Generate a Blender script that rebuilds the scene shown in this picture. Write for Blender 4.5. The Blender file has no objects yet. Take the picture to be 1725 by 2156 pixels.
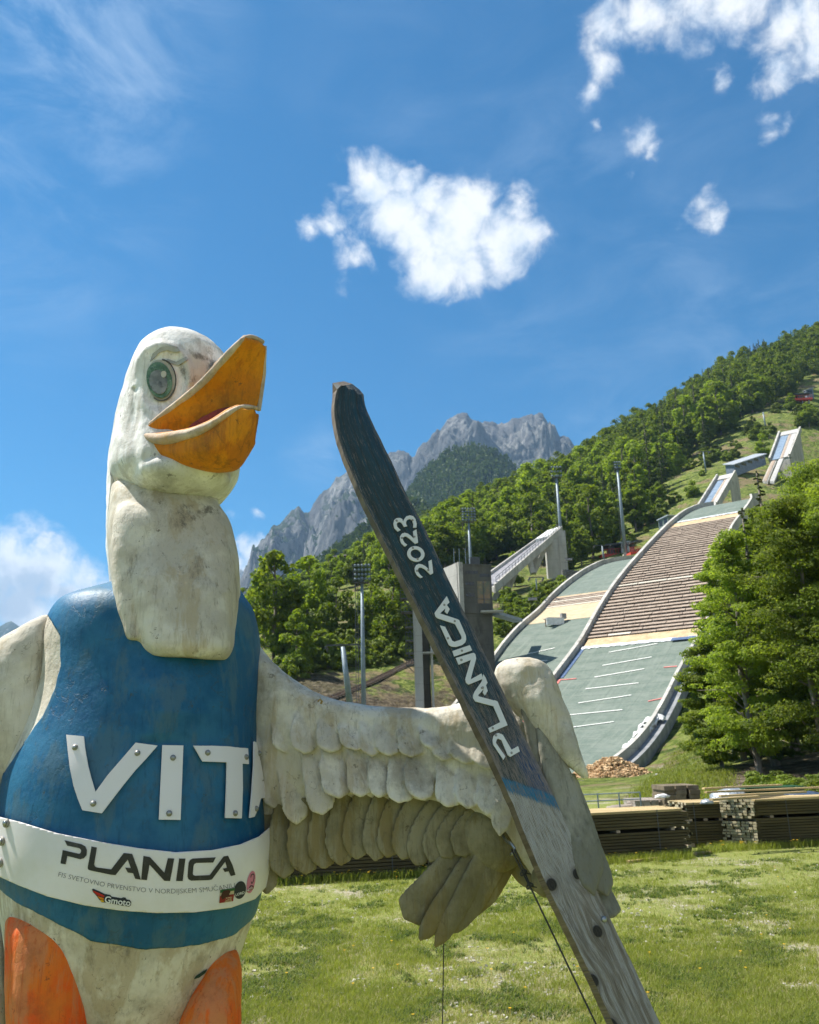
import bpy, bmesh, math, random
import numpy as np
from mathutils import Vector, Matrix, noise, geometry
from mathutils.bvhtree import BVHTree

SC = bpy.context.scene
COL = SC.collection
R = math.radians

# ------------------------------------------------------------------ camera
F = 1842.0                    # focal length measured on a 1725 x 2156 view of the place
CX, CY = 862.5, 1078.0
CAMH = 2.4
HAZE_DENSITY = 0.00008
PITCH, ROLL = R(15.37), R(-1.7)
cam_d = bpy.data.cameras.new('camera')
cam = bpy.data.objects.new('camera', cam_d)
COL.objects.link(cam)
cam_m = Matrix.Translation((0, 0, CAMH)) @ Matrix.Rotation(R(90) + PITCH, 4, 'X') @ Matrix.Rotation(ROLL, 4, 'Z')
cam.matrix_world = cam_m
cam_d.sensor_fit = 'HORIZONTAL'
cam_d.sensor_width = 36
cam_d.lens = 36 * F / 1725
cam_d.clip_start, cam_d.clip_end = 0.1, 30000
cam_d.dof.use_dof = True
cam_d.dof.focus_distance = 3.1
cam_d.dof.aperture_fstop = 11
SC.camera = cam
M3 = np.array(cam_m.to_3x3())
CP = np.array([0, 0, CAMH])

def ray(x, y):
    d = M3 @ np.array([(x - CX) / F, -(y - CY) / F, -1.0])
    return d / np.linalg.norm(d)
def U(x, y, Y):
    """point of the place seen at (x, y) that stands Y metres ahead of the viewer"""
    d = ray(x, y)
    return CP + d * (Y / d[1])
def proj(P):
    q = (np.asarray(P) - CP) @ M3
    return np.stack([CX + F * q[..., 0] / -q[..., 2], CY - F * q[..., 1] / -q[..., 2]], -1)

# ------------------------------------------------------------------ light and sky
SUN_EL, SUN_AZ = R(58), R(-72)          # azimuth from +Y towards +X
sdir = Vector((math.sin(SUN_AZ) * math.cos(SUN_EL), math.cos(SUN_AZ) * math.cos(SUN_EL), math.sin(SUN_EL)))
sun_d = bpy.data.lights.new('sun', 'SUN')
sun_d.energy, sun_d.angle, sun_d.color = 5.0, R(0.5), (1.0, 0.95, 0.86)
sun = bpy.data.objects.new('sun', sun_d)
sun.rotation_euler = sdir.to_track_quat('Z', 'Y').to_euler()
sun.location = (-20, 10, 60)
COL.objects.link(sun)

SC.view_settings.view_transform = 'Standard'
SC.view_settings.look = 'None'
SC.view_settings.exposure = 1.02
SC.view_settings.gamma = 1.0
SC.cycles.max_bounces = 6
SC.cycles.diffuse_bounces = 3
SC.cycles.transparent_max_bounces = 6
SC.cycles.volume_bounces = 0
SC.cycles.use_adaptive_sampling = True
SC.cycles.adaptive_threshold = 0.02
SC.cycles.use_denoising = True

world = bpy.data.worlds.new('World')
SC.world = world
world.use_nodes = True
wt = world.node_tree
wt.nodes.clear()
class NT:
    """tiny node tree writer"""
    def __init__(s, t): s.t = t
    def n(s, typ, **kw):
        nd = s.t.nodes.new(typ)
        ins = kw.pop('ins', {})
        for k, v in kw.items(): setattr(nd, k, v)
        for k, v in ins.items():
            if hasattr(v, 'is_output'): s.t.links.new(v, nd.inputs[k])
            else: nd.inputs[k].default_value = v
        return nd
    def math(s, op, a, b=0.0, c=None, clamp=False):
        nd = s.n('ShaderNodeMath', operation=op, use_clamp=clamp, ins={0: a, 1: b})
        if c is not None:
            if hasattr(c, 'is_output'): s.t.links.new(c, nd.inputs[2])
            else: nd.inputs[2].default_value = c
        return nd.outputs[0]
    def vmath(s, op, a, b=(0, 0, 0)):
        nd = s.n('ShaderNodeVectorMath', operation=op, ins={0: a, 1: b})
        return nd.outputs[1] if op in ('DISTANCE', 'DOT_PRODUCT', 'LENGTH') else nd.outputs[0]
    def noise(s, vec, scale, detail=6, rough=.55, dist=0, lac=2.0):
        nd = s.n('ShaderNodeTexNoise', ins={'Vector': vec, 'Scale': scale, 'Detail': detail, 'Roughness': rough, 'Distortion': dist, 'Lacunarity': lac})
        return nd.outputs['Fac']
    def ramp(s, fac, stops, interp='LINEAR'):
        nd = s.n('ShaderNodeValToRGB', ins={'Fac': fac})
        cr = nd.color_ramp
        cr.interpolation = interp
        while len(cr.elements) < len(stops): cr.elements.new(0.5)
        for e, (p, c) in zip(cr.elements, stops):
            e.position = p
            e.color = (c, c, c, 1) if isinstance(c, (int, float)) else (*c, 1)
        return nd.outputs['Color']
    def mix(s, fac, a, b, blend='MIX'):
        nd = s.n('ShaderNodeMix', data_type='RGBA', blend_type=blend)
        for i, v in ((0, fac), (6, a), (7, b)):
            if hasattr(v, 'is_output'): s.t.links.new(v, nd.inputs[i])
            elif i == 0: nd.inputs[i].default_value = v
            else: nd.inputs[i].default_value = (*v, 1)
        return nd.outputs[2]
    def smooth(s, v, a, b):
        nd = s.n('ShaderNodeMapRange', interpolation_type='SMOOTHSTEP', ins={'Value': v, 'From Min': a, 'From Max': b})
        return nd.outputs[0]
    def scale(s, vec, sc):
        return s.n('ShaderNodeMapping', ins={'Vector': vec, 'Scale': sc}).outputs[0]

w = NT(wt)
SKY_STRENGTH = 0.075
sky = w.n('ShaderNodeTexSky', sky_type='NISHITA', sun_disc=False, sun_elevation=SUN_EL, sun_rotation=SUN_AZ,
          altitude=900, air_density=1.0, dust_density=0.25, ozone_density=3.0)
gen = w.n('ShaderNodeTexCoord').outputs['Generated']
hsv = w.n('ShaderNodeHueSaturation', ins={'Hue': 0.497, 'Saturation': 1.12, 'Value': 1.0, 'Color': sky.outputs[0]}).outputs[0]
hsv = w.mix(1.0, hsv, (0.03, 0.66, 0.86), 'MULTIPLY')
warp = w.n('ShaderNodeTexNoise', ins={'Vector': gen, 'Scale': 22.0, 'Detail': 5.0, 'Roughness': .6})
wv = w.vmath('SCALE', w.vmath('SUBTRACT', warp.outputs['Color'], (.5, .5, .5)))
wv.node.inputs['Scale'].default_value = 0.05
gw = w.vmath('ADD', gen, wv)
def blobs(lst, amp=1.0):
    acc = None
    for (x, y, r, k) in lst:
        d = tuple(ray(x, y))
        dist = w.vmath('DISTANCE', gw, d)
        off = math.hypot(x - CX, y - CY) / F
        rr = r / F / (1 + off * off) * 1.1
        v = w.n('ShaderNodeMapRange', ins={'Value': dist, 'From Min': rr, 'From Max': 0.0, 'To Min': 0.0, 'To Max': k}).outputs[0]
        acc = v if acc is None else w.math('MAXIMUM', acc, v)
    return acc
cum = blobs([(790, 385, 95, .9), (830, 440, 110, 1), (880, 490, 115, 1), (905, 560, 85, .8), (960, 490, 140, 1), (1000, 425, 90, .95), (900, 425, 85, .95), (850, 390, 70, .9), (930, 560, 95, .9), (1090, 440, 70, .8), (1060, 500, 120, 1),
             (1110, 500, 70, .75), (980, 560, 85, .8), (690, 470, 62, .72), (645, 488, 46, .66), (725, 505, 50, .56), (745, 540, 66, .62), (742, 600, 50, .46), (715, 400, 40, .4), (770, 360, 40, .5),
             (1290, 60, 120, .66), (1350, 20, 140, .78), (1450, 0, 140, .72), (1560, 10, 150, .85), (1640, 60, 130, .85), (1640, 150, 90, .8), (1720, 40, 110, .75), (1700, 160, 60, .5),
             (1280, 140, 75, .6), (1250, 195, 50, .5), (1268, 262, 26, .5), (1345, 295, 60, .46), (1375, 312, 36, .46), (1325, 370, 24, .52), (1620, 275, 60, .50), (1660, 262, 45, .48),
             (1480, 432, 60, .68), (1505, 445, 42, .58), (1430, 470, 34, .36), (1505, 170, 50, .4), (1760, 90, 150, .8),
             (40, 1200, 150, 1), (100, 1205, 130, 1), (160, 1215, 80, .9), (205, 1238, 42, .9), (30, 1158, 48, 1), (85, 1150, 42, 1), (130, 1180, 48, 1), (178, 1212, 42, 1), (150, 1250, 90, .85), (190, 1262, 50, .7), (-30, 1180, 100, .9), (60, 1290, 130, 1), (-60, 1280, 150, 1), (20, 1155, 50, .6),
             (530, 1160, 44, .8), (545, 1200, 36, .8), (500, 1180, 40, .7), (545, 1090, 26, .5), (478, 1085, 26, .4)])
fb = w.noise(gen, 24.0, 10, .60, .35)
fb2 = w.noise(gen, 7.0, 5, .6)
dens = w.math('ADD', cum, w.math('MULTIPLY_ADD', fb, 1.25, -0.58))
mask = w.smooth(dens, 0.20, 0.82)
mask = w.math('MULTIPLY', mask, w.smooth(cum, 0.02, 0.22))
shade = w.noise(w.vmath('ADD', gen, (0.006, 0.0, 0.022)), 30.0, 5, .6)
cshade = w.smooth(w.math('ADD', w.math('MULTIPLY', shade, 1.0), w.math('MULTIPLY', dens, .22)), .38, .80)
# grey undersides of the low cumulus
low = blobs([(70, 1235, 85, 1), (0, 1265, 120, 1), (130, 1260, 60, .8), (180, 1275, 55, .6)])
ccol = w.mix(cshade, (.33, .39, .47), (.53, .535, .54))
ccol = w.mix(w.math('MULTIPLY', w.smooth(w.math('ADD', low, w.math('MULTIPLY_ADD', fb, .8, -.4)), .25, .8), .75), ccol, (.19, .235, .30))
# thin cirrus streaks
cv = w.scale(gen, (2.2, 1.0, 5.0))
cir = w.noise(cv, 3.2, 7, .62, .6)
cblob = blobs([(90, 90, 520, 1), (120, 420, 330, .42), (0, 250, 320, .7), (330, 40, 260, .5), (90, 600, 260, .35), (680, 980, 90, .55), (1200, 330, 420, .30), (1500, 620, 520, .34), (1250, 850, 330, .32), (870, 180, 360, .2), (1100, 720, 260, .22)])
cm = w.math('MULTIPLY', w.smooth(cir, .36, .78), w.math('MULTIPLY', cblob, .66), clamp=True)
skyc = w.mix(cm, w.vmath('SCALE', hsv), (.34, .42, .52))
skyc.node.inputs[6].links[0].from_node.inputs['Scale'].default_value = SKY_STRENGTH
# unseen broken cloud added behind the viewer as neutral fill light
gy_ = w.n('ShaderNodeSeparateXYZ', ins={0: gen}).outputs[1]
bk = w.math('MULTIPLY', w.smooth(gy_, -.05, -.45), w.smooth(w.noise(gen, 3.0, 7, .6), .42, .56))
fin = w.mix(bk, w.mix(mask, skyc, ccol), (.37, .36, .36))
bg = w.n('ShaderNodeBackground', ins={'Color': fin, 'Strength': 1.0})
out = w.n('ShaderNodeOutputWorld')
wt.links.new(bg.outputs[0], out.inputs[0])

# ------------------------------------------------------------------ object helpers
def tag(o, label=None, cat=None, group=None, kind=None):
    if label: o['label'] = label
    if cat: o['category'] = cat
    if group: o['group'] = group
    if kind: o['kind'] = kind
    return o
def root_loc(o):
    while o.parent: o = o.parent
    return np.array(o.location)
def empty(name, loc, label=None, cat=None, group=None):
    o = bpy.data.objects.new(name, None)
    o.location = tuple(map(float, loc))
    o.empty_display_size = .2
    COL.objects.link(o)
    return tag(o, label, cat, group)
def mesh_from(name, V, Fc):
    me = bpy.data.meshes.new(name)
    V = np.asarray(V, dtype=np.float64)
    if isinstance(Fc, np.ndarray) and Fc.ndim == 2:
        n, k = Fc.shape
        me.vertices.add(len(V)); me.vertices.foreach_set('co', V.astype(np.float32).ravel())
        me.loops.add(n * k); me.loops.foreach_set('vertex_index', Fc.astype(np.int32).ravel())
        me.polygons.add(n); me.polygons.foreach_set('loop_start', np.arange(0, n * k, k, dtype=np.int32))
        me.update(calc_edges=True)
    else:
        me.from_pydata([tuple(v) for v in V], [], [tuple(int(i) for i in f) for f in Fc])
    return me
def obj(name, V, Fc, mat, parent=None, smooth=False, world=True):
    """one mesh object; V given in world coordinates (world=True) or already local"""
    V = np.asarray(V, dtype=np.float64)
    if parent is not None and world: V = V - root_loc(parent)
    me = mesh_from(name, V, Fc)
    if mat: me.materials.append(mat)
    if smooth: me.polygons.foreach_set('use_smooth', np.ones(len(me.polygons), dtype=bool))
    o = bpy.data.objects.new(name, me)
    COL.objects.link(o)
    if parent is not None: o.parent = parent
    return o
class MB:
    """collects simple solids into one mesh"""
    def __init__(s): s.V = []; s.F = []; s.n = 0
    def add(s, V, Fc):
        V = np.asarray(V, float)
        s.V.append(V); s.F += [tuple(int(i) + s.n for i in f) for f in Fc]; s.n += len(V)
    def box(s, c, size, rot=None):
        x, y, z = [q / 2 for q in size]
        V = np.array([[a * x, b * y, d * z] for d in (-1, 1) for b in (-1, 1) for a in (-1, 1)])
        if rot is not None:
            V = V @ (np.array(rot).T if not isinstance(rot, (int, float)) else np.array(Matrix.Rotation(rot, 3, 'Z')).T)
        s.add(V + np.array(c), [(0, 2, 3, 1), (4, 5, 7, 6), (0, 1, 5, 4), (2, 6, 7, 3), (0, 4, 6, 2), (1, 3, 7, 5)])
    def hexa(s, P):
        """8 corners: bottom 4 round, top 4 round"""
        s.add(P, [(3, 2, 1, 0), (4, 5, 6, 7), (0, 1, 5, 4), (1, 2, 6, 5), (2, 3, 7, 6), (3, 0, 4, 7)])
    def tube(s, pts, r, n=8, cap=True):
        pts = [np.asarray(p, float) for p in pts]
        rs = r if hasattr(r, '__len__') else [r] * len(pts)
        V = []
        for i, p in enumerate(pts):
            t = pts[min(i + 1, len(pts) - 1)] - pts[max(i - 1, 0)]
            t = t / (np.linalg.norm(t) + 1e-9)
            a = np.cross(t, [0, 0, 1.0])
            if np.linalg.norm(a) < .05: a = np.cross(t, [1.0, 0, 0])
            a /= np.linalg.norm(a); b = np.cross(t, a)
            for k in range(n):
                an = 2 * math.pi * k / n
                V.append(p + rs[i] * (math.cos(an) * a + math.sin(an) * b))
        Fc = []
        for i in range(len(pts) - 1):
            for k in range(n):
                k2 = (k + 1) % n
                Fc.append((i * n + k, i * n + k2, (i + 1) * n + k2, (i + 1) * n + k))
        if cap:
            Fc.append(tuple(range(n - 1, -1, -1))); Fc.append(tuple((len(pts) - 1) * n + k for k in range(n)))
        s.add(V, Fc)
    def beam(s, a, b, wd, ht, up=(0, 0, 1)):
        a, b = np.asarray(a, float), np.asarray(b, float)
        t = b - a; t /= np.linalg.norm(t)
        sd = np.cross(t, up); sd /= np.linalg.norm(sd); u = np.cross(sd, t)
        P = [p + i * sd * wd / 2 + j * u * ht / 2 for p in (a, b) for i, j in ((-1, -1), (1, -1), (1, 1), (-1, 1))]
        s.hexa(P)
    def strip(s, A, B):
        """quad strip between two polylines"""
        n = len(A)
        s.add(list(A) + list(B), [(i, i + 1, n + i + 1, n + i) for i in range(n - 1)])
    def build(s, name, mat, parent=None, smooth=False, world=True):
        return obj(name, np.concatenate(s.V), s.F, mat, parent, smooth, world)
def children(o): return [c for c in bpy.data.objects if c.parent == o]
def tree_of(o): return (o, [tree_of(c) for c in children(o)])
def copy_tree(t, parent=None):
    o, ch = t
    c = o.copy(); COL.objects.link(c)
    if parent is not None: c.parent = parent
    for x in ch: copy_tree(x, c)
    return c

# ------------------------------------------------------------------ materials
MATS = {}
def P(name, col, rough=.8, metal=0.0, spec=.3):
    m = bpy.data.materials.new(name); m.use_nodes = True
    b = m.node_tree.nodes['Principled BSDF']
    b.inputs['Base Color'].default_value = (*col, 1)
    b.inputs['Roughness'].default_value = rough
    b.inputs['Metallic'].default_value = metal
    b.inputs['Specular IOR Level'].default_value = spec
    return m, NT(m.node_tree), b
def link(nt, a, b): nt.t.links.new(a, b)
def bump(nt, b, h, strength=.4, dist=.01, normal=None):
    bn = nt.n('ShaderNodeBump', ins={'Height': h, 'Strength': strength, 'Distance': dist})
    if normal is not None: link(nt, normal, bn.inputs['Normal'])
    link(nt, bn.outputs[0], b.inputs['Normal'])
    return bn.outputs[0]
def noisy(name, c1, c2, scale=4, c3=None, rough=.8, metal=0, bumps=0, bscale=30, bdist=.01, stretch=(1, 1, 1), detail=6, spec=.3, coord='Object', lo=.35, hi=.65):
    m, nt, b = P(name, c1, rough, metal, spec)
    co = nt.n('ShaderNodeTexCoord').outputs[coord]
    v = nt.scale(co, stretch)
    f = nt.noise(v, scale, detail, .6)
    c = nt.mix(nt.smooth(f, lo, hi), c1, c2)
    if c3:
        f3 = nt.noise(nt.vmath('ADD', v, (7.3, 1.7, 4.1)), scale * 2.7, detail, .65)
        c = nt.mix(nt.smooth(f3, .54, .72), c, c3)
    link(nt, c, b.inputs['Base Color'])
    if bumps: bump(nt, b, nt.noise(v, bscale, 6, .6), bumps, bdist)
    return m
# ================================================================== TERRAIN
def O(x, y, Y): return U(x / 1.89971, y / 1.89971, Y)     # same, from full-size photo pixels
def tps_fit(P, z, lam=0.5):
    n = len(P); d = np.linalg.norm(P[:, None] - P[None], axis=2)
    K = np.where(d > 0, d * d * np.log(d + 1e-9), 0) + lam * np.eye(n) * 100
    A = np.zeros((n + 3, n + 3)); A[:n, :n] = K; A[:n, n] = 1; A[:n, n + 1:] = P; A[n, :n] = 1; A[n + 1:, :n] = P.T
    return np.linalg.solve(A, np.concatenate([z, np.zeros(3)]))
def tps_eval(wt_, P, Q):
    out_ = np.zeros(len(Q))
    for i in range(0, len(Q), 20000):
        q = Q[i:i + 20000]
        d = np.linalg.norm(q[:, None] - P[None], axis=2)
        K = np.where(d > 0, d * d * np.log(d + 1e-9), 0)
        n = len(P)
        out_[i:i + 20000] = K @ wt_[:n] + wt_[n] + q @ wt_[n + 1:]
    return out_

# large jump landing: left edge (x, y on the photo, distance)
LBIG = [(1750, 3100, 92), (1880, 3040, 97), (2000, 2960, 102), (2110, 2860, 108), (2215, 2736, 115), (2331, 2581, 124), (2395, 2461, 131), (2459, 2358, 137), (2523, 2277, 143),
        (2602, 2189, 150), (2666, 2122, 157), (2698, 2092, 161), (2746, 2054, 168), (2802, 2030, 176), (2858, 2021, 184)]
RBIG = [(2330, 3175), (2411, 3115), (2491, 3044), (2563, 2964), (2618, 2892), (2666, 2812), (2698, 2716), (2730, 2652), (2758, 2600), (2826, 2540), (2865, 2400), (2890, 2221), (2920, 2120), (2960, 2062), (3010, 2040)]
LSML = [(1640, 3030, 98), (1740, 2940, 106), (1820, 2850, 113), (1890, 2765, 120), (1960, 2676, 127), (2020, 2589, 133), (2084, 2517, 139), (2163, 2453, 146), (2219, 2389, 151), (2283, 2333, 157),
        (2347, 2289, 163), (2411, 2257, 170), (2475, 2243, 178), (2539, 2237, 186)]
def densify(L, n):
    L = np.array([O(*p) for p in L]); s = np.concatenate([[0], np.cumsum(np.linalg.norm(np.diff(L, axis=0), axis=1))])
    t = np.linspace(0, s[-1], n)
    out_ = np.stack([np.interp(t, s, L[:, k]) for k in range(3)], 1)
    for _ in range(6): out_[1:-1] = (out_[:-2] + 2 * out_[1:-1] + out_[2:]) / 4
    return out_
NB = 90
Lb = densify(LBIG, NB)
hd = Lb[-1] - Lb[0]; hd[2] = 0; hd /= np.linalg.norm(hd)
CR = np.array([hd[1], -hd[0], 0])                    # across the landing, to the right
Rp = np.array(RBIG) / 1.89971
wid = []
for p in Lb:
    best = None
    for wv_ in np.arange(4, 34, .25):
        q = proj(p + CR * wv_)
        # distance to polyline
        d = 1e9
        for a, b in zip(Rp[:-1], Rp[1:]):
            t = np.clip(np.dot(q - a, b - a) / np.dot(b - a, b - a), 0, 1)
            d = min(d, np.linalg.norm(q - a - t * (b - a)))
        if best is None or d < best[0]: best = (d, wv_)
    wid.append(best[1])
wid = np.array(wid)
k = np.ones(15) / 15
wid = np.convolve(np.pad(wid, 7, mode='edge'), k, 'valid')
wid = np.clip(wid, 9, 26)
Rb = Lb + CR * wid[:, None]
Ls = densify(LSML, NB)
def to_big(p):
    t = (Lb - p) @ hd; i = int(np.argmin(np.abs(t))); return float((Lb[i] - p) @ CR)
ws_ = np.array([min(w0, max(3.0, to_big(p) - .7)) for p, w0 in zip(Ls, np.linspace(17, 12, NB))])
ws_ = np.convolve(np.pad(ws_, 3, mode='edge'), np.ones(7) / 7, 'valid')
Rs = Ls + CR * ws_[:, None]
print('small widths', ws_[::10], 'big', wid[::10])

ctrl = []
def cD(x, y, Y, dz=0):
    p = U(x, y, Y); ctrl.append((p[0], p[1], p[2] + dz))
for i in range(0, NB, 8):
    ctrl.append(tuple(Rb[i] + CR * 3 - [0, 0, .9]))
    ctrl.append(tuple((Lb[i] + Rb[i]) / 2 - [0, 0, 2.4]))
    ctrl.append(tuple(Ls[i] - CR * 2 - [0, 0, 1.5]))
    if i < 70: ctrl.append(tuple((Ls[i] + Rs[i]) / 2 - [0, 0, 2.6]))
for x in (-60, -30, 0, 30, 60):
    for y in (-20, 0, 12, 22, 32): ctrl.append((x, y, 0.0))
for x in (-60, -20, 5): ctrl.append((x, 55, 0.5))
ctrl += [(22, 45, 0.1), (12, 60, 0.2), (25, 75, 0.4), (-200, 0, 0), (-200, 100, 0), (200, -20, 8), (-120, 200, 2), (-300, 300, 10), (120, -100, 0), (-120, -100, 0), (0, -100, 0)]
# left slope
cD(890, 1445, 112); cD(760, 1480, 100); cD(640, 1470, 104); cD(980, 1480, 95); cD(600, 1385, 128); cD(720, 1400, 128); cD(700, 1330, 150); cD(800, 1330, 146)
cD(1000, 1372, 122); cD(1040, 1330, 138); cD(560, 1310, 165); cD(640, 1300, 172); cD(830, 1270, 172); cD(940, 1220, 205); cD(1040, 1262, 165); cD(1100, 1245, 178); cD(1185, 1225, 192)
cD(420, 1420, 150); cD(300, 1500, 140); cD(100, 1560, 150); cD(500, 1370, 190)
# middle and right clearing
cD(1270, 1185, 212); cD(1330, 1170, 218); cD(1400, 1085, 232); cD(1330, 1130, 250); cD(1470, 1010, 262); cD(1420, 1000, 285); cD(1500, 985, 270); cD(1560, 985, 262); cD(1620, 1010, 270)
cD(1560, 900, 335); cD(1600, 870, 365); cD(1690, 850, 372); cD(1715, 900, 330); cD(1725, 820, 400); cD(1650, 930, 318); cD(1800, 900, 380); cD(1800, 1000, 300)
# under the forest up to the skyline (ground below the crowns)
SKYL = [(400, 1330, 300), (520, 1300, 300), (600, 1262, 330), (700, 1222, 360), (800, 1168, 390), (900, 1112, 420), (1010, 1060, 440), (1110, 1030, 450), (1200, 995, 460),
        (1300, 925, 480), (1400, 875, 500), (1500, 815, 520), (1620, 755, 540), (1725, 722, 560), (1900, 640, 590)]
for (x, y, Y) in SKYL:
    cD(x, y, Y)
    p = U(x, y, Y); ctrl.append((p[0] * 1.25, p[1] * 1.25, p[2] * .97)); ctrl.append((p[0] * 1.6, p[1] * 1.6, p[2] * .75))
for (x, y, Y) in [(650, 1260, 240), (800, 1220, 260), (960, 1160, 290), (1080, 1120, 300), (1200, 1120, 300), (1300, 1060, 330), (1420, 960, 370), (1540, 870, 410), (1660, 790, 460)]: cD(x, y, Y)
# bank under the trees on the right
cD(1500, 1665, 42); cD(1600, 1655, 44); cD(1725, 1650, 44); cD(1560, 1630, 50); cD(1660, 1600, 52); cD(1500, 1610, 66); cD(1725, 1560, 56); cD(1850, 1480, 60); cD(1600, 1500, 85); cD(1480, 1560, 84)
cD(1700, 1400, 100); cD(1620, 1300, 125); cD(1800, 1200, 150); cD(1600, 1150, 170); cD(1420, 1600, 78); cD(1350, 1660, 60); cD(1440, 1680, 46); cD(1700, 1180, 200)
ctrl = np.array(ctrl)
CS = ctrl[:, :2] / 100
tw = tps_fit(CS, ctrl[:, 2], lam=.0004)
FLAT_Y = 30.0
def fbm(x, y, s, o=4):
    return noise.fractal(Vector((x * s, y * s, 3.1)), 1.0, 2.0, o)
def ground_z(Q):
    Q = np.atleast_2d(np.asarray(Q, float))
    z = tps_eval(tw, CS, Q / 100)
    # flat meadow in front
    d = Q[:, 1] + 0.12 * np.abs(Q[:, 0])
    k = np.clip((d - FLAT_Y) / 18, 0, 1); k = k * k * (3 - 2 * k)
    far = np.clip((np.hypot(Q[:, 0], Q[:, 1]) - 60) / 60, 0, 1)
    nz = np.array([fbm(a, b, .035) for a, b in Q]) * 1.6 + np.array([fbm(a, b, .15, 3) for a, b in Q]) * .35
    return np.maximum(z * k + nz * far * .8, -.3 * far)
def gz(x, y): return float(ground_z([(x, y)])[0])

gx = np.concatenate([np.arange(-420, -120, 10), np.arange(-120, 220, 2.5), np.arange(220, 700, 6)])
gy = np.concatenate([np.arange(-120, 0, 10), np.arange(0, 300, 2.5), np.arange(300, 640, 5), np.arange(640, 960, 12)])
GX, GY = np.meshgrid(gx, gy)
Q = np.stack([GX.ravel(), GY.ravel()], 1)
GZ = ground_z(Q)
nx, ny = len(gx), len(gy)
idx = np.arange(nx * ny).reshape(ny, nx)
quads = np.stack([idx[:-1, :-1].ravel(), idx[:-1, 1:].ravel(), idx[1:, 1:].ravel(), idx[1:, :-1].ravel()], 1)
# lower the ground under the jumps so it never cuts through the mats
from bisect import bisect
def under(L, Rr, Vv):
    A = L[:, :2]; B = Rr[:, :2]
    mid = (A + B) / 2
    for j in range(len(Vv)):
        q = Vv[j, :2]
        if not (60 < q[1] < 200): continue
        d = np.sum((mid - q) ** 2, 1); i = int(np.argmin(d))
        half = np.linalg.norm(B[i] - A[i]) / 2
        if abs(np.dot(q - mid[i], CR[:2])) < half + 1.6 and abs(np.dot(q - mid[i], hd[:2])) < 4:
            Vv[j, 2] = min(Vv[j, 2], L[i, 2] - 1.3)
GV = np.stack([GX.ravel(), GY.ravel(), GZ], 1)
under(Lb, Rb, GV); under(Ls, Rs, GV)
from bisect import bisect_right
BV = BVHTree.FromPolygons([tuple(v) for v in GV], [tuple(int(i) for i in q) for q in quads])
def gz(x, y):
    h = BV.ray_cast(Vector((x, y, 900)), Vector((0, 0, -1)))
    return h[0].z if h[0] is not None else 0.0
def hit(x, y):
    """first ground point seen at (x, y)"""
    h = BV.ray_cast(Vector(CP), Vector(ray(x, y)))
    return None if h[0] is None else np.array(h[0])

# ground material: meadow with gravel showing through, coarser clearing higher up, bare soil patches
m, nt, b = P('meadow_soil', (.1, .1, .03), .95, spec=.1)
co = nt.n('ShaderNodeTexCoord').outputs['Object']
n1 = nt.noise(co, .55, 8, .62); n2 = nt.noise(co, 6.0, 8, .7); n3 = nt.noise(co, .06, 6, .6); n4 = nt.noise(co, 45., 4, .6)
grass = nt.mix(nt.smooth(n2, .35, .65), (.10, .145, .020), (.20, .23, .055))
grass = nt.mix(nt.smooth(n4, .45, .7), grass, (.30, .27, .12))
gravel = nt.mix(nt.smooth(n4, .35, .65), (.24, .21, .16), (.46, .42, .34))
near = nt.mix(nt.smooth(nt.math('ADD', nt.math('MULTIPLY', n1, .6), nt.math('MULTIPLY', nt.noise(co, 14., 6, .75), .45)), .545, .62), grass, gravel)
nslope = nt.noise(co, .9, 8, .72)
slope = nt.mix(nt.smooth(nslope, .40, .60), (.085, .130, .020), (.23, .26, .070))
slope = nt.mix(nt.math('MULTIPLY', nt.smooth(nt.noise(co, .10, 8, .72), .50, .58), .85), slope, (.24, .18, .11))
slope = nt.mix(nt.smooth(nt.noise(nt.vmath('ADD', co, (31., 5., 2.)), .5, 7, .75), .60, .68), slope, (.36, .32, .26))
slope = nt.mix(nt.smooth(nt.noise(nt.vmath('ADD', co, (3., 55., 2.)), .28, 9, .78), .53, .60), slope, (.055, .085, .022))
yel = nt.smooth(nt.noise(co, 1.6, 6, .7), .58, .7)
sep = nt.n('ShaderNodeSeparateXYZ', ins={0: co})
kk = nt.smooth(sep.outputs[1], 34., 60.)
c = nt.mix(kk, near, slope)
soil = nt.mix(nt.smooth(nt.noise(co, 1.2, 8, .75), .4, .62), (.055, .042, .028), (.17, .14, .10))
for (qx, qy, qY, rad) in ((1545, 1645, 44, 6.0), (1600, 1640, 47, 6.0), (1660, 1640, 50, 7.0), (900, 1450, 108, 16.0), (640, 1440, 112, 14.0), (980, 1470, 96, 12.0)):
    pc = U(qx, qy, qY); dq = nt.vmath('DISTANCE', nt.scale(co, (1, 1, 0)), (float(pc[0]), float(pc[1]), 0.0))
    kx = nt.smooth(nt.math('ADD', nt.math('DIVIDE', dq, rad), nt.math('MULTIPLY_ADD', nt.noise(co, .35, 6, .7), 2.2, -1.1)), 1.0, .55)
    c = nt.mix(nt.math('MULTIPLY', kx, .9), c, soil)
link(nt, c, b.inputs['Base Color'])
nb_g = bump(nt, b, nt.noise(co, 9., 8, .7), .6, .06); bump(nt, b, nt.math('MULTIPLY', nt.noise(co, .8, 6, .7), kk), 1.0, 1.2, nb_g)
GROUND = m
ground = obj('ground', GV, quads, GROUND, smooth=True)
tag(ground, kind='structure')
far_ground = obj('valley_floor', [(-9000, -3000, -1.2), (9000, -3000, -1.2), (9000, 12000, -1.2), (-9000, 12000, -1.2)], [(0, 1, 2, 3)], GROUND)
tag(far_ground, kind='structure')

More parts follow.
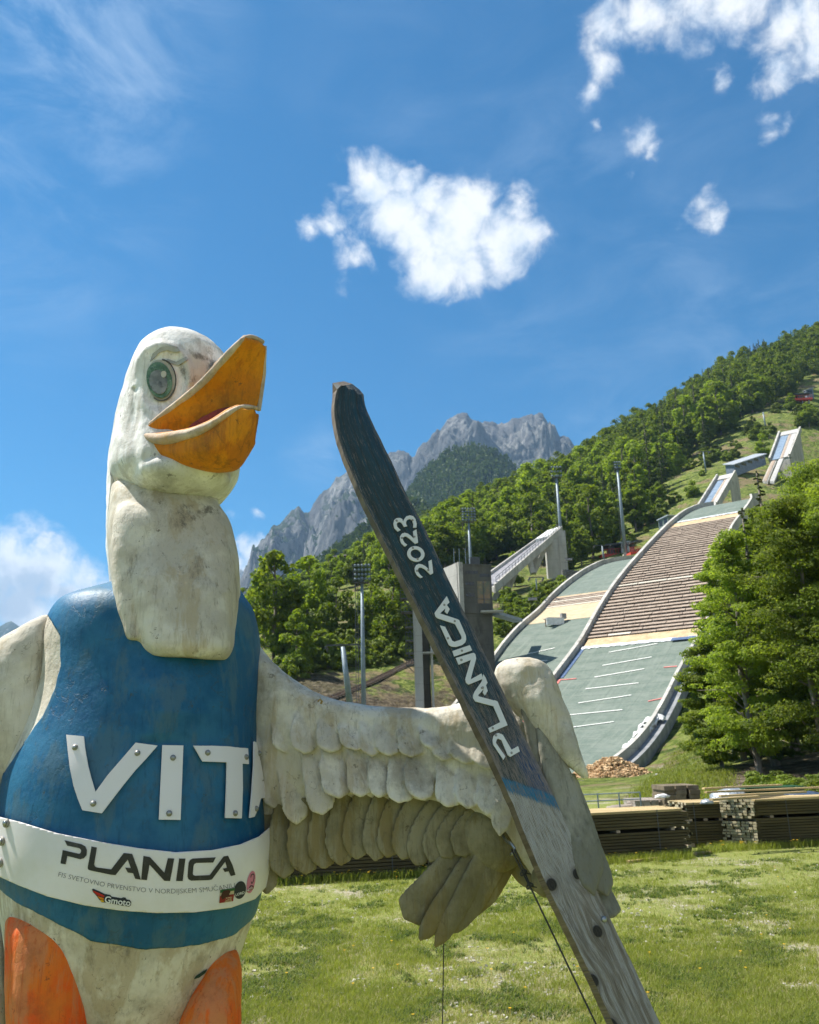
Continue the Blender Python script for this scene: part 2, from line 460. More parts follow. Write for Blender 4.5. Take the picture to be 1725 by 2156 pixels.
# ------------------------------------------------------------------ mountains
def massif(name, prof, Y, depth, nseed, mat, amp, base=-.25, nA=420, nT=150, ridg=1.0, foot=0.0, jag=0.0):
    """rock wall: skyline profile over the viewing direction, falling towards the valley"""
    xs = np.array([p[0] for p in prof]); ys = np.array([p[1] for p in prof])
    X = np.linspace(xs[0], xs[-1], nA); H = np.interp(X, xs, ys)
    H = H - jag * np.array([noise.ridged_multi_fractal(Vector((x * .035, nseed, 0)), .8, 2.2, 7, 1.0, 2.0) - 1.1 for x in X])
    V = np.zeros((nT, nA, 3))
    for i in range(nA):
        top = U(X[i], H[i], Y)
        for j in range(nT):
            t = j / (nT - 1)                     # 0 ridge .. 1 foot
            yy = Y - depth * t
            f = (1 - t) ** 1.35
            if j < 3: pass
            x_ = top[0] * (yy / Y); z_ = foot + (top[2] - foot) * f
            q = Vector((x_ / 900.0 + nseed, yy / 900.0, z_ / 1500.0))
            r1 = noise.ridged_multi_fractal(q * 1.3, 0.9, 2.1, 8, 1.0, 2.0)
            r2 = noise.fractal(q * 3.0, .62, 2.1, 8) + .5 * (noise.ridged_multi_fractal(Vector((q.x * 9, q.y * 9, q.z * 2)), .7, 2.2, 6, 1.0, 2.0) - 1)
            a = amp * (min(t * 7, 1) * .85 + .15) * (1 - t * .5)
            z_ += a * (r1 - 1.2) * .55 * ridg + a * .35 * r2
            V[j, i] = (x_ + a * .35 * noise.noise(q * 5), yy - a * .5 * (r1 - 1.2), z_)
    back = V[0].copy(); back[:, 1] += depth * .8; back[:, 2] = foot - 50
    V = np.concatenate([back[None], V])
    V = V.reshape(-1, 3)
    idx = np.arange((nT + 1) * nA).reshape(nT + 1, nA)
    q = np.stack([idx[:-1, :-1].ravel(), idx[1:, :-1].ravel(), idx[1:, 1:].ravel(), idx[:-1, 1:].ravel()], 1)
    o = obj(name, V, q, mat, smooth=False)
    tag(o, kind='structure')
    return o
m, nt, b = P('limestone', (.3, .3, .3), .95, spec=.05)
co = nt.n('ShaderNodeTexCoord').outputs['Object']
geo = nt.n('ShaderNodeNewGeometry')
v = nt.scale(co, (.006, .006, .0025))
s1 = nt.noise(v, 1.0, 11, .68, .6); s2 = nt.noise(v, 6.0, 8, .7)
rock = nt.mix(nt.smooth(s1, .42, .58), (.17, .17, .175), (.35, .345, .335))
rock = nt.mix(nt.smooth(s2, .42, .6), rock, (.13, .135, .145))
nz = nt.n('ShaderNodeSeparateXYZ', ins={0: geo.outputs['Normal']}).outputs[2]
pz = nt.n('ShaderNodeSeparateXYZ', ins={0: co}).outputs[2]
scrub = nt.math('MULTIPLY', nt.smooth(nt.math('ADD', nz, nt.math('MULTIPLY_ADD', s2, .9, -.45)), .52, .68), nt.smooth(pz, 1150., 650.))
rock = nt.mix(scrub, rock, (.045, .07, .03))
link(nt, rock, b.inputs['Base Color'])
bump(nt, b, nt.noise(v, 5.0, 10, .75), 1.0, 40)
ROCK = m
MT = [(150, 1600), (440, 1420), (510, 1262), (523, 1235), (535, 1195), (550, 1165), (560, 1145), (575, 1112), (590, 1098), (612, 1082), (632, 1072), (642, 1076), (652, 1080), (668, 1050), (690, 1030), (706, 1006), (716, 1005), (730, 985),
      (755, 968), (790, 972), (820, 957), (845, 955), (862, 962), (872, 968), (880, 948), (895, 938), (910, 932), (925, 905), (940, 890), (950, 880), (960, 870), (972, 866), (985, 866), (995, 878), (1010, 880),
      (1030, 878), (1045, 880), (1060, 884), (1075, 872), (1090, 874), (1105, 868), (1120, 864), (1135, 861), (1150, 870), (1160, 882), (1172, 890), (1180, 905), (1192, 910), (1205, 925), (1212, 938), (1250, 985), (1320, 1010), (1500, 1080), (1800, 1150)]
massif('mountain', MT, 3000, 1500, 2.0, ROCK, 210, foot=120, jag=7, nA=760, nT=230)
massif('distant_mountain', [(-500, 1300), (-300, 1330), (-100, 1345), (-40, 1335), (0, 1322), (15, 1313), (25, 1310), (40, 1320), (60, 1330), (90, 1350), (200, 1370), (400, 1330), (470, 1290), (500, 1215), (508, 1196), (515, 1205), (525, 1225), (560, 1290), (700, 1400)],
       5200, 1600, 9.0, ROCK, 90, nA=200, nT=50)
# forested foothills in front of the rock wall
m, nt, b = P('distant_forest_floor', (.02, .035, .012), .95, spec=.05)
co = nt.n('ShaderNodeTexCoord').outputs['Object']
link(nt, nt.mix(nt.smooth(nt.noise(co, .03, 8, .7), .4, .65), (.018, .032, .010), (.05, .075, .02)), b.inputs['Base Color'])
FHILL = m
def foothill(name, prof, Y, depth, seed, amp, nA=160, nT=40):
    return massif(name, prof, Y, depth, seed, FHILL, amp, nA=nA, nT=nT, ridg=.6, foot=0)
fh1 = foothill('foothill', [(760, 1190), (800, 1130), (850, 1060), (865, 1035), (880, 1012), (900, 990), (925, 968), (950, 952), (970, 946), (990, 942), (1010, 944), (1040, 952), (1065, 965), (1080, 978), (1100, 1005), (1130, 1020), (1200, 1050), (1300, 1100)], 1500, 700, 4.0, 40)
fh2 = foothill('foothill', [(200, 1560), (440, 1340), (520, 1275), (560, 1246), (600, 1232), (640, 1205), (680, 1186), (720, 1155), (760, 1125), (800, 1100), (860, 1060), (920, 1080), (1000, 1110)], 1000, 500, 6.0, 22)

# ================================================================== TREES
def rnd_leaf_cloud(rng, centers, radii, n, size, flat=.0, up=.35):
    """n leaf-sized quads spread through blobs; returns V, F"""
    centers = np.array(centers); radii = np.array(radii)
    wgt = radii.prod(1) ** (2 / 3); wgt = wgt / wgt.sum()
    ci = rng.choice(len(centers), n, p=wgt)
    d = rng.normal(size=(n, 3)); d /= np.linalg.norm(d, axis=1)[:, None]
    rr = rng.uniform(.45, 1.0, n) ** .5
    pos = centers[ci] + d * radii[ci] * rr[:, None]
    nrm = d * .7 + rng.normal(size=(n, 3)) * .55; nrm[:, 2] += up
    nrm /= np.linalg.norm(nrm, axis=1)[:, None]
    a = np.cross(nrm, rng.normal(size=(n, 3))); a /= np.linalg.norm(a, axis=1)[:, None]
    bb = np.cross(nrm, a)
    s = size * rng.uniform(.6, 1.35, n)[:, None]
    Vq = np.stack([pos - a * s, pos + bb * s * .55, pos + a * s, pos - bb * s * .55], 1).reshape(-1, 3)
    Fq = np.arange(n * 4).reshape(n, 4)
    return Vq, Fq
def leaf_mat(name, c1, c2, c3, trans=.25, scale=.5):
    m = bpy.data.materials.new(name); m.use_nodes = True
    nt = NT(m.node_tree); m.node_tree.nodes.clear()
    oi = nt.n('ShaderNodeObjectInfo')
    co = nt.n('ShaderNodeTexCoord').outputs['Object']
    f = nt.noise(nt.vmath('ADD', co, oi.outputs['Location']), scale, 4, .7)
    c = nt.mix(nt.smooth(f, .36, .64), c1, c2)
    c = nt.mix(nt.math('MULTIPLY', oi.outputs['Random'], .75), c, c3)
    hv = nt.n('ShaderNodeHueSaturation', ins={'Color': c, 'Value': nt.math('MULTIPLY_ADD', oi.outputs['Random'], .7, .65)}).outputs[0]
    d = nt.n('ShaderNodeBsdfPrincipled', ins={'Base Color': hv, 'Roughness': .65, 'Specular IOR Level': .25})
    t = nt.n('ShaderNodeBsdfTranslucent', ins={'Color': nt.mix(1.0, hv, (1.3, 1.35, .5), 'MULTIPLY')})
    mx = nt.n('ShaderNodeMixShader', ins={0: trans, 1: d.outputs[0], 2: t.outputs[0]})
    o = nt.n('ShaderNodeOutputMaterial'); link(nt, mx.outputs[0], o.inputs[0])
    return m
LEAF = leaf_mat('beech_leaves', (.092, .160, .020), (.255, .305, .040), (.178, .232, .030), .53)
LEAFN = leaf_mat('near_leaves', (.118, .180, .026), (.290, .345, .060), (.200, .260, .040), .58, .9)
NEEDLE = leaf_mat('spruce_needles', (.050, .085, .022), (.105, .140, .034), (.075, .110, .028), .3)
BARK = noisy('bark', (.12, .10, .08), (.22, .19, .16), 3, bumps=.5, bscale=12, bdist=.03, stretch=(1, 1, .25))
BUSHM = leaf_mat('shrub_leaves', (.11, .165, .024), (.21, .255, .045), (.15, .20, .03), .4)

def decid(seed, h, cw, n, size, trunk_h=.28, nblob=26, tr=.02, leafmat=None, name='beech_tree', trunk=True):
    """tapered trunk with limbs and a lobed crown of leaf clumps"""
    rng = np.random.default_rng(seed)
    root = empty(name, (0, 0, 0))
    cs, rs, limbs = [], [], []
    for i in range(nblob):
        t = rng.uniform(0, 1)
        z = h * (trunk_h + (1 - trunk_h) * (t * .9 + .04))
        prof = math.sin(math.pi * min(1, (t * .82 + .16))) ** .7
        r = cw * prof * rng.uniform(.35, .8)
        a = rng.uniform(0, 2 * math.pi)
        c = np.array([math.cos(a) * r, math.sin(a) * r, z])
        q = cw * rng.uniform(.24, .42) * (1.15 - .5 * t)
        cs.append(c); rs.append((q, q, q * rng.uniform(.55, .8)))
        limbs.append((c, t))
    cs.append(np.array([0, 0, h * .94])); rs.append((cw * .22, cw * .22, h * .06))
    Vl, Fl = rnd_leaf_cloud(rng, cs, rs, n, size)
    if trunk:
        mb = MB()
        mb.tube([(0, 0, -.6), (0, 0, h * .02), (rng.normal() * .02 * h, 0, h * .3), (0, rng.normal() * .02 * h, h * .6), (0, 0, h * .9)],
                [h * tr * 1.35, h * tr, h * tr * .8, h * tr * .5, h * tr * .12], 7)
        for c, t in limbs[:12]:
            z0 = max(h * .15, c[2] - h * .14)
            mb.tube([(0, 0, z0), (c[0] * .5, c[1] * .5, (z0 + c[2]) / 2), tuple(c)], [h * tr * .38, h * tr * .25, h * tr * .08], 5)
        mb.build('trunk', BARK, root, True)
    obj('crown', Vl, Fl, leafmat or LEAF, root)
    return root
def spruce(seed, h, cw, n, size, name='spruce_tree', mat=None, low=.06, droop=.28):
    rng = np.random.default_rng(seed)
    root = empty(name, (0, 0, 0))
    mb = MB(); mb.tube([(0, 0, -.6), (0, 0, h * .5), (0, 0, h * .99)], [h * .018, h * .010, h * .002], 6); 
    Vs, nq = [], 0
    nb = int(60 + h * 4)
    per = max(4, n // nb)
    for i in range(nb):
        t = (i + rng.uniform(0, 1)) / nb
        z = h * (low + (1 - low) * t)
        L = cw * (1 - t) ** .85 * rng.uniform(.6, 1.1) + .15
        a = rng.uniform(0, 2 * math.pi)
        u = rng.uniform(.08, 1, per) ** .8
        dx = np.array([math.cos(a), math.sin(a)]); pd = np.array([-dx[1], dx[0]])
        side = rng.normal(size=per) * .16 * L * (1.1 - u)
        px = dx[0] * u * L + pd[0] * side; py = dx[1] * u * L + pd[1] * side
        pz = z - droop * L * u ** 1.5 + .10 * L * u ** 3 + rng.normal(size=per) * .05 * size - rng.uniform(0, .5, per) * size
        pos = np.stack([px, py, pz], 1)
        dr = np.stack([dx[0] + rng.normal(size=per) * .5, dx[1] + rng.normal(size=per) * .5, -.35 + rng.normal(size=per) * .3], 1)
        dr /= np.linalg.norm(dr, axis=1)[:, None]
        sd = np.cross(dr, rng.normal(size=(per, 3)) * .5 + [0, 0, 1]); sd /= np.linalg.norm(sd, axis=1)[:, None]
        s = size * rng.uniform(.6, 1.3, per)[:, None] * (.35 + .65 * (1 - t))
        Vs.append(np.stack([pos - dr * s, pos + sd * s * .45, pos + dr * s, pos - sd * s * .45], 1).reshape(-1, 3))
        if i % 3 == 0: mb.tube([(0, 0, z), (dx[0] * L * .8, dx[1] * L * .8, z - droop * L * .5)], [h * .003, h * .001], 4)
    mb.build('trunk', BARK, root, True)
    Vs = np.concatenate(Vs)
    obj('crown', Vs, np.arange(len(Vs)).reshape(-1, 4), mat or NEEDLE, root)
    return root

# ---- hillside forest: regions given on the photo, trees planted where they stand on the slope
def inside(poly, x, y):
    c = False; j = len(poly) - 1
    for i in range(len(poly)):
        xi, yi = poly[i]; xj, yj = poly[j]
        if (yi > y) != (yj > y) and x < (xj - xi) * (y - yi) / (yj - yi + 1e-12) + xi: c = not c
        j = i
    return c
FOREST = [(505, 1345), (560, 1345), (600, 1330), (680, 1262), (760, 1245), (860, 1228), (935, 1215), (1035, 1190), (1100, 1175), (1195, 1205), (1260, 1175), (1340, 1125), (1350, 1085), (1400, 1040), (1420, 990),
          (1490, 965), (1540, 900), (1640, 850), (1680, 820), (1735, 790), (1900, 600), (1725, 640), (1500, 750), (1300, 860), (1100, 960), (900, 1050), (700, 1150), (500, 1250)]
rng = np.random.default_rng(5)
protos_d = [tree_of(decid(11 + i, [17, 20, 23, 18][i], [6.0, 6.6, 7.6, 5.4][i], 3600, .60, trunk_h=[.08, .14, .10, .18][i], nblob=34)) for i in range(4)]
protos_s = [tree_of(spruce(31 + i, [21, 25, 18][i], [3.2, 3.8, 2.8][i], 2400, .55)) for i in range(3)]
cand = []
tries = 0
occ = {}
def free(x, y, r):
    gxk, gyk = int(x // 8), int(y // 8)
    for a in range(gxk - 1, gxk + 2):
        for b_ in range(gyk - 1, gyk + 2):
            for (u_, v_) in occ.get((a, b_), ()):
                if (u_ - x) ** 2 + (v_ - y) ** 2 < r * r: return False
    return True
while tries < 22000:
    tries += 1
    Yd = 120 * (600 / 120) ** rng.uniform(0, 1)
    Xd = rng.uniform(-.24, .62) * Yd
    z = gz(Xd, Yd)
    px, py = proj((Xd, Yd, z))
    if not (480 < px < 1800): continue
    if not inside(FOREST, px, py): continue
    if not free(Xd, Yd, 5.0 + .0055 * Yd): continue
    # hidden behind the shoulder of the hill?
    d = Vector((Xd, Yd, z + 18)) - Vector(CP); L = d.length
    h_ = BV.ray_cast(Vector(CP), d.normalized(), L - 3)
    if h_[0] is not None: continue
    occ.setdefault((int(Xd // 8), int(Yd // 8)), []).append((Xd, Yd))
    con = noise.noise(Vector((Xd * .012, Yd * .012, .5))) + (.08 if px > 1380 else -.16) + rng.normal() * .22
    cand.append((Yd, Xd, z, px, py, con > .30))
cand.sort()
print('forest trees', len(cand), sum(c[5] for c in cand))
def place_tree(protos, X, Y, z, s, rz, label, group, first={}):
    key = id(protos)
    i = int(rng.integers(len(protos)))
    t = protos[i]
    r = copy_tree(t)
    r.location = (X, Y, z); r.rotation_euler = (0, 0, rz); r.scale = (s * rng.uniform(.9, 1.1), s * rng.uniform(.9, 1.1), s)
    tag(r, label, None, group)
    return r
cntd = cnts = 0
SKX = [480, 520, 560, 600, 640, 680, 700, 740, 790, 840, 890, 930, 960, 1010, 1060, 1090, 1130, 1200, 1240, 1300, 1350, 1400, 1450, 1500, 1560, 1620, 1680, 1725, 1800]
SKY_ = [1290, 1268, 1255, 1228, 1205, 1195, 1186, 1160, 1118, 1100, 1085, 1070, 1050, 1035, 1012, 1000, 978, 960, 930, 888, 862, 838, 802, 772, 735, 715, 698, 684, 660]
restV, restF = {}, {}
extra = []
for (Yd, Xd, z, px, py, con) in cand:
    s = rng.uniform(.78, 1.15) * min(1.0, .50 + max(0, Yd - 130) / 330); rz = rng.uniform(0, 6.28)
    hh_ = 24 if con else 21
    for _ in range(6):
        if proj((Xd, Yd, z + hh_ * s))[1] < np.interp(px, SKX, SKY_) - rng.uniform(0, 14): s *= .87
    if s < .33: continue
    if con and cnts < 295:
        r = place_tree(protos_s, Xd, Yd, z, s, rz, 'dark pointed spruce among the broadleaved trees on the forested hillside', 'spruces on the forested hillside'); r['category'] = 'spruce tree'; cnts += 1
    elif not con and cntd < 295:
        r = place_tree(protos_d, Xd, Yd, z, s, rz, 'bushy bright green broadleaved tree of the forest on the hillside', 'broadleaved trees on the forested hillside'); r['category'] = 'tree'; cntd += 1
    else: extra.append((Xd, Yd, z, s, rz, con))
print('individual', cntd, cnts, 'rest', len(extra))
def merged(name, protos, items, mat, keep=1.0, reps=None):
    Vv, Ff, n = [], [], 0
    for (X, Y, z, s, rz, con) in items:
        t = protos[int(rng.integers(len(protos)))]
        crown = [c for c, _ in t[1] if c.name.startswith('crown')][0].data
        V = np.empty(len(crown.vertices) * 3, np.float32); crown.vertices.foreach_get('co', V); V = V.reshape(-1, 4, 3)
        k_ = rng.random(len(V)) < keep
        V = V[k_].reshape(-1, 3)
        c_, s_ = math.cos(rz), math.sin(rz)
        V = V @ np.array([[c_, s_, 0], [-s_, c_, 0], [0, 0, 1]]) * s + [X, Y, z]
        Vv.append(V); 
    if not Vv: return None
    V = np.concatenate(Vv)
    o = obj(name, V, np.arange(len(V)).reshape(-1, 4), mat)
    return tag(o, None, None, None, 'stuff')
ed = [e for e in extra if not e[5]]; es = [e for e in extra if e[5]]
o = merged('far_off_wood', protos_d, ed, LEAF, .55)
if o: tag(o, 'far part of the green broadleaved wood along the hill crest', 'wood')
o = merged('far_off_wood', protos_s, es, NEEDLE, .6)
if o: tag(o, 'far part of the dark conifer wood along the hill crest', 'wood')
# trees on the foothills in the distance, one mass
def tiny_forest(o_hill, n, seed, label, hmin=9, hmax=17, conf=.6):
    rg = np.random.default_rng(seed)
    me = o_hill.data
    nv = len(me.vertices); V = np.empty(nv * 3, np.float32); me.vertices.foreach_get('co', V); V = V.reshape(-1, 3)
    np_ = len(me.polygons); Fi = np.empty(np_ * 4, np.int32); me.polygons.foreach_get('vertices', Fi); Fi = Fi.reshape(-1, 4)
    cen = V[Fi].mean(1)
    area = np.linalg.norm(np.cross(V[Fi[:, 1]] - V[Fi[:, 0]], V[Fi[:, 3]] - V[Fi[:, 0]]), axis=1)
    pp = proj(cen)
    okm = (cen[:, 2] > 20) & (pp[:, 0] > 380) & (pp[:, 0] < 1300) & (np.arange(np_) > 160)
    wgt = area * okm; wgt /= wgt.sum()
    fi = rg.choice(np_, n, p=wgt)
    u, v = rg.random((2, n, 1))
    p = V[Fi[fi, 0]] * (1 - u) * (1 - v) + V[Fi[fi, 1]] * u * (1 - v) + V[Fi[fi, 2]] * u * v + V[Fi[fi, 3]] * (1 - u) * v
    h = rg.uniform(hmin, hmax, n)[:, None]
    isc = (rg.random(n) < conf)[:, None]
    r = np.where(isc, h * .2, h * .36)
    quads_ = []
    for k in range(9):
        a = rg.uniform(0, 6.28, n)[:, None]; lv = (k + .5) / 9
        rad = np.where(isc, r * (1 - lv), r * np.sin(np.pi * (lv * .8 + .15)))
        c = p + np.concatenate([np.cos(a) * rad * .5, np.sin(a) * rad * .5, h * (.1 + .85 * lv)], 1)
        t = np.concatenate([-np.sin(a), np.cos(a), np.zeros_like(a)], 1) * rad
        u_ = np.concatenate([np.cos(a) * .4, np.sin(a) * .4, .9 * np.ones_like(a)], 1) * h * .13
        quads_.append(np.stack([c - t, c - u_, c + t, c + u_ * 1.3], 1))
    Vq = np.concatenate(quads_).reshape(-1, 3)
    o = obj('far_off_wood', Vq, np.arange(len(Vq)).reshape(-1, 4), FARLEAF)
    return tag(o, label, 'wood', None, 'stuff')
FARLEAF = leaf_mat('distant_leaves', (.030, .058, .016), (.080, .115, .026), (.055, .08, .02), .25, .02)
tiny_forest(fh1, 16000, 1, 'dark wooded knoll in front of the grey rock peaks', conf=.7)
tiny_forest(fh2, 14000, 2, 'wooded slope at the foot of the grey mountain wall', conf=.5)

# ---- single trees and shrubs of the clearings
def ground_at(x, y, Y=None):
    p = hit(x, y)
    return p if p is not None else U(x, y, Y or 200)
SINGLE = [(612, 1395, 'bushy round tree at the left edge of the clearing', .62), (575, 1400, 'tree half hidden behind the right shoulder of the bird statue', .75), (650, 1345, 'tall thin-trunked tree above the small green mat slope', .62),
          (710, 1345, 'slim young tree left of the nearest tall light mast', .45), (832, 1365, 'slender tree with a bare trunk left of the blue ski board', .5), (905, 1300, 'tree growing directly behind the blue ski board', .5),
          (555, 1355, 'dark tree beside the small light mast near the neck of the statue', .6), (1085, 1235, 'young tree standing in front of the concrete start ramp', .38), (1225, 1190, 'tree just left of the rightmost light mast', .5),
          (1405, 1010, 'tree at the lower corner of the forest above the clearing', .5), (1430, 995, 'low round tree in the clearing left of the ramp', .4), (1390, 1075, 'round bushy tree beside the upper landing wall', .5),
          (842, 1300, 'small bright tree in the clearing right of the lone tall mast', .38), (785, 1330, 'bushy low tree just right of the lone tall mast', .42), (625, 1420, 'tree at the lower left of the clearing above the wing', .45), (1370, 1100, 'pale green bush-like tree left of the landing wall', .4), (1610, 960, 'small tree beside the long grey roofed shelter', .45), (1705, 900, 'light green tree at the right edge above the upper ramp', .6), (1668, 865, 'dark tree below the red platform', .5)]
for i, (x, y, lb, s) in enumerate(SINGLE):
    p = ground_at(x, y)
    r = place_tree(protos_d, p[0], p[1], p[2], s, i * 1.3, lb, None); r['category'] = 'tree'
bush = [tree_of(decid(71 + i, 3.2, 2.0, 700, .34, trunk_h=.02, nblob=14, leafmat=BUSHM, name='shrub', trunk=False)) for i in range(3)]
CLEAR = [[(560, 1440), (640, 1350), (720, 1290), (850, 1250), (940, 1240), (930, 1380), (800, 1400), (700, 1440)], [(1040, 1340), (1040, 1270), (1190, 1240), (1180, 1250), (1060, 1350)],
         [(1260, 1175), (1350, 1100), (1400, 1050), (1470, 1040), (1400, 1090), (1330, 1160)], [(1420, 1010), (1500, 950), (1560, 900), (1640, 860), (1725, 820), (1725, 900), (1640, 900), (1560, 960), (1480, 1010)]]
nb_ = 0
tr_ = 0
while nb_ < 290 and tr_ < 6000:
    tr_ += 1
    pl = CLEAR[[0, 0, 0, 1, 2, 3, 3, 3][int(rng.integers(8))]]
    xs_ = [q[0] for q in pl]; ys_ = [q[1] for q in pl]
    x, y = rng.uniform(min(xs_), max(xs_)), rng.uniform(min(ys_), max(ys_))
    if not inside(pl, x, y): continue
    p = hit(x, y)
    if p is None or p[1] < 70: continue
    if noise.noise(Vector((p[0] * .05, p[1] * .05, 2))) + rng.normal() * .25 < .02: continue
    r = place_tree(bush, p[0], p[1], p[2], rng.uniform(.3, 1.1) * (1.35 if p[1] > 240 else 1), rng.uniform(0, 6), 'low green shrub growing on the cleared hillside', 'shrubs on the cleared hillside'); r['category'] = 'shrub'
    nb_ += 1
print('shrubs', nb_)
def drop(protos):
    for t in protos:
        def rm(t_):
            for c in t_[1]: rm(c)
            bpy.data.objects.remove(t_[0])
        rm(t)
drop(protos_d); drop(protos_s); drop(bush)

# ---- large trees on the bank at the right
near_specs = [  # x and top of the crown on the photo, distance, crown radius, kind, label
    (1532, 1105, 50, 2.5, 'd', 'bright green feathery tree at the left front of the group on the right bank'),
    (1655, 1030, 47, 3.3, 'd', 'big dense leafy tree with hanging branches at the right edge of the photo'),
    (1750, 965, 46, 3.6, 'd', 'leafy tree cut by the right edge of the photo'),
    (1600, 1060, 56, 3.0, 'd', 'tall leafy tree behind the feathery one on the right bank'),
    (1705, 955, 60, 4.0, 'd', 'tallest leafy tree of the group on the right bank'),
    (1488, 1330, 55, 2.1, 'd', 'low leafy tree leaning over the grass slope beside the landing wall'),
    (1496, 1160, 60, 2.0, 'd', 'slim light green tree closest to the striped landing slope'),
    (1592, 985, 57, 2.2, 's', 'dark spruce rising in the middle of the tree group on the right'),
    (1658, 1000, 62, 2.5, 's', 'thin spruce whose top reaches the foot of the upper ramp'),
    (1516, 1190, 58, 1.9, 's', 'smaller dark spruce inside the left side of the tree group'),
    (1560, 1060, 52, 2.2, 's', 'dark spruce deep in the shade between the big leafy trees')]
def leafy(seed, h, cw, name='leafy_tree'):
    """layered branches carrying flat sprays of leaves, open towards the outside"""
    rg = np.random.default_rng(seed)
    root = empty(name, (0, 0, 0)); mb = MB()
    mb.tube([(0, 0, -1.2), (0, 0, h * .05), (rg.normal() * .02 * h, 0, h * .4), (0, rg.normal() * .015 * h, h * .7), (0, 0, h * .96)], [h * .018, h * .014, h * .010, h * .006, h * .001], 8)
    cs, rs = [], []
    nbr = int(50 + h * 3)
    for i in range(nbr):
        t = (i + rg.random()) / nbr
        z = h * (.10 + .86 * t)
        prof = (min(1, t / .22) ** .5) * (1 - t) ** .62 * 1.25
        L = cw * prof * rg.uniform(.55, 1.25) + .25
        a = rg.uniform(0, 6.28); rise = rg.uniform(-.12, .35)
        e_ = np.array([math.cos(a) * L, math.sin(a) * L, z + rise * L - .10 * L * L / cw])
        if i % 2 == 0: mb.tube([(0, 0, z - .1 * h * (1 - t)), (e_[0] * .5, e_[1] * .5, z + rise * L * .5), tuple(e_)], [h * .004, h * .0026, h * .0008], 5)
        for f in (.35, .6, .82, 1.0):
            if f < .5 and rg.random() < .5: continue
            q = (.16 + .10 * (1 - abs(f - .7))) * cw * rg.uniform(.7, 1.35)
            cs.append(np.array([e_[0] * f, e_[1] * f, z + (e_[2] - z) * f]) + rg.normal(size=3) * [.2, .2, .12] * cw * .4)
            rs.append((q, q, q * rg.uniform(.28, .5)))
    Vl, Fl = rnd_leaf_cloud(rg, cs, rs, int(14000 + 14000 * cw), .082, up=.6)
    mb.build('trunk', BARK, root, True); obj('crown', Vl, Fl, LEAFN, root)
    return root
for i, (x, yt, Y, cw, kd, lb) in enumerate(near_specs):
    p = U(x, yt, Y); z = gz(p[0], p[1]); h = p[2] - z
    if kd == 'd': r = leafy(100 + i, h, cw)
    else: r = spruce(130 + i, h, cw, 20000, .15)
    r.location = (p[0], p[1], z - .2)
    tag(r, lb, 'tree' if kd == 'd' else 'spruce tree')
# low plants on the bank
pl = [tree_of(decid(171 + i, 1.0, .8, 900, .075, trunk_h=.02, nblob=12, leafmat=BUSHM, name='bank_plant', trunk=False)) for i in range(2)]
for i in range(26):
    x = rng.uniform(1590, 1760); Y = rng.uniform(33, 43)
    p = U(x, 1650, Y); z = gz(p[0], p[1])
    t = pl[i % 2]; r = copy_tree(t); r.location = (p[0], p[1], z); r.rotation_euler = (0, 0, i); s = rng.uniform(.6, 1.3); r.scale = (s, s, s * .8)
    tag(r, 'pale leafy ground plant on the bank below the big trees', 'plant', 'leafy plants on the bank')
drop(pl)
# ================================================================== SKI JUMPS
def concrete(name, c1, c2, c3):
    m = noisy(name, c1, c2, .35, c3, .9, bumps=.2, bscale=6, bdist=.03, stretch=(1, 1, .35))
    nt = NT(m.node_tree); b = m.node_tree.nodes['Principled BSDF']; src = b.inputs['Base Color'].links[0].from_socket
    co = nt.n('ShaderNodeTexCoord').outputs['Object']; z_ = nt.n('ShaderNodeSeparateXYZ', ins={0: co}).outputs[2]
    jt = nt.smooth(nt.math('FRACT', nt.math('MULTIPLY', z_, .5)), .05, .02)
    st_ = nt.smooth(nt.noise(nt.scale(co, (1.6, 1.6, .12)), 1.0, 7, .7), .50, .68)
    c = nt.mix(nt.math('MULTIPLY', jt, .5), src, c3); c = nt.mix(nt.math('MULTIPLY', st_, .5), c, c3)
    link(nt, c, b.inputs['Base Color']); return m
CONC = concrete('concrete', (.36, .35, .32), (.50, .48, .44), (.22, .21, .19))
CONCD = concrete('dark_concrete', (.085, .082, .07), (.135, .13, .11), (.05, .047, .04))
STEEL = noisy('galvanised_steel', (.19, .24, .28), (.25, .30, .34), 2, rough=.55, metal=.3)
DARKM = noisy('dark_metal', (.06, .065, .07), (.10, .105, .11), 3, rough=.6)
RED = noisy('red_paint', (.55, .07, .05), (.65, .10, .08), 2)
WHITEP = noisy('white_sheet', (.62, .62, .60), (.75, .75, .74), 2, rough=.6)
GLASS = noisy('window_glass', (.02, .025, .03), (.05, .05, .05), 2, rough=.15, spec=.6)
ROOFM = noisy('sheet_roof', (.42, .45, .48), (.50, .53, .56), 1.5, rough=.45, metal=.3)
m, nt, b = P('green_plastic_mat', (.2, .3, .2), .75, spec=.25)
co = nt.n('ShaderNodeTexCoord').outputs['Object']
v = nt.scale(co, (1, 1, 4))
c = nt.mix(nt.smooth(nt.noise(v, .35, 8, .7), .35, .65), (.105, .140, .115), (.160, .190, .162))
c = nt.mix(nt.smooth(nt.noise(v, 3.5, 5, .7), .5, .7), c, (.18, .22, .18))
HDV = tuple(float(q) for q in hd)
sd_ = nt.vmath('DOT_PRODUCT', co, HDV); cd_ = nt.vmath('DOT_PRODUCT', co, tuple(float(q) for q in CR))
fr_ = nt.math('FRACT', nt.math('MULTIPLY', sd_, .42)); fr2 = nt.math('FRACT', nt.math('MULTIPLY', cd_, .23))
c = nt.mix(nt.math('MULTIPLY', nt.smooth(fr_, .07, .02), .45), c, (.05, .075, .055))
c = nt.mix(nt.math('MULTIPLY', nt.smooth(fr2, .03, .01), .35), c, (.05, .075, .055))
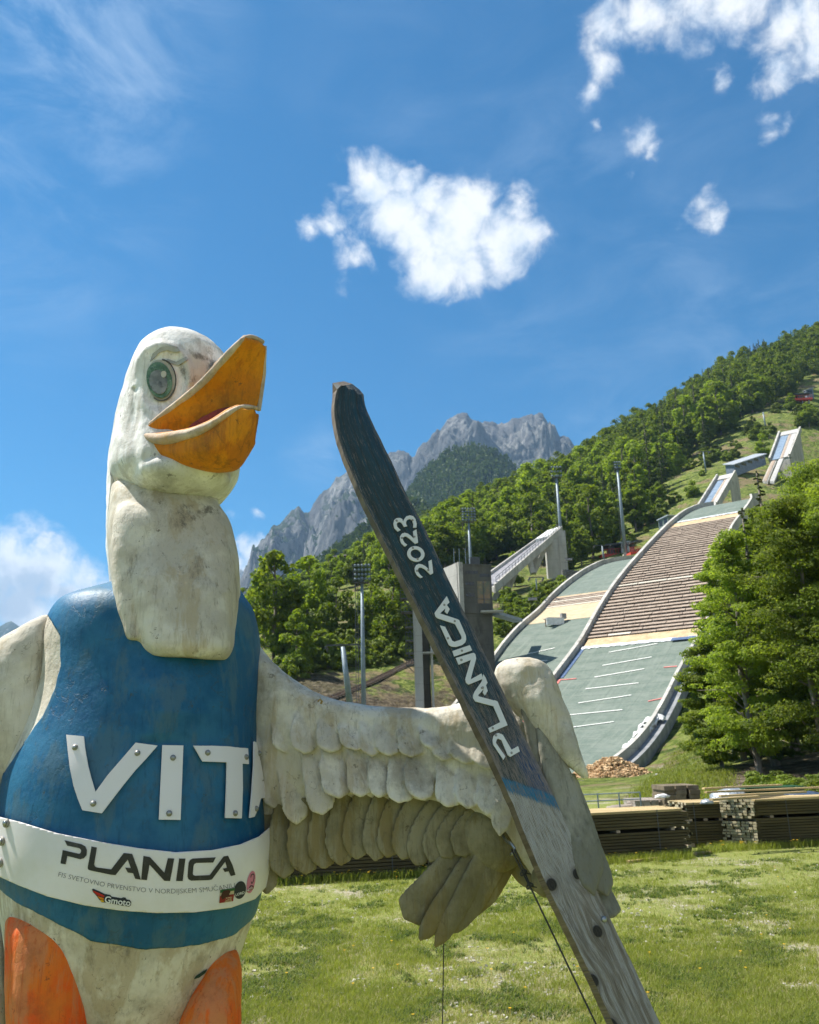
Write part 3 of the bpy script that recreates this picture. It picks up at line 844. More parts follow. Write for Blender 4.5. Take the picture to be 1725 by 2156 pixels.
sv = nt.n('ShaderNodeCombineXYZ', ins={0: nt.math('MULTIPLY', cd_, 1.6), 1: nt.math('MULTIPLY', sd_, .12), 2: 0.0}).outputs[0]
c = nt.mix(nt.math('MULTIPLY', nt.smooth(nt.noise(sv, 1.0, 7, .7), .5, .68), .5), c, (.22, .25, .215))
link(nt, c, b.inputs['Base Color']); bump(nt, b, nt.noise(co, 12., 5, .7), .5, .05); MATG = m
BOARD = noisy('weathered_board', (.27, .205, .16), (.42, .34, .27), 1.2, (.17, .13, .10), .9, stretch=(1, 1, 6))
BOARDL = noisy('pale_board', (.50, .44, .36), (.60, .54, .45), 1.5)
NEWWOOD = noisy('new_plywood', (.42, .30, .17), (.54, .41, .25), .9, (.30, .23, .15))
TAN = noisy('tan_planks', (.40, .33, .21), (.50, .42, .28), .9, (.30, .25, .17), stretch=(1, 1, 5))
BLUEP = noisy('blue_line', (.05, .09, .19), (.09, .14, .24), 2)
REDP = noisy('red_line', (.55, .16, .14), (.62, .22, .2), 2)
WLINE = noisy('white_line', (.72, .72, .68), (.8, .8, .76), 2)

def edge_at(A, ypix):
    """fractional index on a polyline where it is seen at height ypix (full-size photo pixels)"""
    pp = proj(A)[:, 1] * 1.89971
    o = np.argsort(pp)
    return float(np.interp(ypix, pp[o], np.arange(len(A))[o]))
def at(A, i):
    i = min(max(i, 0), len(A) - 1.001); k_ = int(i); f = i - k_
    return A[k_] * (1 - f) + A[k_ + 1] * f
def surf(L, Rr, i, u, dz=0):
    return at(L, i) * (1 - u) + at(Rr, i) * u + np.array([0, 0, dz])
def sheet(name, L, Rr, i0, i1, mat, par, dz=0, u0=0, u1=1, n=24, thick=.12, nu=5):
    V, Fc = [], []
    for a in range(n + 1):
        i = i0 + (i1 - i0) * a / n
        for k_ in range(nu + 1):
            V.append(surf(L, Rr, i, u0 + (u1 - u0) * k_ / nu, dz))
    N = len(V); V = np.array(V); V = np.concatenate([V, V - [0, 0, thick]])
    w_ = nu + 1
    for a in range(n):
        for k_ in range(nu):
            q = (a * w_ + k_, a * w_ + k_ + 1, (a + 1) * w_ + k_ + 1, (a + 1) * w_ + k_)
            Fc.append(q); Fc.append(tuple(N + j for j in q[::-1]))
    for a in range(n):
        Fc.append((a * w_, (a + 1) * w_, N + (a + 1) * w_, N + a * w_)); Fc.append(((a + 1) * w_ + nu, a * w_ + nu, N + a * w_ + nu, N + (a + 1) * w_ + nu))
    for k_ in range(nu):
        Fc.append((k_ + 1, k_, N + k_, N + k_ + 1)); Fc.append((n * w_ + k_, n * w_ + k_ + 1, N + n * w_ + k_ + 1, N + n * w_ + k_))
    return obj(name, V, Fc, mat, par, smooth=False)
def sidewall(name, A, par, out, h=.75, wd=.45, deep=3.0, i0=0, i1=None, mat=None):
    """continuous concrete wall along an edge; out = unit vector away from the mat"""
    i1 = len(A) - 1 if i1 is None else i1
    V, Fc = [], []
    for i in range(i0, i1 + 1):
        p = A[i]
        for (o_, z_) in ((0, -deep), (0, h), (wd, h), (wd, -deep)): V.append(p + out * (o_ + .02) + [0, 0, z_])
    for i in range(i1 - i0):
        a, b_ = i * 4, (i + 1) * 4
        for k_ in range(4):
            k2 = (k_ + 1) % 4
            Fc.append((a + k_, a + k2, b_ + k2, b_ + k_))
    Fc.append((3, 2, 1, 0)); e = (i1 - i0) * 4; Fc.append((e, e + 1, e + 2, e + 3))
    return obj(name, V, Fc, mat or CONC, par)

# ---- large jump
big = empty('ski_jump', Lb[0], 'large ski jump landing slope with rows of bare boards above a green mat', 'ski jump')
iA = edge_at(Lb, 2590)        # lower end of the bare boards
iA2 = edge_at(Lb, 2560)
iB = edge_at(Lb, 2112); iB2 = edge_at(Lb, 2096)
iJ = edge_at(Lb, 2346)
sheet('landing_mat', Lb, Rb, 0, iA, MATG, big)
sheet('upper_landing_mat', Lb, Rb, iB2, NB - 1, MATG, big)
sheet('plywood_strip', Lb, Rb, iA + .02, iA2, NEWWOOD, big, .05, .03, 1, 6)
sheet('plywood_strip', Lb, Rb, iB, iB2 - .02, NEWWOOD, big, .04, 0, 1, 4)
# silvery plastic film along the cut ends of the mat
FILM = noisy('plastic_film', (.55, .58, .60), (.75, .77, .78), 1.5, rough=.25, bumps=.6, bscale=4, bdist=.1)
rng = np.random.default_rng(77)
def film(L, Rr, i, u0, u1, par, w_=.7):
    V, Fc = [], []
    n = 40
    for k_ in range(n + 1):
        u = u0 + (u1 - u0) * k_ / n
        for j, di in enumerate((-w_, 0, w_)):
            V.append(surf(L, Rr, i + di * .5 * rng.uniform(.5, 1.2), u, .08 + (.10 if j == 1 else 0) + rng.uniform(0, .05)))
    for k_ in range(n):
        for j in range(2): Fc.append((k_ * 3 + j, (k_ + 1) * 3 + j, (k_ + 1) * 3 + j + 1, k_ * 3 + j + 1))
    o = obj('plastic_film', V, Fc, FILM, par); return o
film(Lb, Rb, iA - .3, 0.02, .98, big)
film(Lb, Rb, iB2 + .5, .05, .9, big, .9)
# boards laid across: a row = plank on edge every ~0.55 m
mb = MB(); mbl = MB()
sub = sheet('board_floor', Lb, Rb, iA2 + .02, iB - .02, noisy('dark_battens', (.11, .085, .07), (.16, .125, .10), 1.5), big, -.12, n=40)
Ltot = np.concatenate([[0], np.cumsum(np.linalg.norm(np.diff(Lb, axis=0), axis=1))])
s0, s1 = np.interp([iA2, iB], np.arange(NB), Ltot)
nrow = int((s1 - s0) / 1.15)
for r_ in range(nrow):
    i = float(np.interp(s0 + (s1 - s0) * (r_ + .5) / nrow, Ltot, np.arange(NB)))
    u = 0.0
    while u < .995:
        u2 = min(1.0, u + rng.uniform(.18, .34))
        zz = rng.uniform(-.02, .04)
        a, b_ = surf(Lb, Rb, i, u + .004, .06 + zz), surf(Lb, Rb, i, u2 - .004, .06 + zz)
        t = at(Lb, i + .5) - at(Lb, i); t /= np.linalg.norm(t)
        mbx_ = MB() if (rng.random() < .02 or abs(i - iJ) < .5) else mb
        mbx_.beam(a, b_, rng.uniform(.42, .58), .13, up=np.cross(np.cross(t, b_ - a), t) * -1 if False else np.cross(b_ - a, t))
        if mbx_ is not mb: mbx_.build('bright_board', BOARDL, big)
        u = u2
mb.build('board_row', BOARD, big)
sidewall('side_wall', Lb, big, -CR, h=.9, wd=.55, deep=4.5)
sidewall('side_wall', Rb, big, CR, h=1.0, wd=.4, deep=2.2)
sidewall('gutter', Rb[:34] + CR * .46, big, CR, h=.05, wd=.9, deep=1.4, mat=noisy('grey_gutter', (.17, .18, .19), (.26, .27, .28), 1))
# painted lines
mw = MB(); mr_ = MB(); mbu = MB()
def cross_line(mbx, L, Rr, i, u0, u1, wd=.16, dz=.06):
    mbx.beam(surf(L, Rr, i, u0, dz), surf(L, Rr, i, u1, dz), wd, .03, up=np.cross(surf(L, Rr, i, 1) - surf(L, Rr, i, 0), at(L, min(i + 1, NB - 1)) - at(L, i)))
def u_of(L, Rr, xo, yo, i_guess=None):
    """landing coordinates of a photo point: search index and u"""
    best = None
    for i in np.arange(0, NB - 1, .5):
        for u in np.linspace(0, 1, 41):
            q = proj(surf(L, Rr, i, u, .06)) * 1.89971
            d = (q[0] - xo) ** 2 + (q[1] - yo) ** 2
            if best is None or d < best[0]: best = (d, i, u)
    return best[1], best[2]
def zz3(x, y): return 1900 + x / 1.2527, 1950 + y / 1.2527
for (x0, y0, x1, y1) in [(678, 823, 920, 784), (640, 885, 888, 849), (600, 948, 852, 912), (557, 1012, 816, 977), (514, 1077, 777, 1044), (470, 1142, 738, 1110), (440, 1205, 692, 1178)]:
    i, u0 = u_of(Lb, Rb, *zz3(x0, y0)); j, u1 = u_of(Lb, Rb, *zz3(x1, y1))
    mw.beam(surf(Lb, Rb, i, u0, .07), surf(Lb, Rb, j, u1, .07), .17, .03, up=np.cross(surf(Lb, Rb, i, 1) - surf(Lb, Rb, i, 0), at(Lb, i + 1) - at(Lb, i)))
for (x0, y0, x1, y1) in [(432, 968, 515, 960), (862, 1068, 948, 1056), (946, 899, 1010, 890)]:
    i, u0 = u_of(Lb, Rb, *zz3(x0, y0)); j, u1 = u_of(Lb, Rb, *zz3(x1, y1))
    mr_.beam(surf(Lb, Rb, i, u0, .07), surf(Lb, Rb, j, max(u1, u0 + .05), .07), .2, .03, up=np.cross(surf(Lb, Rb, i, 1) - surf(Lb, Rb, i, 0), at(Lb, i + 1) - at(Lb, i)))
mw.build('distance_line', WLINE, big)
iRed = edge_at(Lb, 2720)
mr_.strip([surf(Lb, Rb, i, .015, .075) for i in np.linspace(iRed - 14, iRed, 12)], [surf(Lb, Rb, i, .045, .075) for i in np.linspace(iRed - 14, iRed, 12)])
iR0, iR1 = 30, 42
mr_.strip([surf(Lb, Rb, i, .965, .075) for i in np.linspace(iR0, iR1, 12)], [surf(Lb, Rb, i, .985, .075) for i in np.linspace(iR0, iR1, 12)])
mr_.build('red_line', REDP, big)
mbu.strip([surf(Lb, Rb, i, .015, .075) for i in np.linspace(iRed + .3, iA - .3, 14)], [surf(Lb, Rb, i, .05, .075) for i in np.linspace(iRed + .3, iA - .3, 14)])
mbu.build('blue_line', BLUEP, big); mbu = MB()
mbu.strip([surf(Lb, Rb, iA - 1, u, .3) for u in np.linspace(.78, .97, 5)], [surf(Lb, Rb, iA - .4, u, .3) for u in np.linspace(.78, .97, 5)])
mbu.build('blue_line', BLUEP, big)

# ---- small jump
sml = empty('ski_jump', Ls[0], 'smaller ski jump landing slope left of the striped one, half green half tan boards', 'ski jump')
jA, jB, jC = edge_at(Ls, 2500), edge_at(Ls, 2436), edge_at(Ls, 2396)
sheet('landing_mat', Ls, Rs, 0, jA, MATG, sml)
sheet('plank_field', Ls, Rs, jA + .02, jB, TAN, sml, .05, n=8)
sheet('upper_landing_mat', Ls, Rs, jC + .6, NB - 1, MATG, sml)
sheet('plywood_strip', Ls, Rs, jC, jC + .58, NEWWOOD, sml, .05, n=3)
sheet('board_floor', Ls, Rs, jB + .02, jC - .02, noisy('dark_battens_low', (.11, .085, .07), (.16, .125, .10), 1.5), sml, -.12, n=6)
mb = MB(); mbl = MB()
for i, k_ in zip(np.linspace(jB + .2, jC - .2, 6), (1, 0, 0, 1, 0, 0)):
    mbx_ = MB() if k_ else mb
    mbx_.beam(surf(Ls, Rs, i, .01, .06), surf(Ls, Rs, i, .99, .06), .5, .13, up=np.cross(surf(Ls, Rs, i, 1) - surf(Ls, Rs, i, 0), at(Ls, i + 1) - at(Ls, i)))
    if k_: mbx_.build('bright_board', BOARDL, sml)
mb.build('board_row', BOARD, sml)
sidewall('side_wall', Ls, sml, -CR, h=.9, wd=.5, deep=3.5)
mw = MB()
for (x0, y0, x1, y1) in [(258, 832, 402, 806), (300, 875, 360, 865)]:
    i, u0 = u_of(Ls, Rs, *zz3(x0, y0)); j, u1 = u_of(Ls, Rs, *zz3(x1, y1))
    mw.beam(surf(Ls, Rs, i, u0, .07), surf(Ls, Rs, j, u1, .07), .17, .03, up=np.cross(surf(Ls, Rs, i, 1) - surf(Ls, Rs, i, 0), at(Ls, i + 1) - at(Ls, i)))
mw.build('distance_line', WLINE, sml)
mbu = MB(); i, u0 = u_of(Ls, Rs, *zz3(372, 933)); j, u1 = u_of(Ls, Rs, *zz3(416, 928))
mbu.beam(surf(Ls, Rs, i, u0, .07), surf(Ls, Rs, j, u1, .07), .2, .03, up=(0, 0, 1)); mbu.build('blue_line', BLUEP, sml)
# crate with tools standing on the small landing
i, u = u_of(Ls, Rs, *zz3(400, 690)); p = surf(Ls, Rs, i, u, .1)
e = empty('work_platform', p, 'small pale work platform standing at the lower edge of the tan boards', 'work platform')
mb = MB(); mb.box(p + [0, 0, .9], (3.0, 1.8, .12), .3); mb.build('deck', BOARDL, e)
mb = MB(); mb.box(p + [0, -.9, .35], (3.0, .12, 1.1), .3); mb.build('front_board', WHITEP, e)
for a in (-1.3, 1.3):
    mb = MB(); mb.beam(p + [a, .5, -.6], p + [a, .5, .9], .15, .15, up=(1, 0, 0)); mb.build('leg', BOARD, e)
mb = MB(); mb.box(p + [1.5, .4, 1.3], (.8, .7, .8), .3); mb.build('tool_box', noisy('grey_box', (.2, .2, .2), (.3, .3, .3), 3), e)
# tarpaulin bundles and foam wedges on the right edge of the large landing
for (x, y, s, lb) in [(885, 1185, 1.0, 'large folded white tarpaulin hanging over the right wall of the landing'), (835, 1235, .8, 'white foam sheets lying along the wall below the folded tarpaulin'), (790, 1295, .7, 'lower grey white sheets at the foot of the landing wall'), (695, 1390, .5, 'small white sheets scraps where the landing ends')]:
    i, u = u_of(Lb, Rb, *zz3(x, y)); p = surf(Lb, Rb, i, u, .1)
    e = empty('tarpaulin', p, lb, 'tarpaulin')
    for k_ in range(3):
        bm = bmesh.new(); bmesh.ops.create_grid(bm, x_segments=8, y_segments=6, size=1.0)
        tdir = at(Lb, i + 1) - at(Lb, i); tdir /= np.linalg.norm(tdir)
        off = tdir * (k_ - 1.5) * 1.1 * s + CR * rng.uniform(-.5, .6) * s
        V = np.array([v_.co for v_ in bm.verts])
        Z = np.array([noise.noise(Vector((v_[0] * 1.4 + k_ * 5 + x, v_[1] * 1.4, 0))) for v_ in V]) * .55 + .25 * (1 - V[:, 0] ** 2)
        W = p + off + V[:, :1] * CR * .8 * s + V[:, 1:2] * tdir * .6 * s + np.stack([0 * Z, 0 * Z, (Z + .35) * s], 1)
        Fc = [tuple(v_.index for v_ in f.verts) for f in bm.faces]; bm.free()
        o = obj('folded_sheet', W, Fc, WHITEP, e, smooth=True)
        so = o.modifiers.new('thickness', 'SOLIDIFY'); so.thickness = .06

# ---- inrun ramps
GREYS = noisy('grey_sheet', (.36, .355, .34), (.46, .45, .43), 1.2, (.26, .25, .24))
TRACK = noisy('blue_track', (.13, .19, .27), (.20, .27, .36), 1.0)
def ramp(name, label, BL, BR_, TL, TR, par_h=.9, legs=True, plate=.16, cat='start ramp'):
    """ramp given by its four deck corners (bottom left/right, top left/right)"""
    BL, BR_, TL, TR = map(np.asarray, (BL, BR_, TL, TR))
    e = empty(name, (BL + BR_) / 2, label, cat)
    S = lambda t, u: (BL * (1 - u) + BR_ * u) * (1 - t) + (TL * (1 - u) + TR * u) * t
    ac = TR - TL; ac[2] = 0; L = np.linalg.norm(ac); ac = ac / L
    ln = (TL - BL) / np.linalg.norm(TL - BL)
    up = np.cross(ac, ln); up = up / np.linalg.norm(up); up = up if up[2] > 0 else -up
    def slab(nm, u0, u1, t0, t1, h0, h1, mat):
        mb = MB(); P_ = [S(t, u) + up * h for h in (h0, h1) for (t, u) in ((t0, u0), (t0, u1), (t1, u1), (t1, u0))]
        mb.hexa(P_); return mb.build(nm, mat, e)
    slab('deck', 0, 1, 0, 1, -.7, 0, CONC)
    slab('track', .12, .46, 0, 1 - plate, .01, .10, TRACK)
    slab('snow_strip', .52, .62, 0, 1 - plate, .01, .16, BOARD)
    slab('snow_strip', .64, .86, 0, 1 - plate, .01, .22, GREYS)
    slab('top_plate', .05, .95, 1 - plate + .01, 1, .02, .32, GREYS)
    for u0, u1 in ((-.06, .03), (.94, 1.02)):
        slab('parapet', u0, u1, 0, 1, -.7, par_h, CONC)
    return e, S, up
# large jump inrun
bl, br = U(1474, 1068, 192), U(1512, 1065, 189); tl, tr = U(1513, 1005, 207), U(1551, 997, 204)
e, S, up = ramp('start_ramp', 'lower start ramp with a blue track, directly above the large landing', bl, br, tl, tr)
mb = MB(); q = S(1, .97); q2 = S(.62, .97)
mb.hexa([q2 + [0, -.4, -6], q + [0, -.4, -9], q + [.9, 1, -9], q2 + [.9, 1, -6], q2 + [0, -.4, -.8], q + [0, -.4, -.8], q + [.9, 1, -.8], q2 + [.9, 1, -.8]]); mb.build('support_wall', CONC, e)
# upper inrun
bl, br = U(1622, 970, 268), U(1665, 961, 264); tl, tr = U(1643, 912, 290), U(1687, 903, 286)
e, S, up = ramp('start_ramp', 'upper start ramp with a blue track, highest on the hillside near the tall trees', bl, br, tl, tr)
bl, br = U(1606, 1012, 252), U(1632, 1016, 249); tl, tr = U(1624, 972, 266), U(1652, 966, 263)
def seg(nm, u0, u1, h0, h1, mat):
    S2 = lambda t, u: (bl * (1 - u) + br * u) * (1 - t) + (tl * (1 - u) + tr * u) * t
    mb = MB(); mb.hexa([S2(t, u) + [0, 0, h] for h in (h0, h1) for (t, u) in ((0, u0), (0, u1), (1, u1), (1, u0))]); mb.build(nm, mat, e)
seg('lower_deck', 0, .42, -.8, 0, CONC); seg('lower_track', .08, .34, .02, .2, BOARD); seg('lower_strip', .6, .95, -.5, .3, GREYS)
# solid earth-toned plinth carrying the ramp down to the slope
mb = MB(); P_ = []
for t, u in ((0, .03), (0, .94), (1, .94), (1, .03)):
    q = S(t, u); P_.append([q[0], q[1], gz(q[0], q[1]) - 1.5])
for t, u in ((0, .03), (0, .94), (1, .94), (1, .03)): P_.append(S(t, u) - [0, 0, .72])
mb.hexa(P_); mb.build('plinth', CONC, e)
# small jump inrun on trestle legs
TL_, TR_ = U(1150, 1122, 197), U(1184, 1111, 199)
BL_, BR2 = U(1010, 1222, 168), U(1042, 1234, 163)
e = empty('start_ramp', (BL_ + BR2) / 2, 'concrete start ramp on slanting V-shaped legs beside the grey judges tower', 'start ramp')
S = lambda t, u: (BL_ * (1 - u) + BR2 * u) * (1 - t) + (TL_ * (1 - u) + TR_ * u) * t
def slab_(nm, u0, u1, t0, t1, z0, z1, mat):
    mb = MB(); P_ = [S(t, u) + np.array([0, 0, h]) for h in (z0, z1) for (t, u) in ((t0, u0), (t0, u1), (t1, u1), (t1, u0))]; mb.hexa(P_); return mb.build(nm, mat, e)
slab_('deck', 0, 1, 0, 1, -1.3, -.3, CONC)
slab_('track', .2, .8, 0, .78, -.29, -.12, noisy('grey_track', (.20, .20, .22), (.28, .28, .3), 1))
slab_('parapet', .93, 1.02, 0, 1, -1.35, .35, CONC); slab_('parapet', -.02, .07, 0, 1, -1.3, .35, CONC)
slab_('top_plate', .1, .9, .79, 1.0, -.28, .5, WHITEP)
mb = MB()
for t in np.linspace(.02, .98, 24): mb.beam(S(t, .98) + [0, 0, .3], S(t, .98) + [0, 0, 1.4], .08, .08, up=(1, 0, 0))
mb.beam(S(.02, .98) + [0, 0, 1.4], S(.98, .98) + [0, 0, 1.4], .08, .08); mb.beam(S(.02, .98) + [0, 0, .85], S(.98, .98) + [0, 0, .85], .06, .06)
mb.build('railing', DARKM, e)
def leg_to(t, xg, yg, u=.8, w_=1.0):
    a = S(t, u) + [0, 0, -1.2]; g = U(xg, yg, a[1] - .5)
    mb = MB(); mb.beam(g - [0, 0, 1.0], a, w_, 1.3, up=(0, 1, 0)); mb.build('leg', CONC, e)
CONCW = CONC
leg_to(.20, 1058, 1252); leg_to(.32, 1066, 1240); leg_to(.62, 1120, 1195); leg_to(.78, 1124, 1198); leg_to(.5, 1122, 1198); leg_to(.1, 1040, 1255)
mb = MB(); a = S(.86, .75); mb.box(a + [0, 0, -6.2], (2.6, 2.0, 10.0), 0); mb.build('pier', CONC, e)
mb = MB(); a = S(.985, .55); mb.box(a + [.7, 0, -6.3], (3.2, 3.0, 11.8), 0); mb.build('end_wall', CONC, e)

# ---- small green mat jump far left, with its little ramp
for (pts, lb, wd, wall) in [([(598, 1396, 132), (640, 1370, 140), (680, 1350, 148), (712, 1338, 154)], 'small practice jump with a narrow green mat on the left slope', 3.2, True)]:
    A = np.array([U(*q) for q in pts]) + [0, 0, .8]
    e = empty('practice_jump', A[0], lb, 'ski jump')
    t = A[-1] - A[0]; t[2] = 0; t /= np.linalg.norm(t); cr = np.array([t[1], -t[0], 0])
    sheet('landing_mat', A, A + cr * wd, 1.1, 3, MATG, e, 0, n=10)
    sheet('outrun_path', A, A + cr * wd, 0, 1.09, CONC, e, -.02, n=6)
    sidewall('side_wall', A, e, -cr, h=.5, wd=.3, deep=2.2)
    sidewall('side_wall', A + cr * wd, e, cr, h=.5, wd=.3, deep=2.2)
A0, A1 = U(765, 1298, 158), U(800, 1272, 163)
e = empty('practice_ramp', A0, 'little wooden start ramp on thin legs left of the concrete column', 'start ramp')
mb = MB(); mb.beam(A0 + [0, 0, .6], A1 + [0, 0, .6], 1.4, .25); mb.build('deck', noisy('grey_wood', (.25, .24, .22), (.35, .34, .31), 2), e)
for f in (.45, .7, .97):
    q = A0 + (A1 - A0) * f + [0, 0, .45]; mb = MB(); mb.beam(q, [q[0], q[1], gz(q[0], q[1]) - .2], .15, .15, up=(1, 0, 0)); mb.build('leg', BOARD, e)
mb = MB(); q = A1 + [1.6, 0, .4]; mb.box([q[0], q[1], q[2] - 1.4], (3.4, 1.5, .18)); mb.build('platform', noisy('grey_wood_deck', (.25, .24, .22), (.35, .34, .31), 2), e)

# ---- judges' tower
def tower():
    Yf = 124.0
    c = U(983, 1365, Yf)
    zb = gz(c[0], c[1]) - .5
    zt = U(985, 1190, Yf)[2]
    e = empty('judges_tower', (c[0], c[1], zb), 'grey concrete judges tower with rows of small dark windows', 'tower')
    xl, xm, xr = U(938, 1280, Yf)[0], U(966, 1280, Yf)[0], U(1037, 1280, Yf + 1)[0]
    xm, xr, xl = xm + .2, xr + .1, xl
    zs = U(1000, 1290, Yf)[2]
    # main block: left face and front face
    A = np.array([xl, Yf + 4.5]); B = np.array([xm, Yf]); Cc = np.array([xr, Yf + 1.2]); D = Cc + (A - B)
    def prism(nm, pts, z0, z1, mat):
        n = len(pts); V = [(p[0], p[1], z0) for p in pts] + [(p[0], p[1], z1) for p in pts]
        Fc = [tuple(range(n - 1, -1, -1)), tuple(range(n, 2 * n))] + [(i, (i + 1) % n, n + (i + 1) % n, n + i) for i in range(n)]
        return obj(nm, V, Fc, mat, e)
    prism('upper_block', [A, B, Cc, D], zs, zt, CONCD)
    cen = (A + B + Cc + D) / 4
    sh = lambda p, k_: cen + (p - cen) * k_
    prism('base_block', [sh(A, .93), sh(B, .93), sh(Cc, .96), sh(D, .93)], zb, zs - .002, CONCD)
    # pale side wall and cornice
    nrm = np.array([(A - B)[1], -(A - B)[0]]); nrm /= np.linalg.norm(nrm); nrm = nrm if nrm[0] < 0 else -nrm
    a1, b1 = A + nrm * .004, B + nrm * .004
    prism('side_wall', [a1 + nrm * .25, b1 + nrm * .25, b1, a1], zb, zt + .4, CONC)
    fr = (Cc - B) / np.linalg.norm(Cc - B); fn = np.array([fr[1], -fr[0]])
    prism('corner_pier', [B - fr * .15 + fn * .55, B + fr * .55 + fn * .35, B + fr * .55 + fn * .003, B - fr * .15 + fn * .003], zs - 1, zt + .42, CONC)
    prism('roof_edge', [sh(A, 1.03), sh(B, 1.03), sh(Cc, 1.03), sh(D, 1.03)], zt, zt + .25, CONCD)
    W = np.linalg.norm(Cc - B)
    def pane(nm, u, z, w_, h_, mat, d=.05):
        q = B + fr * (u * W); mb = MB()
        Pp = []
        for zz in (z - h_ / 2, z + h_ / 2):
            for (s_, dd) in ((-w_ / 2, .0), (w_ / 2, .0), (w_ / 2, d), (-w_ / 2, d)):
                r_ = q + fr * s_ + fn * (dd - .02); Pp.append((r_[0], r_[1], zz))
        mb.hexa(Pp); return mb.build(nm, mat, e)
    H = zt - zs
    for u in (.24, .32, .40, .48, .56): pane('window', u, zt - H * .14, .34, .44, GLASS)
    for u in (.68, .76, .84, .92): pane('window', u, zt - H * .20, .34, .44, GLASS)
    for u in (.24, .33, .42): pane('window', u, zt - H * .38, .38, .52, GLASS); pane('window', u, zt - H * .62, .38, .52, GLASS)
    WARM = noisy('warm_window_glass', (.22, .13, .05), (.08, .10, .05), .8, (.35, .24, .08), rough=.2, spec=.6)
    pane('large_window', .74, zt - H * .56, 1.9, 3.2, WARM)
    pane('window_frame', .74, zt - H * .56, .12, 3.2, DARKM, .09); pane('window_frame', .74, zt - H * .70, 1.9, .10, DARKM, .09)
    # balcony and footbridge to the hill
    q = B + fr * W * .9; z = zs + .1
    mb = MB(); mb.box((q[0] + .2, q[1] - .9, z), (3.2, 1.6, .18)); mb.build('balcony', CONC, e)
    mb = MB()
    for a in (-1.3, -.6, .1, .8, 1.5): mb.beam((q[0] + .2 + a, q[1] - 1.6, z), (q[0] + .2 + a, q[1] - 1.6, z + 1.0), .05, .05, up=(1, 0, 0))
    mb.beam((q[0] - 1.2, q[1] - 1.6, z + 1.0), (q[0] + 1.8, q[1] - 1.6, z + 1.0), .05, .05); mb.build('railing', DARKM, e)
    g = U(1092, 1307, Yf + 6)
    mb = MB(); mb.beam((q[0] + .8, q[1] + .5, z - .1), g, 1.5, .45); mb.build('footbridge', STEEL, e)
    mb = MB(); mb.box((xm + 2.6, Yf + 2.5, zt + .9), (1.4, 1.2, 1.4)); mb.build('roof_hatch', DARKM, e)
    for dx in (1.2, 2.0, 2.9):
        mb = MB(); mb.tube([(xm + dx - 1.6, Yf + 3, zt), (xm + dx - 1.6, Yf + 3, zt + 3.2)], .05, 6); mb.build('flag_pole', STEEL, e)
tower()

# ---- lift column with service platforms
def lift_column():
    Y = 112.0
    c = U(889, 1442, Y); zb = gz(c[0], c[1]) - .3
    zt = U(882, 1262, Y)[2]
    e = empty('stair_tower', (c[0], c[1], zb), 'pale concrete column with small service platforms left of the ski', 'tower')
    xa, xb, xc = U(872, 1380, Y)[0], U(890, 1380, Y)[0], U(909, 1380, Y)[0]
    mb = MB(); mb.box(((xa + xb) / 2, Y, (zb + zt) / 2), (xb - xa, 2.2, zt - zb)); mb.build('pier', CONC, e)
    mb = MB(); mb.box(((xb + xc) / 2 - .1, Y + 1.2, (zb + zt) / 2), (xc - xb - .25, 1.2, zt - zb - .5)); mb.build('lift_shaft', CONCD, e)
    mb = MB(); mb.box((xc + .02, Y + .6, (zb + zt) / 2), (.28, 2.2, zt - zb - .2)); mb.build('pier', CONC, e)
    for y in (1290, 1322, 1350, 1376, 1402, 1262, 1235):
        z = U(870, y, Y)[2]
        f = 1.0 if y > 1300 else 1.5
        o = MB(); o.box((xa - f / 2 - .03, Y - .2, z), (f, 1.6, .14)); fl = o.build('service_platform', DARKM, e)
        o = MB()
        for dx in np.linspace(-f, 0, 4): o.beam((xa + dx, Y - .9, z), (xa + dx, Y - .9, z + 1.05), .05, .05, up=(1, 0, 0))
        for hz in (.55, 1.05): o.beam((xa - f, Y - .9, z + hz), (xa, Y - .9, z + hz), .05, .05); o.beam((xa - f, Y - .9, z + hz), (xa - f, Y + .5, z + hz), .05, .05)
        o.beam((xa - f * .9, Y - .2, z), (xa, Y - .2, z - f * .9), .09, .09, up=(0, 1, 0))
        o.build('railing', DARKM, fl)
    z = U(900, 1376, Y)[2]; o = MB(); o.box(((xb + xc) / 2 + .3, Y - .6, z), (xc - xb + .9, 1.3, .2)); o.build('balcony', CONC, e)
lift_column()

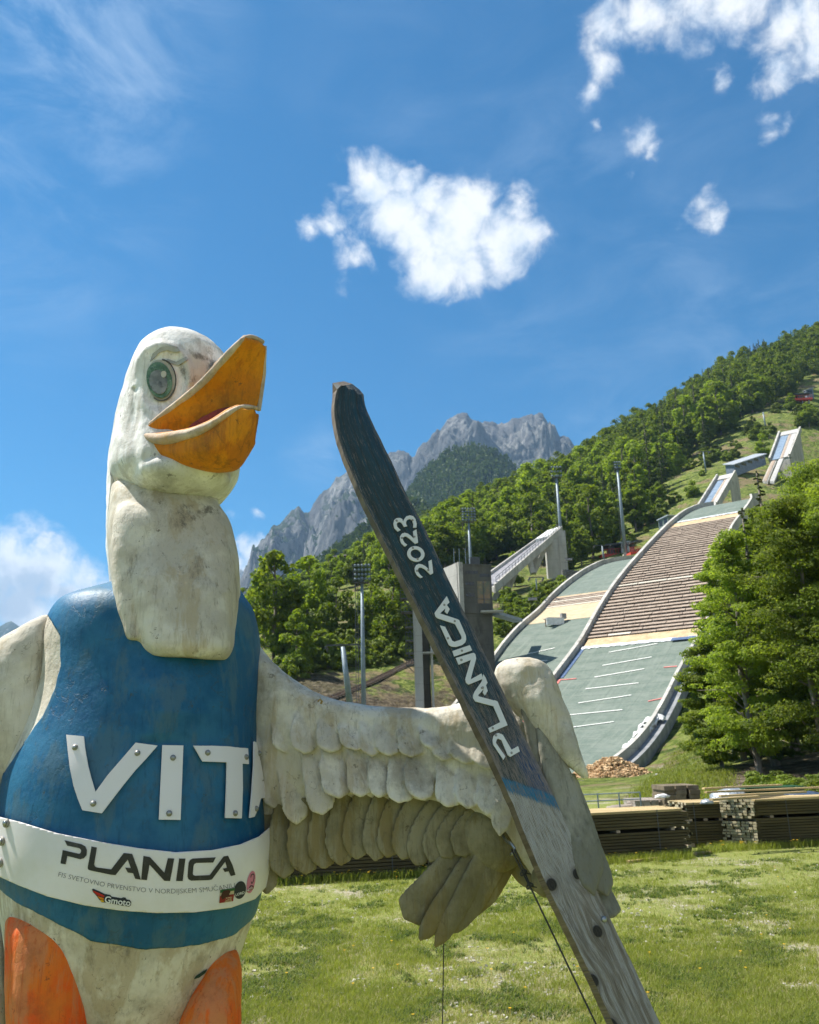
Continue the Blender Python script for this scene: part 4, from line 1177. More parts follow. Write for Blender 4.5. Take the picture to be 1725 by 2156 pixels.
# ---- floodlight masts
def mast(x_top, y_top, x_bot, y_bot, Y, label, rows=4, cols=5, hw=2.6, wide=0.36):
    hw *= .78; b_ = U(x_bot, y_bot, Y); X = b_[0]
    zt = U(x_top, y_top, Y)[2]; zb = gz(X, Y) - .3
    e = empty('floodlight_mast', (X, Y, zb), label, 'floodlight mast', 'tall floodlight masts on the hillside')
    mb = MB(); mb.tube([(X, Y, zb), (X, Y, (zb + zt) / 2), (X, Y, zt)], [wide * .85, wide * .7, wide * .48], 10); mb.build('pole', STEEL, e, True)
    mb = MB(); mb.box((X, Y, zb + .35), (1.3, 1.3, .5)); mb.build('base', CONC, e)
    mb = MB(); mb.tube([(X - .55, Y - .2, zb + 2), (X - .5, Y - .2, zt - .6)], .035, 5); mb.tube([(X - .85, Y - .2, zb + 2), (X - .8, Y - .2, zt - .6)], .035, 5)
    for z in np.arange(zb + 2, zt - .8, .9): mb.beam((X - .85, Y - .2, z), (X - .52, Y - .2, z), .04, .04)
    mb.build('ladder', DARKM, e)
    mb = MB(); H = hw * .8
    for r_ in range(rows): mb.beam((X - hw / 2, Y, zt - .2 + H * r_ / (rows - 1)), (X + hw / 2, Y, zt - .2 + H * r_ / (rows - 1)), .09, .09)
    for s_ in (-1, 0, 1): mb.beam((X + s_ * hw / 2, Y, zt - .6), (X + s_ * hw / 2, Y, zt + H), .09, .09, up=(1, 0, 0))
    mb.box((X, Y, zt - .7), (hw * .8, 1.0, .1)); mb.build('lamp_frame', DARKM, e)
    for r_ in range(rows):
        for c_ in range(cols):
            cx_ = X - hw / 2 + hw * (c_ + .5) / cols; cz_ = zt - .2 + H * r_ / (rows - 1)
            mb = MB(); rr = hw / cols * .42
            mb.tube([(cx_, Y + .18, cz_ + .05), (cx_ + .05, Y - .14, cz_ - .05), (cx_ + .07, Y - .34, cz_ - .14)], [rr * .45, rr * .85, rr * .95], 8); mb.build('floodlight', STEEL, e, True)
    return e
mast(758, 1215, 766, 1478, 104, 'tall floodlight mast standing alone above the left half of the wing', 4, 5, 2.7)
mast(988, 1092, 992, 1200, 166, 'floodlight mast rising behind the judges tower', 5, 5, 3.6, .42)
mast(1171, 1000, 1187, 1200, 205, 'floodlight mast at the head of the concrete start ramp on slanting legs', 3, 4, 3.6, .55)
mast(1303, 982, 1319, 1178, 210, 'rightmost floodlight mast, standing above the top of the smaller landing slope', 3, 3, 2.2, .55)
mast(533, 1265, 532, 1345, 170, 'floodlight mast close to the neck of the bird statue', 3, 6, 4.4, .3)

# ---- chairlift pylons and a little of the lift
def pylon(xt, yt, xb, yb, Y, lb, r=.34, arm=3.4):
    a, b_ = U(xt, yt, Y), U(xb, yb, Y)
    e = empty('lift_pylon', b_, lb, 'lift pylon')
    mb = MB(); mb.tube([b_ - [0, 0, .5], a], [r, r * .7], 8); mb.build('post', STEEL, e, True)
    mb = MB(); mb.beam(a + [-arm / 2, 0, .2], a + [arm / 2, 0, .2], .16, .16); mb.build('cross_arm', DARKM, e)
    for s_ in (-1, 1):
        mb = MB(); mb.box(a + [s_ * arm / 2, 0, -.05], (.2, 2.0, .16))
        for k_ in range(4):
            c_ = a + np.array([s_ * arm / 2, -.9 + .6 * k_, -.25]); mb.tube([c_ - [.05, 0, 0], c_ + [.05, 0, 0]], .14, 8)
        mb.build('pulley_set', DARKM, e)
    return a
p1 = pylon(722, 1362, 737, 1475, 92, 'short leaning lift pylon left of the tall floodlight mast', .34, 3.4)
p2 = pylon(1129, 1218, 1130, 1236, 150, 'small lift pylon in the grass below the start ramp legs', .14, 2.4)
p3 = pylon(1268, 1150, 1273, 1182, 214, 'lift pylon behind the red railing above the smaller landing', .3, 4.0)
p4 = pylon(1481, 952, 1487, 992, 268, 'lift pylon beside the long grey roofed shelter', .3, 4.0)
p5 = pylon(1607, 868, 1614, 905, 335, 'lift pylon on the upper clearing below the roofed hut', .4, 5.0)
CHM = noisy('chair_grey', (.20, .21, .22), (.3, .3, .3), 3)
for (x, y, Y, lb) in [(1122, 1264, 148, 'empty lift chair hanging near the start ramp legs'), (853, 1385, 150, 'empty lift chair hanging beside the concrete column'), (1198, 1180, 180, 'empty lift chair near the foot of the second floodlight mast from the right'), (792, 1370, 160, 'empty lift chair right of the tall lone floodlight mast')]:
    p = U(x, y, Y); e = empty('lift_chair', p, lb, 'lift chair')
    mb = MB(); mb.tube([p + [0, 0, 0], p + [0, .3, .2], p + [0, .3, 1.9], p + [0, 0, 2.3]], .05, 6); mb.build('hanger', DARKM, e)
    mb = MB(); mb.box(p + [0, -.2, 0], (1.5, .5, .08)); mb.build('seat', CHM, e)
    mb = MB(); mb.box(p + [0, .1, .32], (1.5, .06, .4)); mb.build('backrest', CHM, e)
    mb = MB(); mb.beam(p + [-1, -.5, .4], p + [1, -.5, .4], .05, .05); mb.beam(p + [-1, -.5, -.5], p + [1, -.5, -.5], .05, .05); mb.build('safety_bar', DARKM, e)

# ---- buildings on the hillside
def gable(name, lb, cat, p0, p1, depth, h, roof_h, wallm, roofm, over=.5, win=5):
    """long low shelter from p0 to p1, roof falling forward"""
    p0, p1 = np.asarray(p0), np.asarray(p1)
    e = empty(name, p0, lb, cat)
    d = p1 - p0; t = d.copy(); t[2] = 0; t /= np.linalg.norm(t); n_ = np.array([-t[1], t[0], 0])
    mb = MB(); mb.hexa([p0 - [0, 0, 2], p1 - [0, 0, 2], p1 + n_ * depth - [0, 0, 2], p0 + n_ * depth - [0, 0, 2], p0 + [0, 0, h], p1 + [0, 0, h], p1 + n_ * depth + [0, 0, h + roof_h], p0 + n_ * depth + [0, 0, h + roof_h]])
    mb.build('wall', wallm, e)
    a, b_ = p0 - t * over - n_ * over, p1 + t * over - n_ * over
    k_ = np.array([0, 0, h + .02]); k2 = np.array([0, 0, h + roof_h + .05]) + n_ * (depth + 2 * over)
    mb = MB(); mb.hexa([a + k_, b_ + k_, b_ + k2, a + k2, a + k_ + [0, 0, .25], b_ + k_ + [0, 0, .25], b_ + k2 + [0, 0, .25], a + k2 + [0, 0, .25]]); mb.build('roof', roofm, e)
    L = np.linalg.norm(d)
    for i in range(win):
        q = p0 + d * (i + .5) / win - n_ * .03
        w_ = L / win * .33
        mb = MB(); mb.hexa([q - t * w_ + [0, 0, h * .3], q + t * w_ + [0, 0, h * .3], q + t * w_ + n_ * .02 + [0, 0, h * .3], q - t * w_ + n_ * .02 + [0, 0, h * .3],
                            q - t * w_ + [0, 0, h * .85], q + t * w_ + [0, 0, h * .85], q + t * w_ + n_ * .02 + [0, 0, h * .85], q - t * w_ + n_ * .02 + [0, 0, h * .85]]); mb.build('window', GLASS, e)
    return e
BWOOD = noisy('brown_wood', (.20, .10, .05), (.28, .15, .08), 1.5)
BLUEW = noisy('blue_grey_wall', (.12, .16, .22), (.2, .24, .3), 1.5)
gable('shelter', 'long low shelter with a pale grey roof between the two start ramps', 'building', U(1547, 990, 258), U(1612, 966, 268), 3, 1.5, 1.1, BLUEW, ROOFM)
gable('hut', 'brown hut with a slanting pale roof beside the forest near the top', 'building', U(1556, 872, 378), U(1596, 866, 372), 5, 3.0, 3.0, BWOOD, ROOFM, .8, 2)
gable('hut', 'tiny grey blue hut at the right edge above the red platform', 'building', U(1700, 835, 392), U(1714, 830, 392), 3, 3.2, .8, BLUEW, ROOFM, .3, 1)
gable('hut', 'small white hut just right of the rightmost floodlight mast', 'building', U(1309, 1160, 217), U(1325, 1158, 216), 3, 2.0, .5, noisy('pale_hut_wall', (.4, .4, .4), (.5, .5, .5), 1), ROOFM, .4, 1)
gable('barn', 'old dark wooden barn in the forest left of the ski', 'building', U(700, 1194, 330), U(728, 1190, 330), 6, 3.5, 2.0, noisy('old_dark_wood', (.05, .035, .03), (.08, .06, .05), 1), noisy('old_dark_roof', (.07, .06, .055), (.12, .1, .09), 1), .8, 0)
gable('cabin', 'grey green cabin beside the upper wall of the large landing', 'building', U(1388, 1116, 196), U(1408, 1106, 194), 3, 2.2, .4, noisy('green_grey_wall', (.14, .18, .17), (.2, .25, .23), 1), ROOFM, .2, 2)
# red lift stations
def station(x, y, w_, Y, lb):
    p = U(x, y, Y); e = empty('lift_station', p, lb, 'lift station')
    s = w_ / F * Y
    mb = MB(); mb.beam(p + [-s, 0, 0], p + [s, .5, s * .08], 2.5, .9); mb.build('red_deck', RED, e)
    mb = MB()
    for a in np.linspace(-.9, .9, 9): mb.beam(p + [a * s, -1.3, .3], p + [a * s, -1.3, 1.6], .09, .09, up=(1, 0, 0))
    mb.beam(p + [-s, -1.3, 1.6], p + [s, -1.3, 1.6 + s * .08], .09, .09); mb.build('railing', RED, e)
    mb = MB(); mb.beam(p + [-s * .6, 1, 3.0], p + [s * .9, 1, 3.4], 3.0, .5); mb.box(p + [0, 1.5, 1.6], (s * .5, 2, 2.4)); mb.build('machine_house', DARKM, e)
    for a in (-.6, .1, .7):
        mb = MB(); mb.beam(p + [a * s, .3, -4.5], p + [a * s, .3, 0], .4, .4, up=(1, 0, 0)); mb.build('post', STEEL, e)
station(1290, 1172, 26, 219, 'red railed lift platform between two floodlight masts above the smaller landing')
station(1336, 1168, 12, 208, 'narrow red platform touching the wall where the two landings meet')
station(1688, 842, 24, 385, 'red lift platform near the top of the hillside at the right edge')
# stone filled wall
p0, p1 = U(1186, 1228, 176), U(1232, 1214, 178)
STONE = noisy('dry_stone', (.10, .10, .10), (.24, .23, .22), 3, (.05, .05, .05), bumps=1, bscale=3, bdist=.2)
e = empty('stone_wall', p0, 'dark stone retaining wall at the foot of a mast left of the smaller landing', 'stone wall')
rg = np.random.default_rng(8); mb = MB()
dd = p1 - p0; nr = 7
for r_ in range(nr):
    L = np.linalg.norm(dd); x = 0
    while x < L:
        w_ = rg.uniform(.5, 1.0); c_ = p0 + dd * min(1, (x + w_ / 2) / L)
        mb.box([c_[0], c_[1] + rg.uniform(-.15, .15), p0[2] + .3 + r_ * .5 + rg.uniform(-.05, .05) - .8], (w_ * .94, 1.4, .46), rg.uniform(-.1, .1)); x += w_
mb.build('stones', STONE, e)
# rail track climbing the left slope
q0 = [hit(x, y) for x, y in ((560, 1500), (680, 1478), (760, 1447), (820, 1418), (868, 1395), (915, 1375), (950, 1362))]
q0 = [q + [0, 0, .35] for q in q0 if q is not None]
e = empty('rail_track', q0[0], 'thin rusty rail track climbing the left slope behind the mast and column', 'rail track')
RUST = noisy('rusty_steel', (.13, .09, .06), (.2, .15, .11), 3)
q0 = [np.array(q) for q in densify([(0, 0, 1)], 2)] and q0
mb = MB(); mb.tube(q0, .12, 5); mb.tube([q + [.9, .6, 0] for q in q0], .12, 5)
mb.build('rail', RUST, e)
mb = MB()
for a, b_ in zip(q0[:-1], q0[1:]):
    for t in np.linspace(0, 1, 14): c_ = a + (b_ - a) * t; mb.box(c_ + [.45, .3, -.12], (1.5, .22, .14), .6)
mb.build('sleepers', BOARD, e)

# ---- heap of split wood at the end of the landing
CHIP = noisy('split_wood', (.42, .27, .14), (.58, .42, .25), 2.0, (.25, .16, .09), rough=.9)
base = U(1292, 1655, 78); bz = gz(base[0], base[1])
rg = np.random.default_rng(4); mb = MB()
for i in range(1500):
    a = rg.uniform(0, 6.28); r_ = rg.random() ** .5
    x, y = base[0] + math.cos(a) * r_ * 3.6 * (1 + .25 * math.sin(3 * a)), base[1] + math.sin(a) * r_ * 2.6
    h = (1 - r_ ** 1.2) * 1.9 * (1 + .25 * noise.noise(Vector((x, y, 0)))) * rg.uniform(.82, 1.0)
    e_ = Matrix.Rotation(rg.uniform(0, 6.28), 3, 'Z') @ Matrix.Rotation(rg.normal() * .4, 3, 'X')
    mb.box((x, y, bz + h), (rg.uniform(.35, .85), rg.uniform(.10, .22), rg.uniform(.06, .14)), rot=e_)
o = mb.build('wood_heap', CHIP); tag(o, 'heap of light brown split wood pieces where the green landing ends', 'wood heap')
# ================================================================== MEADOW FURNITURE
TIMB = noisy('shaded_stack_timber', (.055, .044, .020), (.10, .078, .036), 1.6, (.05, .045, .025), .9, bumps=.4, bscale=25, bdist=.004, stretch=(.25, 1, 3))  # darker copy of the timber, shade of the stack sides put into the colour
TIMT = noisy('sunlit_top_timber', (.34, .25, .12), (.46, .35, .18), 1.3, (.27, .20, .11), .85, stretch=(.25, 1, 3))  # paler copy of the timber, sunlight on the top planks put into the colour
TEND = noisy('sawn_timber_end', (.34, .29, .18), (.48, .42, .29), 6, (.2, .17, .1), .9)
rg = np.random.default_rng(12)
def lumber(label, a, b_, depth, rows, th, per=8, name='lumber_stack', overhang=.12, gap_row=None, topmat=True):
    """stack of planks whose front side runs from a to b on the ground, each layer of separate planks"""
    a, b_ = np.array([a[0], a[1], 0.]), np.array([b_[0], b_[1], 0.])
    L = np.linalg.norm(b_ - a); t = (b_ - a) / L; n_ = np.array([-t[1], t[0], 0]); ang = math.atan2(t[1], t[0])
    zb = .02
    e = empty(name, (a + b_) / 2 + [0, 0, zb], label, 'lumber stack', 'lumber stacks on the meadow')
    rot = Matrix.Rotation(ang, 3, 'Z')
    lay, endl, endr, top = MB(), MB(), MB(), MB()
    pw = depth / per
    z = zb + .08
    for q in np.linspace(.06, .94, 5):
        c_ = a + t * L * q + n_ * depth / 2; bat = MB(); bat.box(c_ + [0, 0, z - .045], (.09, depth * .98, .085), rot); bat.build('batten', BOARD, e)
    for r_ in range(rows):
        for k_ in range(per):
            jl = rg.normal() * overhang * .5; jr = rg.normal() * overhang * .35; jd = rg.normal() * .006
            c_ = a + t * (L / 2 + (jl + jr) / 2) + n_ * ((k_ + .5) * pw + (jd if k_ else rg.uniform(0, .012)))
            Ls_ = L + jr - jl
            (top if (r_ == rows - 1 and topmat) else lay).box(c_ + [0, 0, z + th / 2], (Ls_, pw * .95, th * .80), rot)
            for s_ in (-1, 1):
                (endl if s_ < 0 else endr).box(c_ + t * s_ * (Ls_ / 2 + .002) + [0, 0, z + th / 2], (.004, pw * .93, th * .86), rot)
        z += th
        if gap_row and r_ == gap_row:
            for q in np.linspace(.06, .94, 5):
                c_ = a + t * L * q + n_ * depth / 2; bat = MB(); bat.box(c_ + [0, 0, z + .03], (.09, depth * .98, .055), rot); bat.build('batten', BOARD, e)
            z += .065
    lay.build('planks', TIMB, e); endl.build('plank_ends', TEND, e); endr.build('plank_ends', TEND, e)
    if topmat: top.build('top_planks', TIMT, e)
    for q in (.12, .88):
        c_ = a + t * L * q; sb = MB()
        sb.beam(c_ - n_ * .004 + [0, 0, zb + .05], c_ - n_ * .004 + [0, 0, z], .02, .004, up=tuple(n_)); sb.build('strap', DARKM, e)
    return z, a, t, n_, ang
def G(x, y):
    """meadow point (z = 0) seen at (x, y)"""
    d = ray(x, y); s_ = -CAMH / d[2]; return CP + d * s_
A1, A2 = G(900, 1838), G(1455, 1802)
zt1, *_r = lumber('long dark lumber stack directly behind the tip of the wing and the ski', A1, A2, 1.3, 13, .065, 9, gap_row=6)
B1, B2 = G(420, 1872), G(880, 1846)
lumber('dark lumber stack partly seen below the feathers of the wing', B1, B2, 1.3, 13, .065, 9, gap_row=6, topmat=False)
C1, C2 = G(1475, 1790), G(1535, 1784)
C1 = C1 + [0.1, 1.4, 0]; C2 = C2 + [.9, 1.4, 0]
lumber('recessed lumber stack in the gap between the long stack and the right one', C1 + [-.2, -.9, 0], C1 + [1.5, -.8, 0], 1.2, 14, .062, 9, gap_row=7)
D1 = G(1602, 1786); dv = np.array([1.0, .13, 0]); dv /= np.linalg.norm(dv)
D1b = D1 + dv * 6.5
# stack on the right shows its sawn ends: rotated so that the end face looks left and towards the viewer
lumber('right lumber stack showing its sawn plank ends in the sun', D1, D1b, 1.35, 15, .062, 10, gap_row=8, overhang=.05)
# its neighbour end-on
E1 = G(1526, 1783); E2 = G(1600, 1787)
mb_e = empty('lumber_stack', (E1 + E2) / 2, 'lumber stack seen end-on, showing many small square plank ends', 'lumber stack', 'lumber stacks on the meadow')
t = (E2 - E1); Lw = np.linalg.norm(t); t /= Lw; n_ = np.array([-t[1], t[0], 0]); rot = Matrix.Rotation(math.atan2(t[1], t[0]), 3, 'Z')
pl_, en_, ba_ = MB(), MB(), MB()
z = .10
for q in (.1, .9): ba_.box(E1 + t * Lw / 2 + n_ * (3.9 * q) + [0, 0, .055], (Lw, .09, .085), rot)
for r_ in range(15):
    nk = 9
    for k_ in range(nk):
        if rg.random() < .04: continue
        j = rg.normal() * .03
        c_ = E1 + t * (Lw * (k_ + .5) / nk) + n_ * (2.0 + j)
        pl_.box(c_ + [0, 0, z + .03], (Lw / nk * .93, 4.0, .055), rot)
        en_.box(c_ - n_ * 2.002 + [0, 0, z + .03], (Lw / nk * .90, .004, .052), rot)
    z += .062
    if r_ == 7:
        ba_.box(E1 + t * Lw / 2 + n_ * .25 + [0, 0, z + .03], (Lw, .09, .055), rot); z += .065
pl_.build('planks', TIMB, mb_e); en_.build('plank_ends', TEND, mb_e); ba_.build('battens', BOARD, mb_e)
# loose planks lying on the right stacks
for k_, (xa, ya, xb, yb, Y, lb) in enumerate([(1485, 1697, 1650, 1692, 23.0, 'loose plank lying highest on the right stacks'), (1490, 1704, 1735, 1700, 22.2, 'long loose plank lying across the right stacks'),
                                              (1520, 1711, 1700, 1698, 21.4, 'slightly skewed loose plank resting over both right stacks'), (1500, 1708, 1600, 1706, 21.0, 'short loose plank at the near edge of the right stacks'), (1590, 1716, 1790, 1712, 21.1, 'long loose plank near the right edge of the photo')]):
    a, b_ = U(xa, ya, Y), U(xb, yb, Y + .4)
    zz = 1.12 + .05 * (4 - k_) ; a[2] = zz; b_[2] = zz + .015
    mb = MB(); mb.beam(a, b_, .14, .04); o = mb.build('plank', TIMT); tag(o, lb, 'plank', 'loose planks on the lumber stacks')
# planks on the grass
for (xa, ya, xb, yb, lb) in [(1322, 1818, 1496, 1797, 'long thin yellowish plank lying on the grass in front of the stacks'), (632, 1856, 870, 1838, 'reddish square beam lying on the grass below the wing')]:
    a, b_ = G(xa, ya), G(xb, yb); th = .045 if xa > 1000 else .09
    a[2] = b_[2] = th / 2 + .01
    mb = MB(); mb.beam(a, b_, .10, th); o = mb.build('plank', TIMT if xa > 1000 else noisy('reddish_beam', (.36, .24, .16), (.46, .33, .23), 3)); tag(o, lb, 'plank')
# pile of grey logs and sleepers behind the long stack
LOGM = noisy('grey_log', (.20, .165, .135), (.36, .32, .28), 2.5, (.12, .10, .08), stretch=(.3, 1, 1))
k_ = 0
for (x, y, L_, r_, lb) in [(1340, 1712, 1.6, .09, 'grey log lying lowest at the left of the log pile'), (1390, 1710, 2.0, .09, 'grey log in the middle of the bottom row of the log pile'), (1345, 1700, 1.9, .085, 'pale log with white bark on the left of the log pile'),
                           (1372, 1697, 2.4, .085, 'long grey log in the second row of the log pile'), (1395, 1688, 2.1, .07, 'dark log lying on top of the log pile'), (1362, 1690, 1.2, .06, 'short pale log near the top of the log pile')]:
    p = U(x, y, 27.0 + k_ * .12); p[2] = max(p[2], .1)
    mb = MB(); mb.tube([p - [L_ / 2, .1, .02], p + [0, 0, .01], p + [L_ / 2, .12, .02]], [r_, r_ * 1.05, r_ * .92], 10)
    o = mb.build('log', LOGM, None, True); tag(o, lb, 'log', 'logs piled behind the long stack'); k_ += 1
p = U(1425, 1702, 27.2)
e = empty('sleeper_stack', (p[0], p[1], 0), 'small stack of dark square sleepers at the right of the log pile', 'lumber stack')
mb = MB()
for r_ in range(10):
    for s_ in range(3): mb.box((p[0] + (s_ - 1) * .34 + rg.normal() * .02, p[1] + rg.normal() * .04, .07 + r_ * .125), (.31, 1.4, .12))
mb.build('sleepers', noisy('sleeper_wood', (.12, .095, .06), (.2, .16, .11), 2, (.07, .06, .04)), e)
# support carrying the log pile so it does not float
mb = MB()
for r_ in range(9):
    for s_ in range(7): mb.box((U(1335, 1700, 27.4)[0] + s_ * .24 + rg.normal() * .01, 27.5, .06 + r_ * .095), (.22, 1.5, .09))
o = mb.build('sleeper_stack', LOGM); tag(o, 'low stack of grey sleepers carrying the round logs', 'lumber stack')
# silver wrapped bale, green tub, blue net
def blob(name, c, s, mat, label, cat, seed=0, n=3, amp=.18):
    bm = bmesh.new(); bmesh.ops.create_icosphere(bm, subdivisions=n, radius=1)
    V = np.array([v_.co for v_ in bm.verts]); Fc = [tuple(v_.index for v_ in f.verts) for f in bm.faces]; bm.free()
    d = np.array([noise.fractal(Vector(v_ * 2.2) + Vector((seed, 0, 0)), 1, 2, 4) for v_ in V])
    V = V * (1 + amp * d[:, None]); V[:, 2] = np.maximum(V[:, 2], -.35)
    o = obj(name, V * np.array(s) + np.array(c), Fc, mat, None, True); return tag(o, label, cat)
p = U(1550, 1706, 24.5); SILV = noisy('silver_foil', (.25, .28, .31), (.45, .48, .50), 6, rough=.3, metal=.4, bumps=.8, bscale=9, bdist=.05)
blob('wrapped_bale', (p[0], p[1], 1.0), (.62, .4, .26), SILV, 'shiny silver foil wrapped bundle behind the loose planks', 'bundle')
mb = MB(); mb.box((p[0], p[1], .33), (1.6, .9, .64)); o = mb.build('pallet', BOARD); tag(o, 'low pallet carrying the silver wrapped bundle', 'pallet')
p = U(1625, 1703, 24.5)
e = empty('green_tub', (p[0], p[1], .2), 'dark green plastic tub behind the loose planks on the right', 'tub')
GRN = noisy('green_plastic', (.012, .055, .020), (.02, .075, .028), 3, rough=.5)
mb = MB(); mb.hexa([(p[0] + a * .62, p[1] + b2 * .35, .5) for a, b2 in ((-1, -1), (1, -1), (1, 1), (-1, 1))] + [(p[0] + a * .75, p[1] + b2 * .45, 1.2) for a, b2 in ((-1, -1), (1, -1), (1, 1), (-1, 1))]); mb.build('tub_body', GRN, e)
mb = MB(); mb.box((p[0], p[1], 1.22), (1.62, 1.0, .07)); mb.build('rim', GRN, e)
mb = MB(); mb.box((p[0], p[1], .25), (1.3, .8, .48)); mb.build('base', BOARD, e)
p = U(1700, 1703, 23.5); blob('blue_net', (p[0], p[1], 1.0), (.6, .4, .15), noisy('blue_netting', (.02, .045, .09), (.05, .085, .15), 14, bumps=1, bscale=40, bdist=.04), 'bundle of dark blue netting on the stacks at the right edge', 'net', 5)
p = U(1500, 1708, 22.4); blob('plastic_sheet', (p[0] - .1, p[1], 1.02), (.16, .15, .09), SILV, 'crumpled grey plastic on the recessed stack', 'plastic sheet', 9)
p = U(1405, 1706, 26.2); blob('plastic_sheet', (p[0] - .1, p[1], .98), (.20, .12, .07), WHITEP, 'white crumpled sheet hanging over the log pile', 'plastic sheet', 3, 3, .6)
# pale boulders on the bank
STW = noisy('pale_stone', (.45, .44, .42), (.6, .59, .57), 3, (.3, .3, .28), bumps=.6, bscale=6, bdist=.05)
for k_, (x, y, Y, s_) in enumerate([(1668, 1676, 36, .55), (1645, 1682, 35, .4), (1700, 1690, 34, .45), (1560, 1680, 39, .35), (1600, 1672, 39, .3), (1385, 1645, 60, .16)]):
    p = U(x, y, Y); z_ = gz(p[0], p[1])
    blob('boulder', (p[0], p[1], z_ + s_ * .2), (s_ * 1.3, s_, s_ * .8), STW, ['largest pale boulder on the bank at the right', 'pale boulder just left of the largest one on the bank', 'pale boulder close to the right edge above the stacks', 'small stone at the foot of the dark bank under the trees', 'small pale stone between the dark bank and the large boulder', 'lone white stone on the grass slope below the landing wall'][k_], 'boulder', k_ * 3, 2, .3)
# low steel barrier
p0, p1 = U(1262, 1716, 26), U(1352, 1712, 26)
e = empty('barrier', (p0[0], p0[1], 0), 'low grey steel tube barrier between the long stack and the wood heap', 'barrier')
mb = MB(); mb.tube([(p0[0] - 1, p0[1], 1.10), (p1[0], p1[1], 1.13)], .018, 6); mb.tube([(p0[0] - 1, p0[1], .92), (p1[0], p1[1], .95)], .018, 6); mb.build('rail', STEEL, e)
for f in (0, .5, 1.0):
    q = p0 + (p1 - p0) * f; mb = MB(); mb.tube([(q[0], q[1], 0), (q[0], q[1], 1.14)], .02, 6); mb.build('post', STEEL, e)

# ------------------------------------------------------------------ grass on the meadow
rgg = np.random.default_rng(3)
def scatter_px(n, x0, x1, y0, y1, ybias=1.0):
    x = rgg.uniform(x0, x1, n); y = y0 + (y1 - y0) * rgg.random(n) ** ybias
    d = np.stack([(x - CX) / F, -(y - CY) / F, -np.ones(n)], 1) @ M3.T
    s_ = -CAMH / d[:, 2]
    return CP + d * s_[:, None]
def blades(name, Pn, h, w_, mat, bend=.5, lean=.35):
    n = len(Pn)
    a = rgg.uniform(0, 6.28, n); hh = h * rgg.uniform(.45, 1.3, n)
    t = np.stack([np.cos(a), np.sin(a), 0 * a], 1); s_ = np.stack([-np.sin(a), np.cos(a), 0 * a], 1)
    le = lean * rgg.uniform(.2, 1.6, n)
    b0 = Pn; m_ = Pn + t * (hh * le * .4)[:, None] + np.array([0, 0, 1]) * (hh * .6)[:, None]
    tp = Pn + t * (hh * le * (1 + bend))[:, None] + np.array([0, 0, 1]) * (hh)[:, None]
    ww = (w_ * rgg.uniform(.6, 1.3, n))[:, None]
    V = np.stack([b0 - s_ * ww, b0 + s_ * ww, m_ + s_ * ww * .7, m_ - s_ * ww * .7, tp], 1).reshape(-1, 3)
    i = np.arange(n)[:, None] * 5
    Fq = np.concatenate([i + [0, 1, 2, 3]], 0)
    Ft = np.concatenate([i + [3, 2, 4, 4]], 0)
    me = bpy.data.meshes.new(name)
    F_ = np.concatenate([Fq, np.zeros((0, 4), int)])
    me.vertices.add(len(V)); me.vertices.foreach_set('co', V.astype(np.float32).ravel())
    lt = np.concatenate([Fq.ravel(), (i + [3, 2, 4]).ravel()]).astype(np.int32)
    ls = np.concatenate([np.arange(n) * 4, n * 4 + np.arange(n) * 3]).astype(np.int32)
    me.loops.add(len(lt)); me.loops.foreach_set('vertex_index', lt)
    me.polygons.add(2 * n); me.polygons.foreach_set('loop_start', ls)
    me.update(calc_edges=True)
    me.materials.append(mat)
    o = bpy.data.objects.new(name, me); COL.objects.link(o)
    return o
def patch(P3, s_, seed): return np.array([noise.fractal(Vector((p[0] * s_, p[1] * s_, seed)), .8, 2, 5) for p in P3])
GR = leaf_mat('grass_blades', (.165, .205, .034), (.26, .28, .065), (.21, .24, .05), .45, 1.4)
GRD = leaf_mat('dry_grass', (.34, .31, .14), (.46, .41, .22), (.40, .36, .17), .3, 1.4)
GRW = leaf_mat('clover_leaves', (.060, .125, .018), (.10, .17, .026), (.08, .15, .02), .3, 1.4)
clumps = scatter_px(112000, 60, 2060, 1760, 2190, .9)
pn = patch(clumps, .5, 1.0) + .5 * patch(clumps, 2.2, 5.0)
keep = rgg.random(len(clumps)) < np.clip(.60 + pn * 1.4, .06, 1)
# long bare gravel streaks in front of the stacks
pr = proj(clumps)
def streak(x, y): return (np.abs(y - (1822 + 8 * np.sin((x - 1300) / 130.) - .00005 * (x - 1400) ** 2)) < 4.0) & (x > 1330) & (x < 1590) | (np.abs(y - 1816) < 4) & (x > 1690) & (x < 1760)
keep &= ~streak(pr[:, 0], pr[:, 1])
cl = clumps[keep]
def spread(c, k_, r_):
    p = np.repeat(c, k_, 0); p[:, :2] += rgg.normal(size=(len(p), 2)) * r_; p[:, 2] = 0; return p
o = blades('grass', spread(cl, 6, .028), .055, .0028, GR); tag(o, 'short green meadow grass in front of the lumber stacks', 'grass', None, 'stuff')
o = blades('dry_grass', spread(clumps[rgg.random(len(clumps)) < .55], 2, .05), .045, .0026, GRD, lean=1.0); tag(o, 'dry yellowish grass stalks between the green tufts', 'grass', None, 'stuff')
wd = patch(clumps, .9, 9.0); o = blades('clover', spread(clumps[keep & (wd > .18)], 7, .022), .035, .008, GRW, lean=1.2); tag(o, 'darker green clover patches in the meadow', 'grass', None, 'stuff')
tall = []
for (x0, y0, x1, y1) in ((560, 1862, 900, 1842), (900, 1840, 1460, 1803), (1470, 1795, 1530, 1787), (1525, 1788, 1740, 1776)):
    n = int((x1 - x0) * 2.6)
    for k_ in range(n):
        u = rgg.random(); p = G(x0 + (x1 - x0) * u, y0 + (y1 - y0) * u + rgg.uniform(-2, 7)); tall.append(p)
o = blades('tall_grass', spread(np.array(tall), 5, .03), .17, .004, GR); tag(o, 'taller grass fringe growing along the foot of the lumber stacks', 'grass', None, 'stuff')
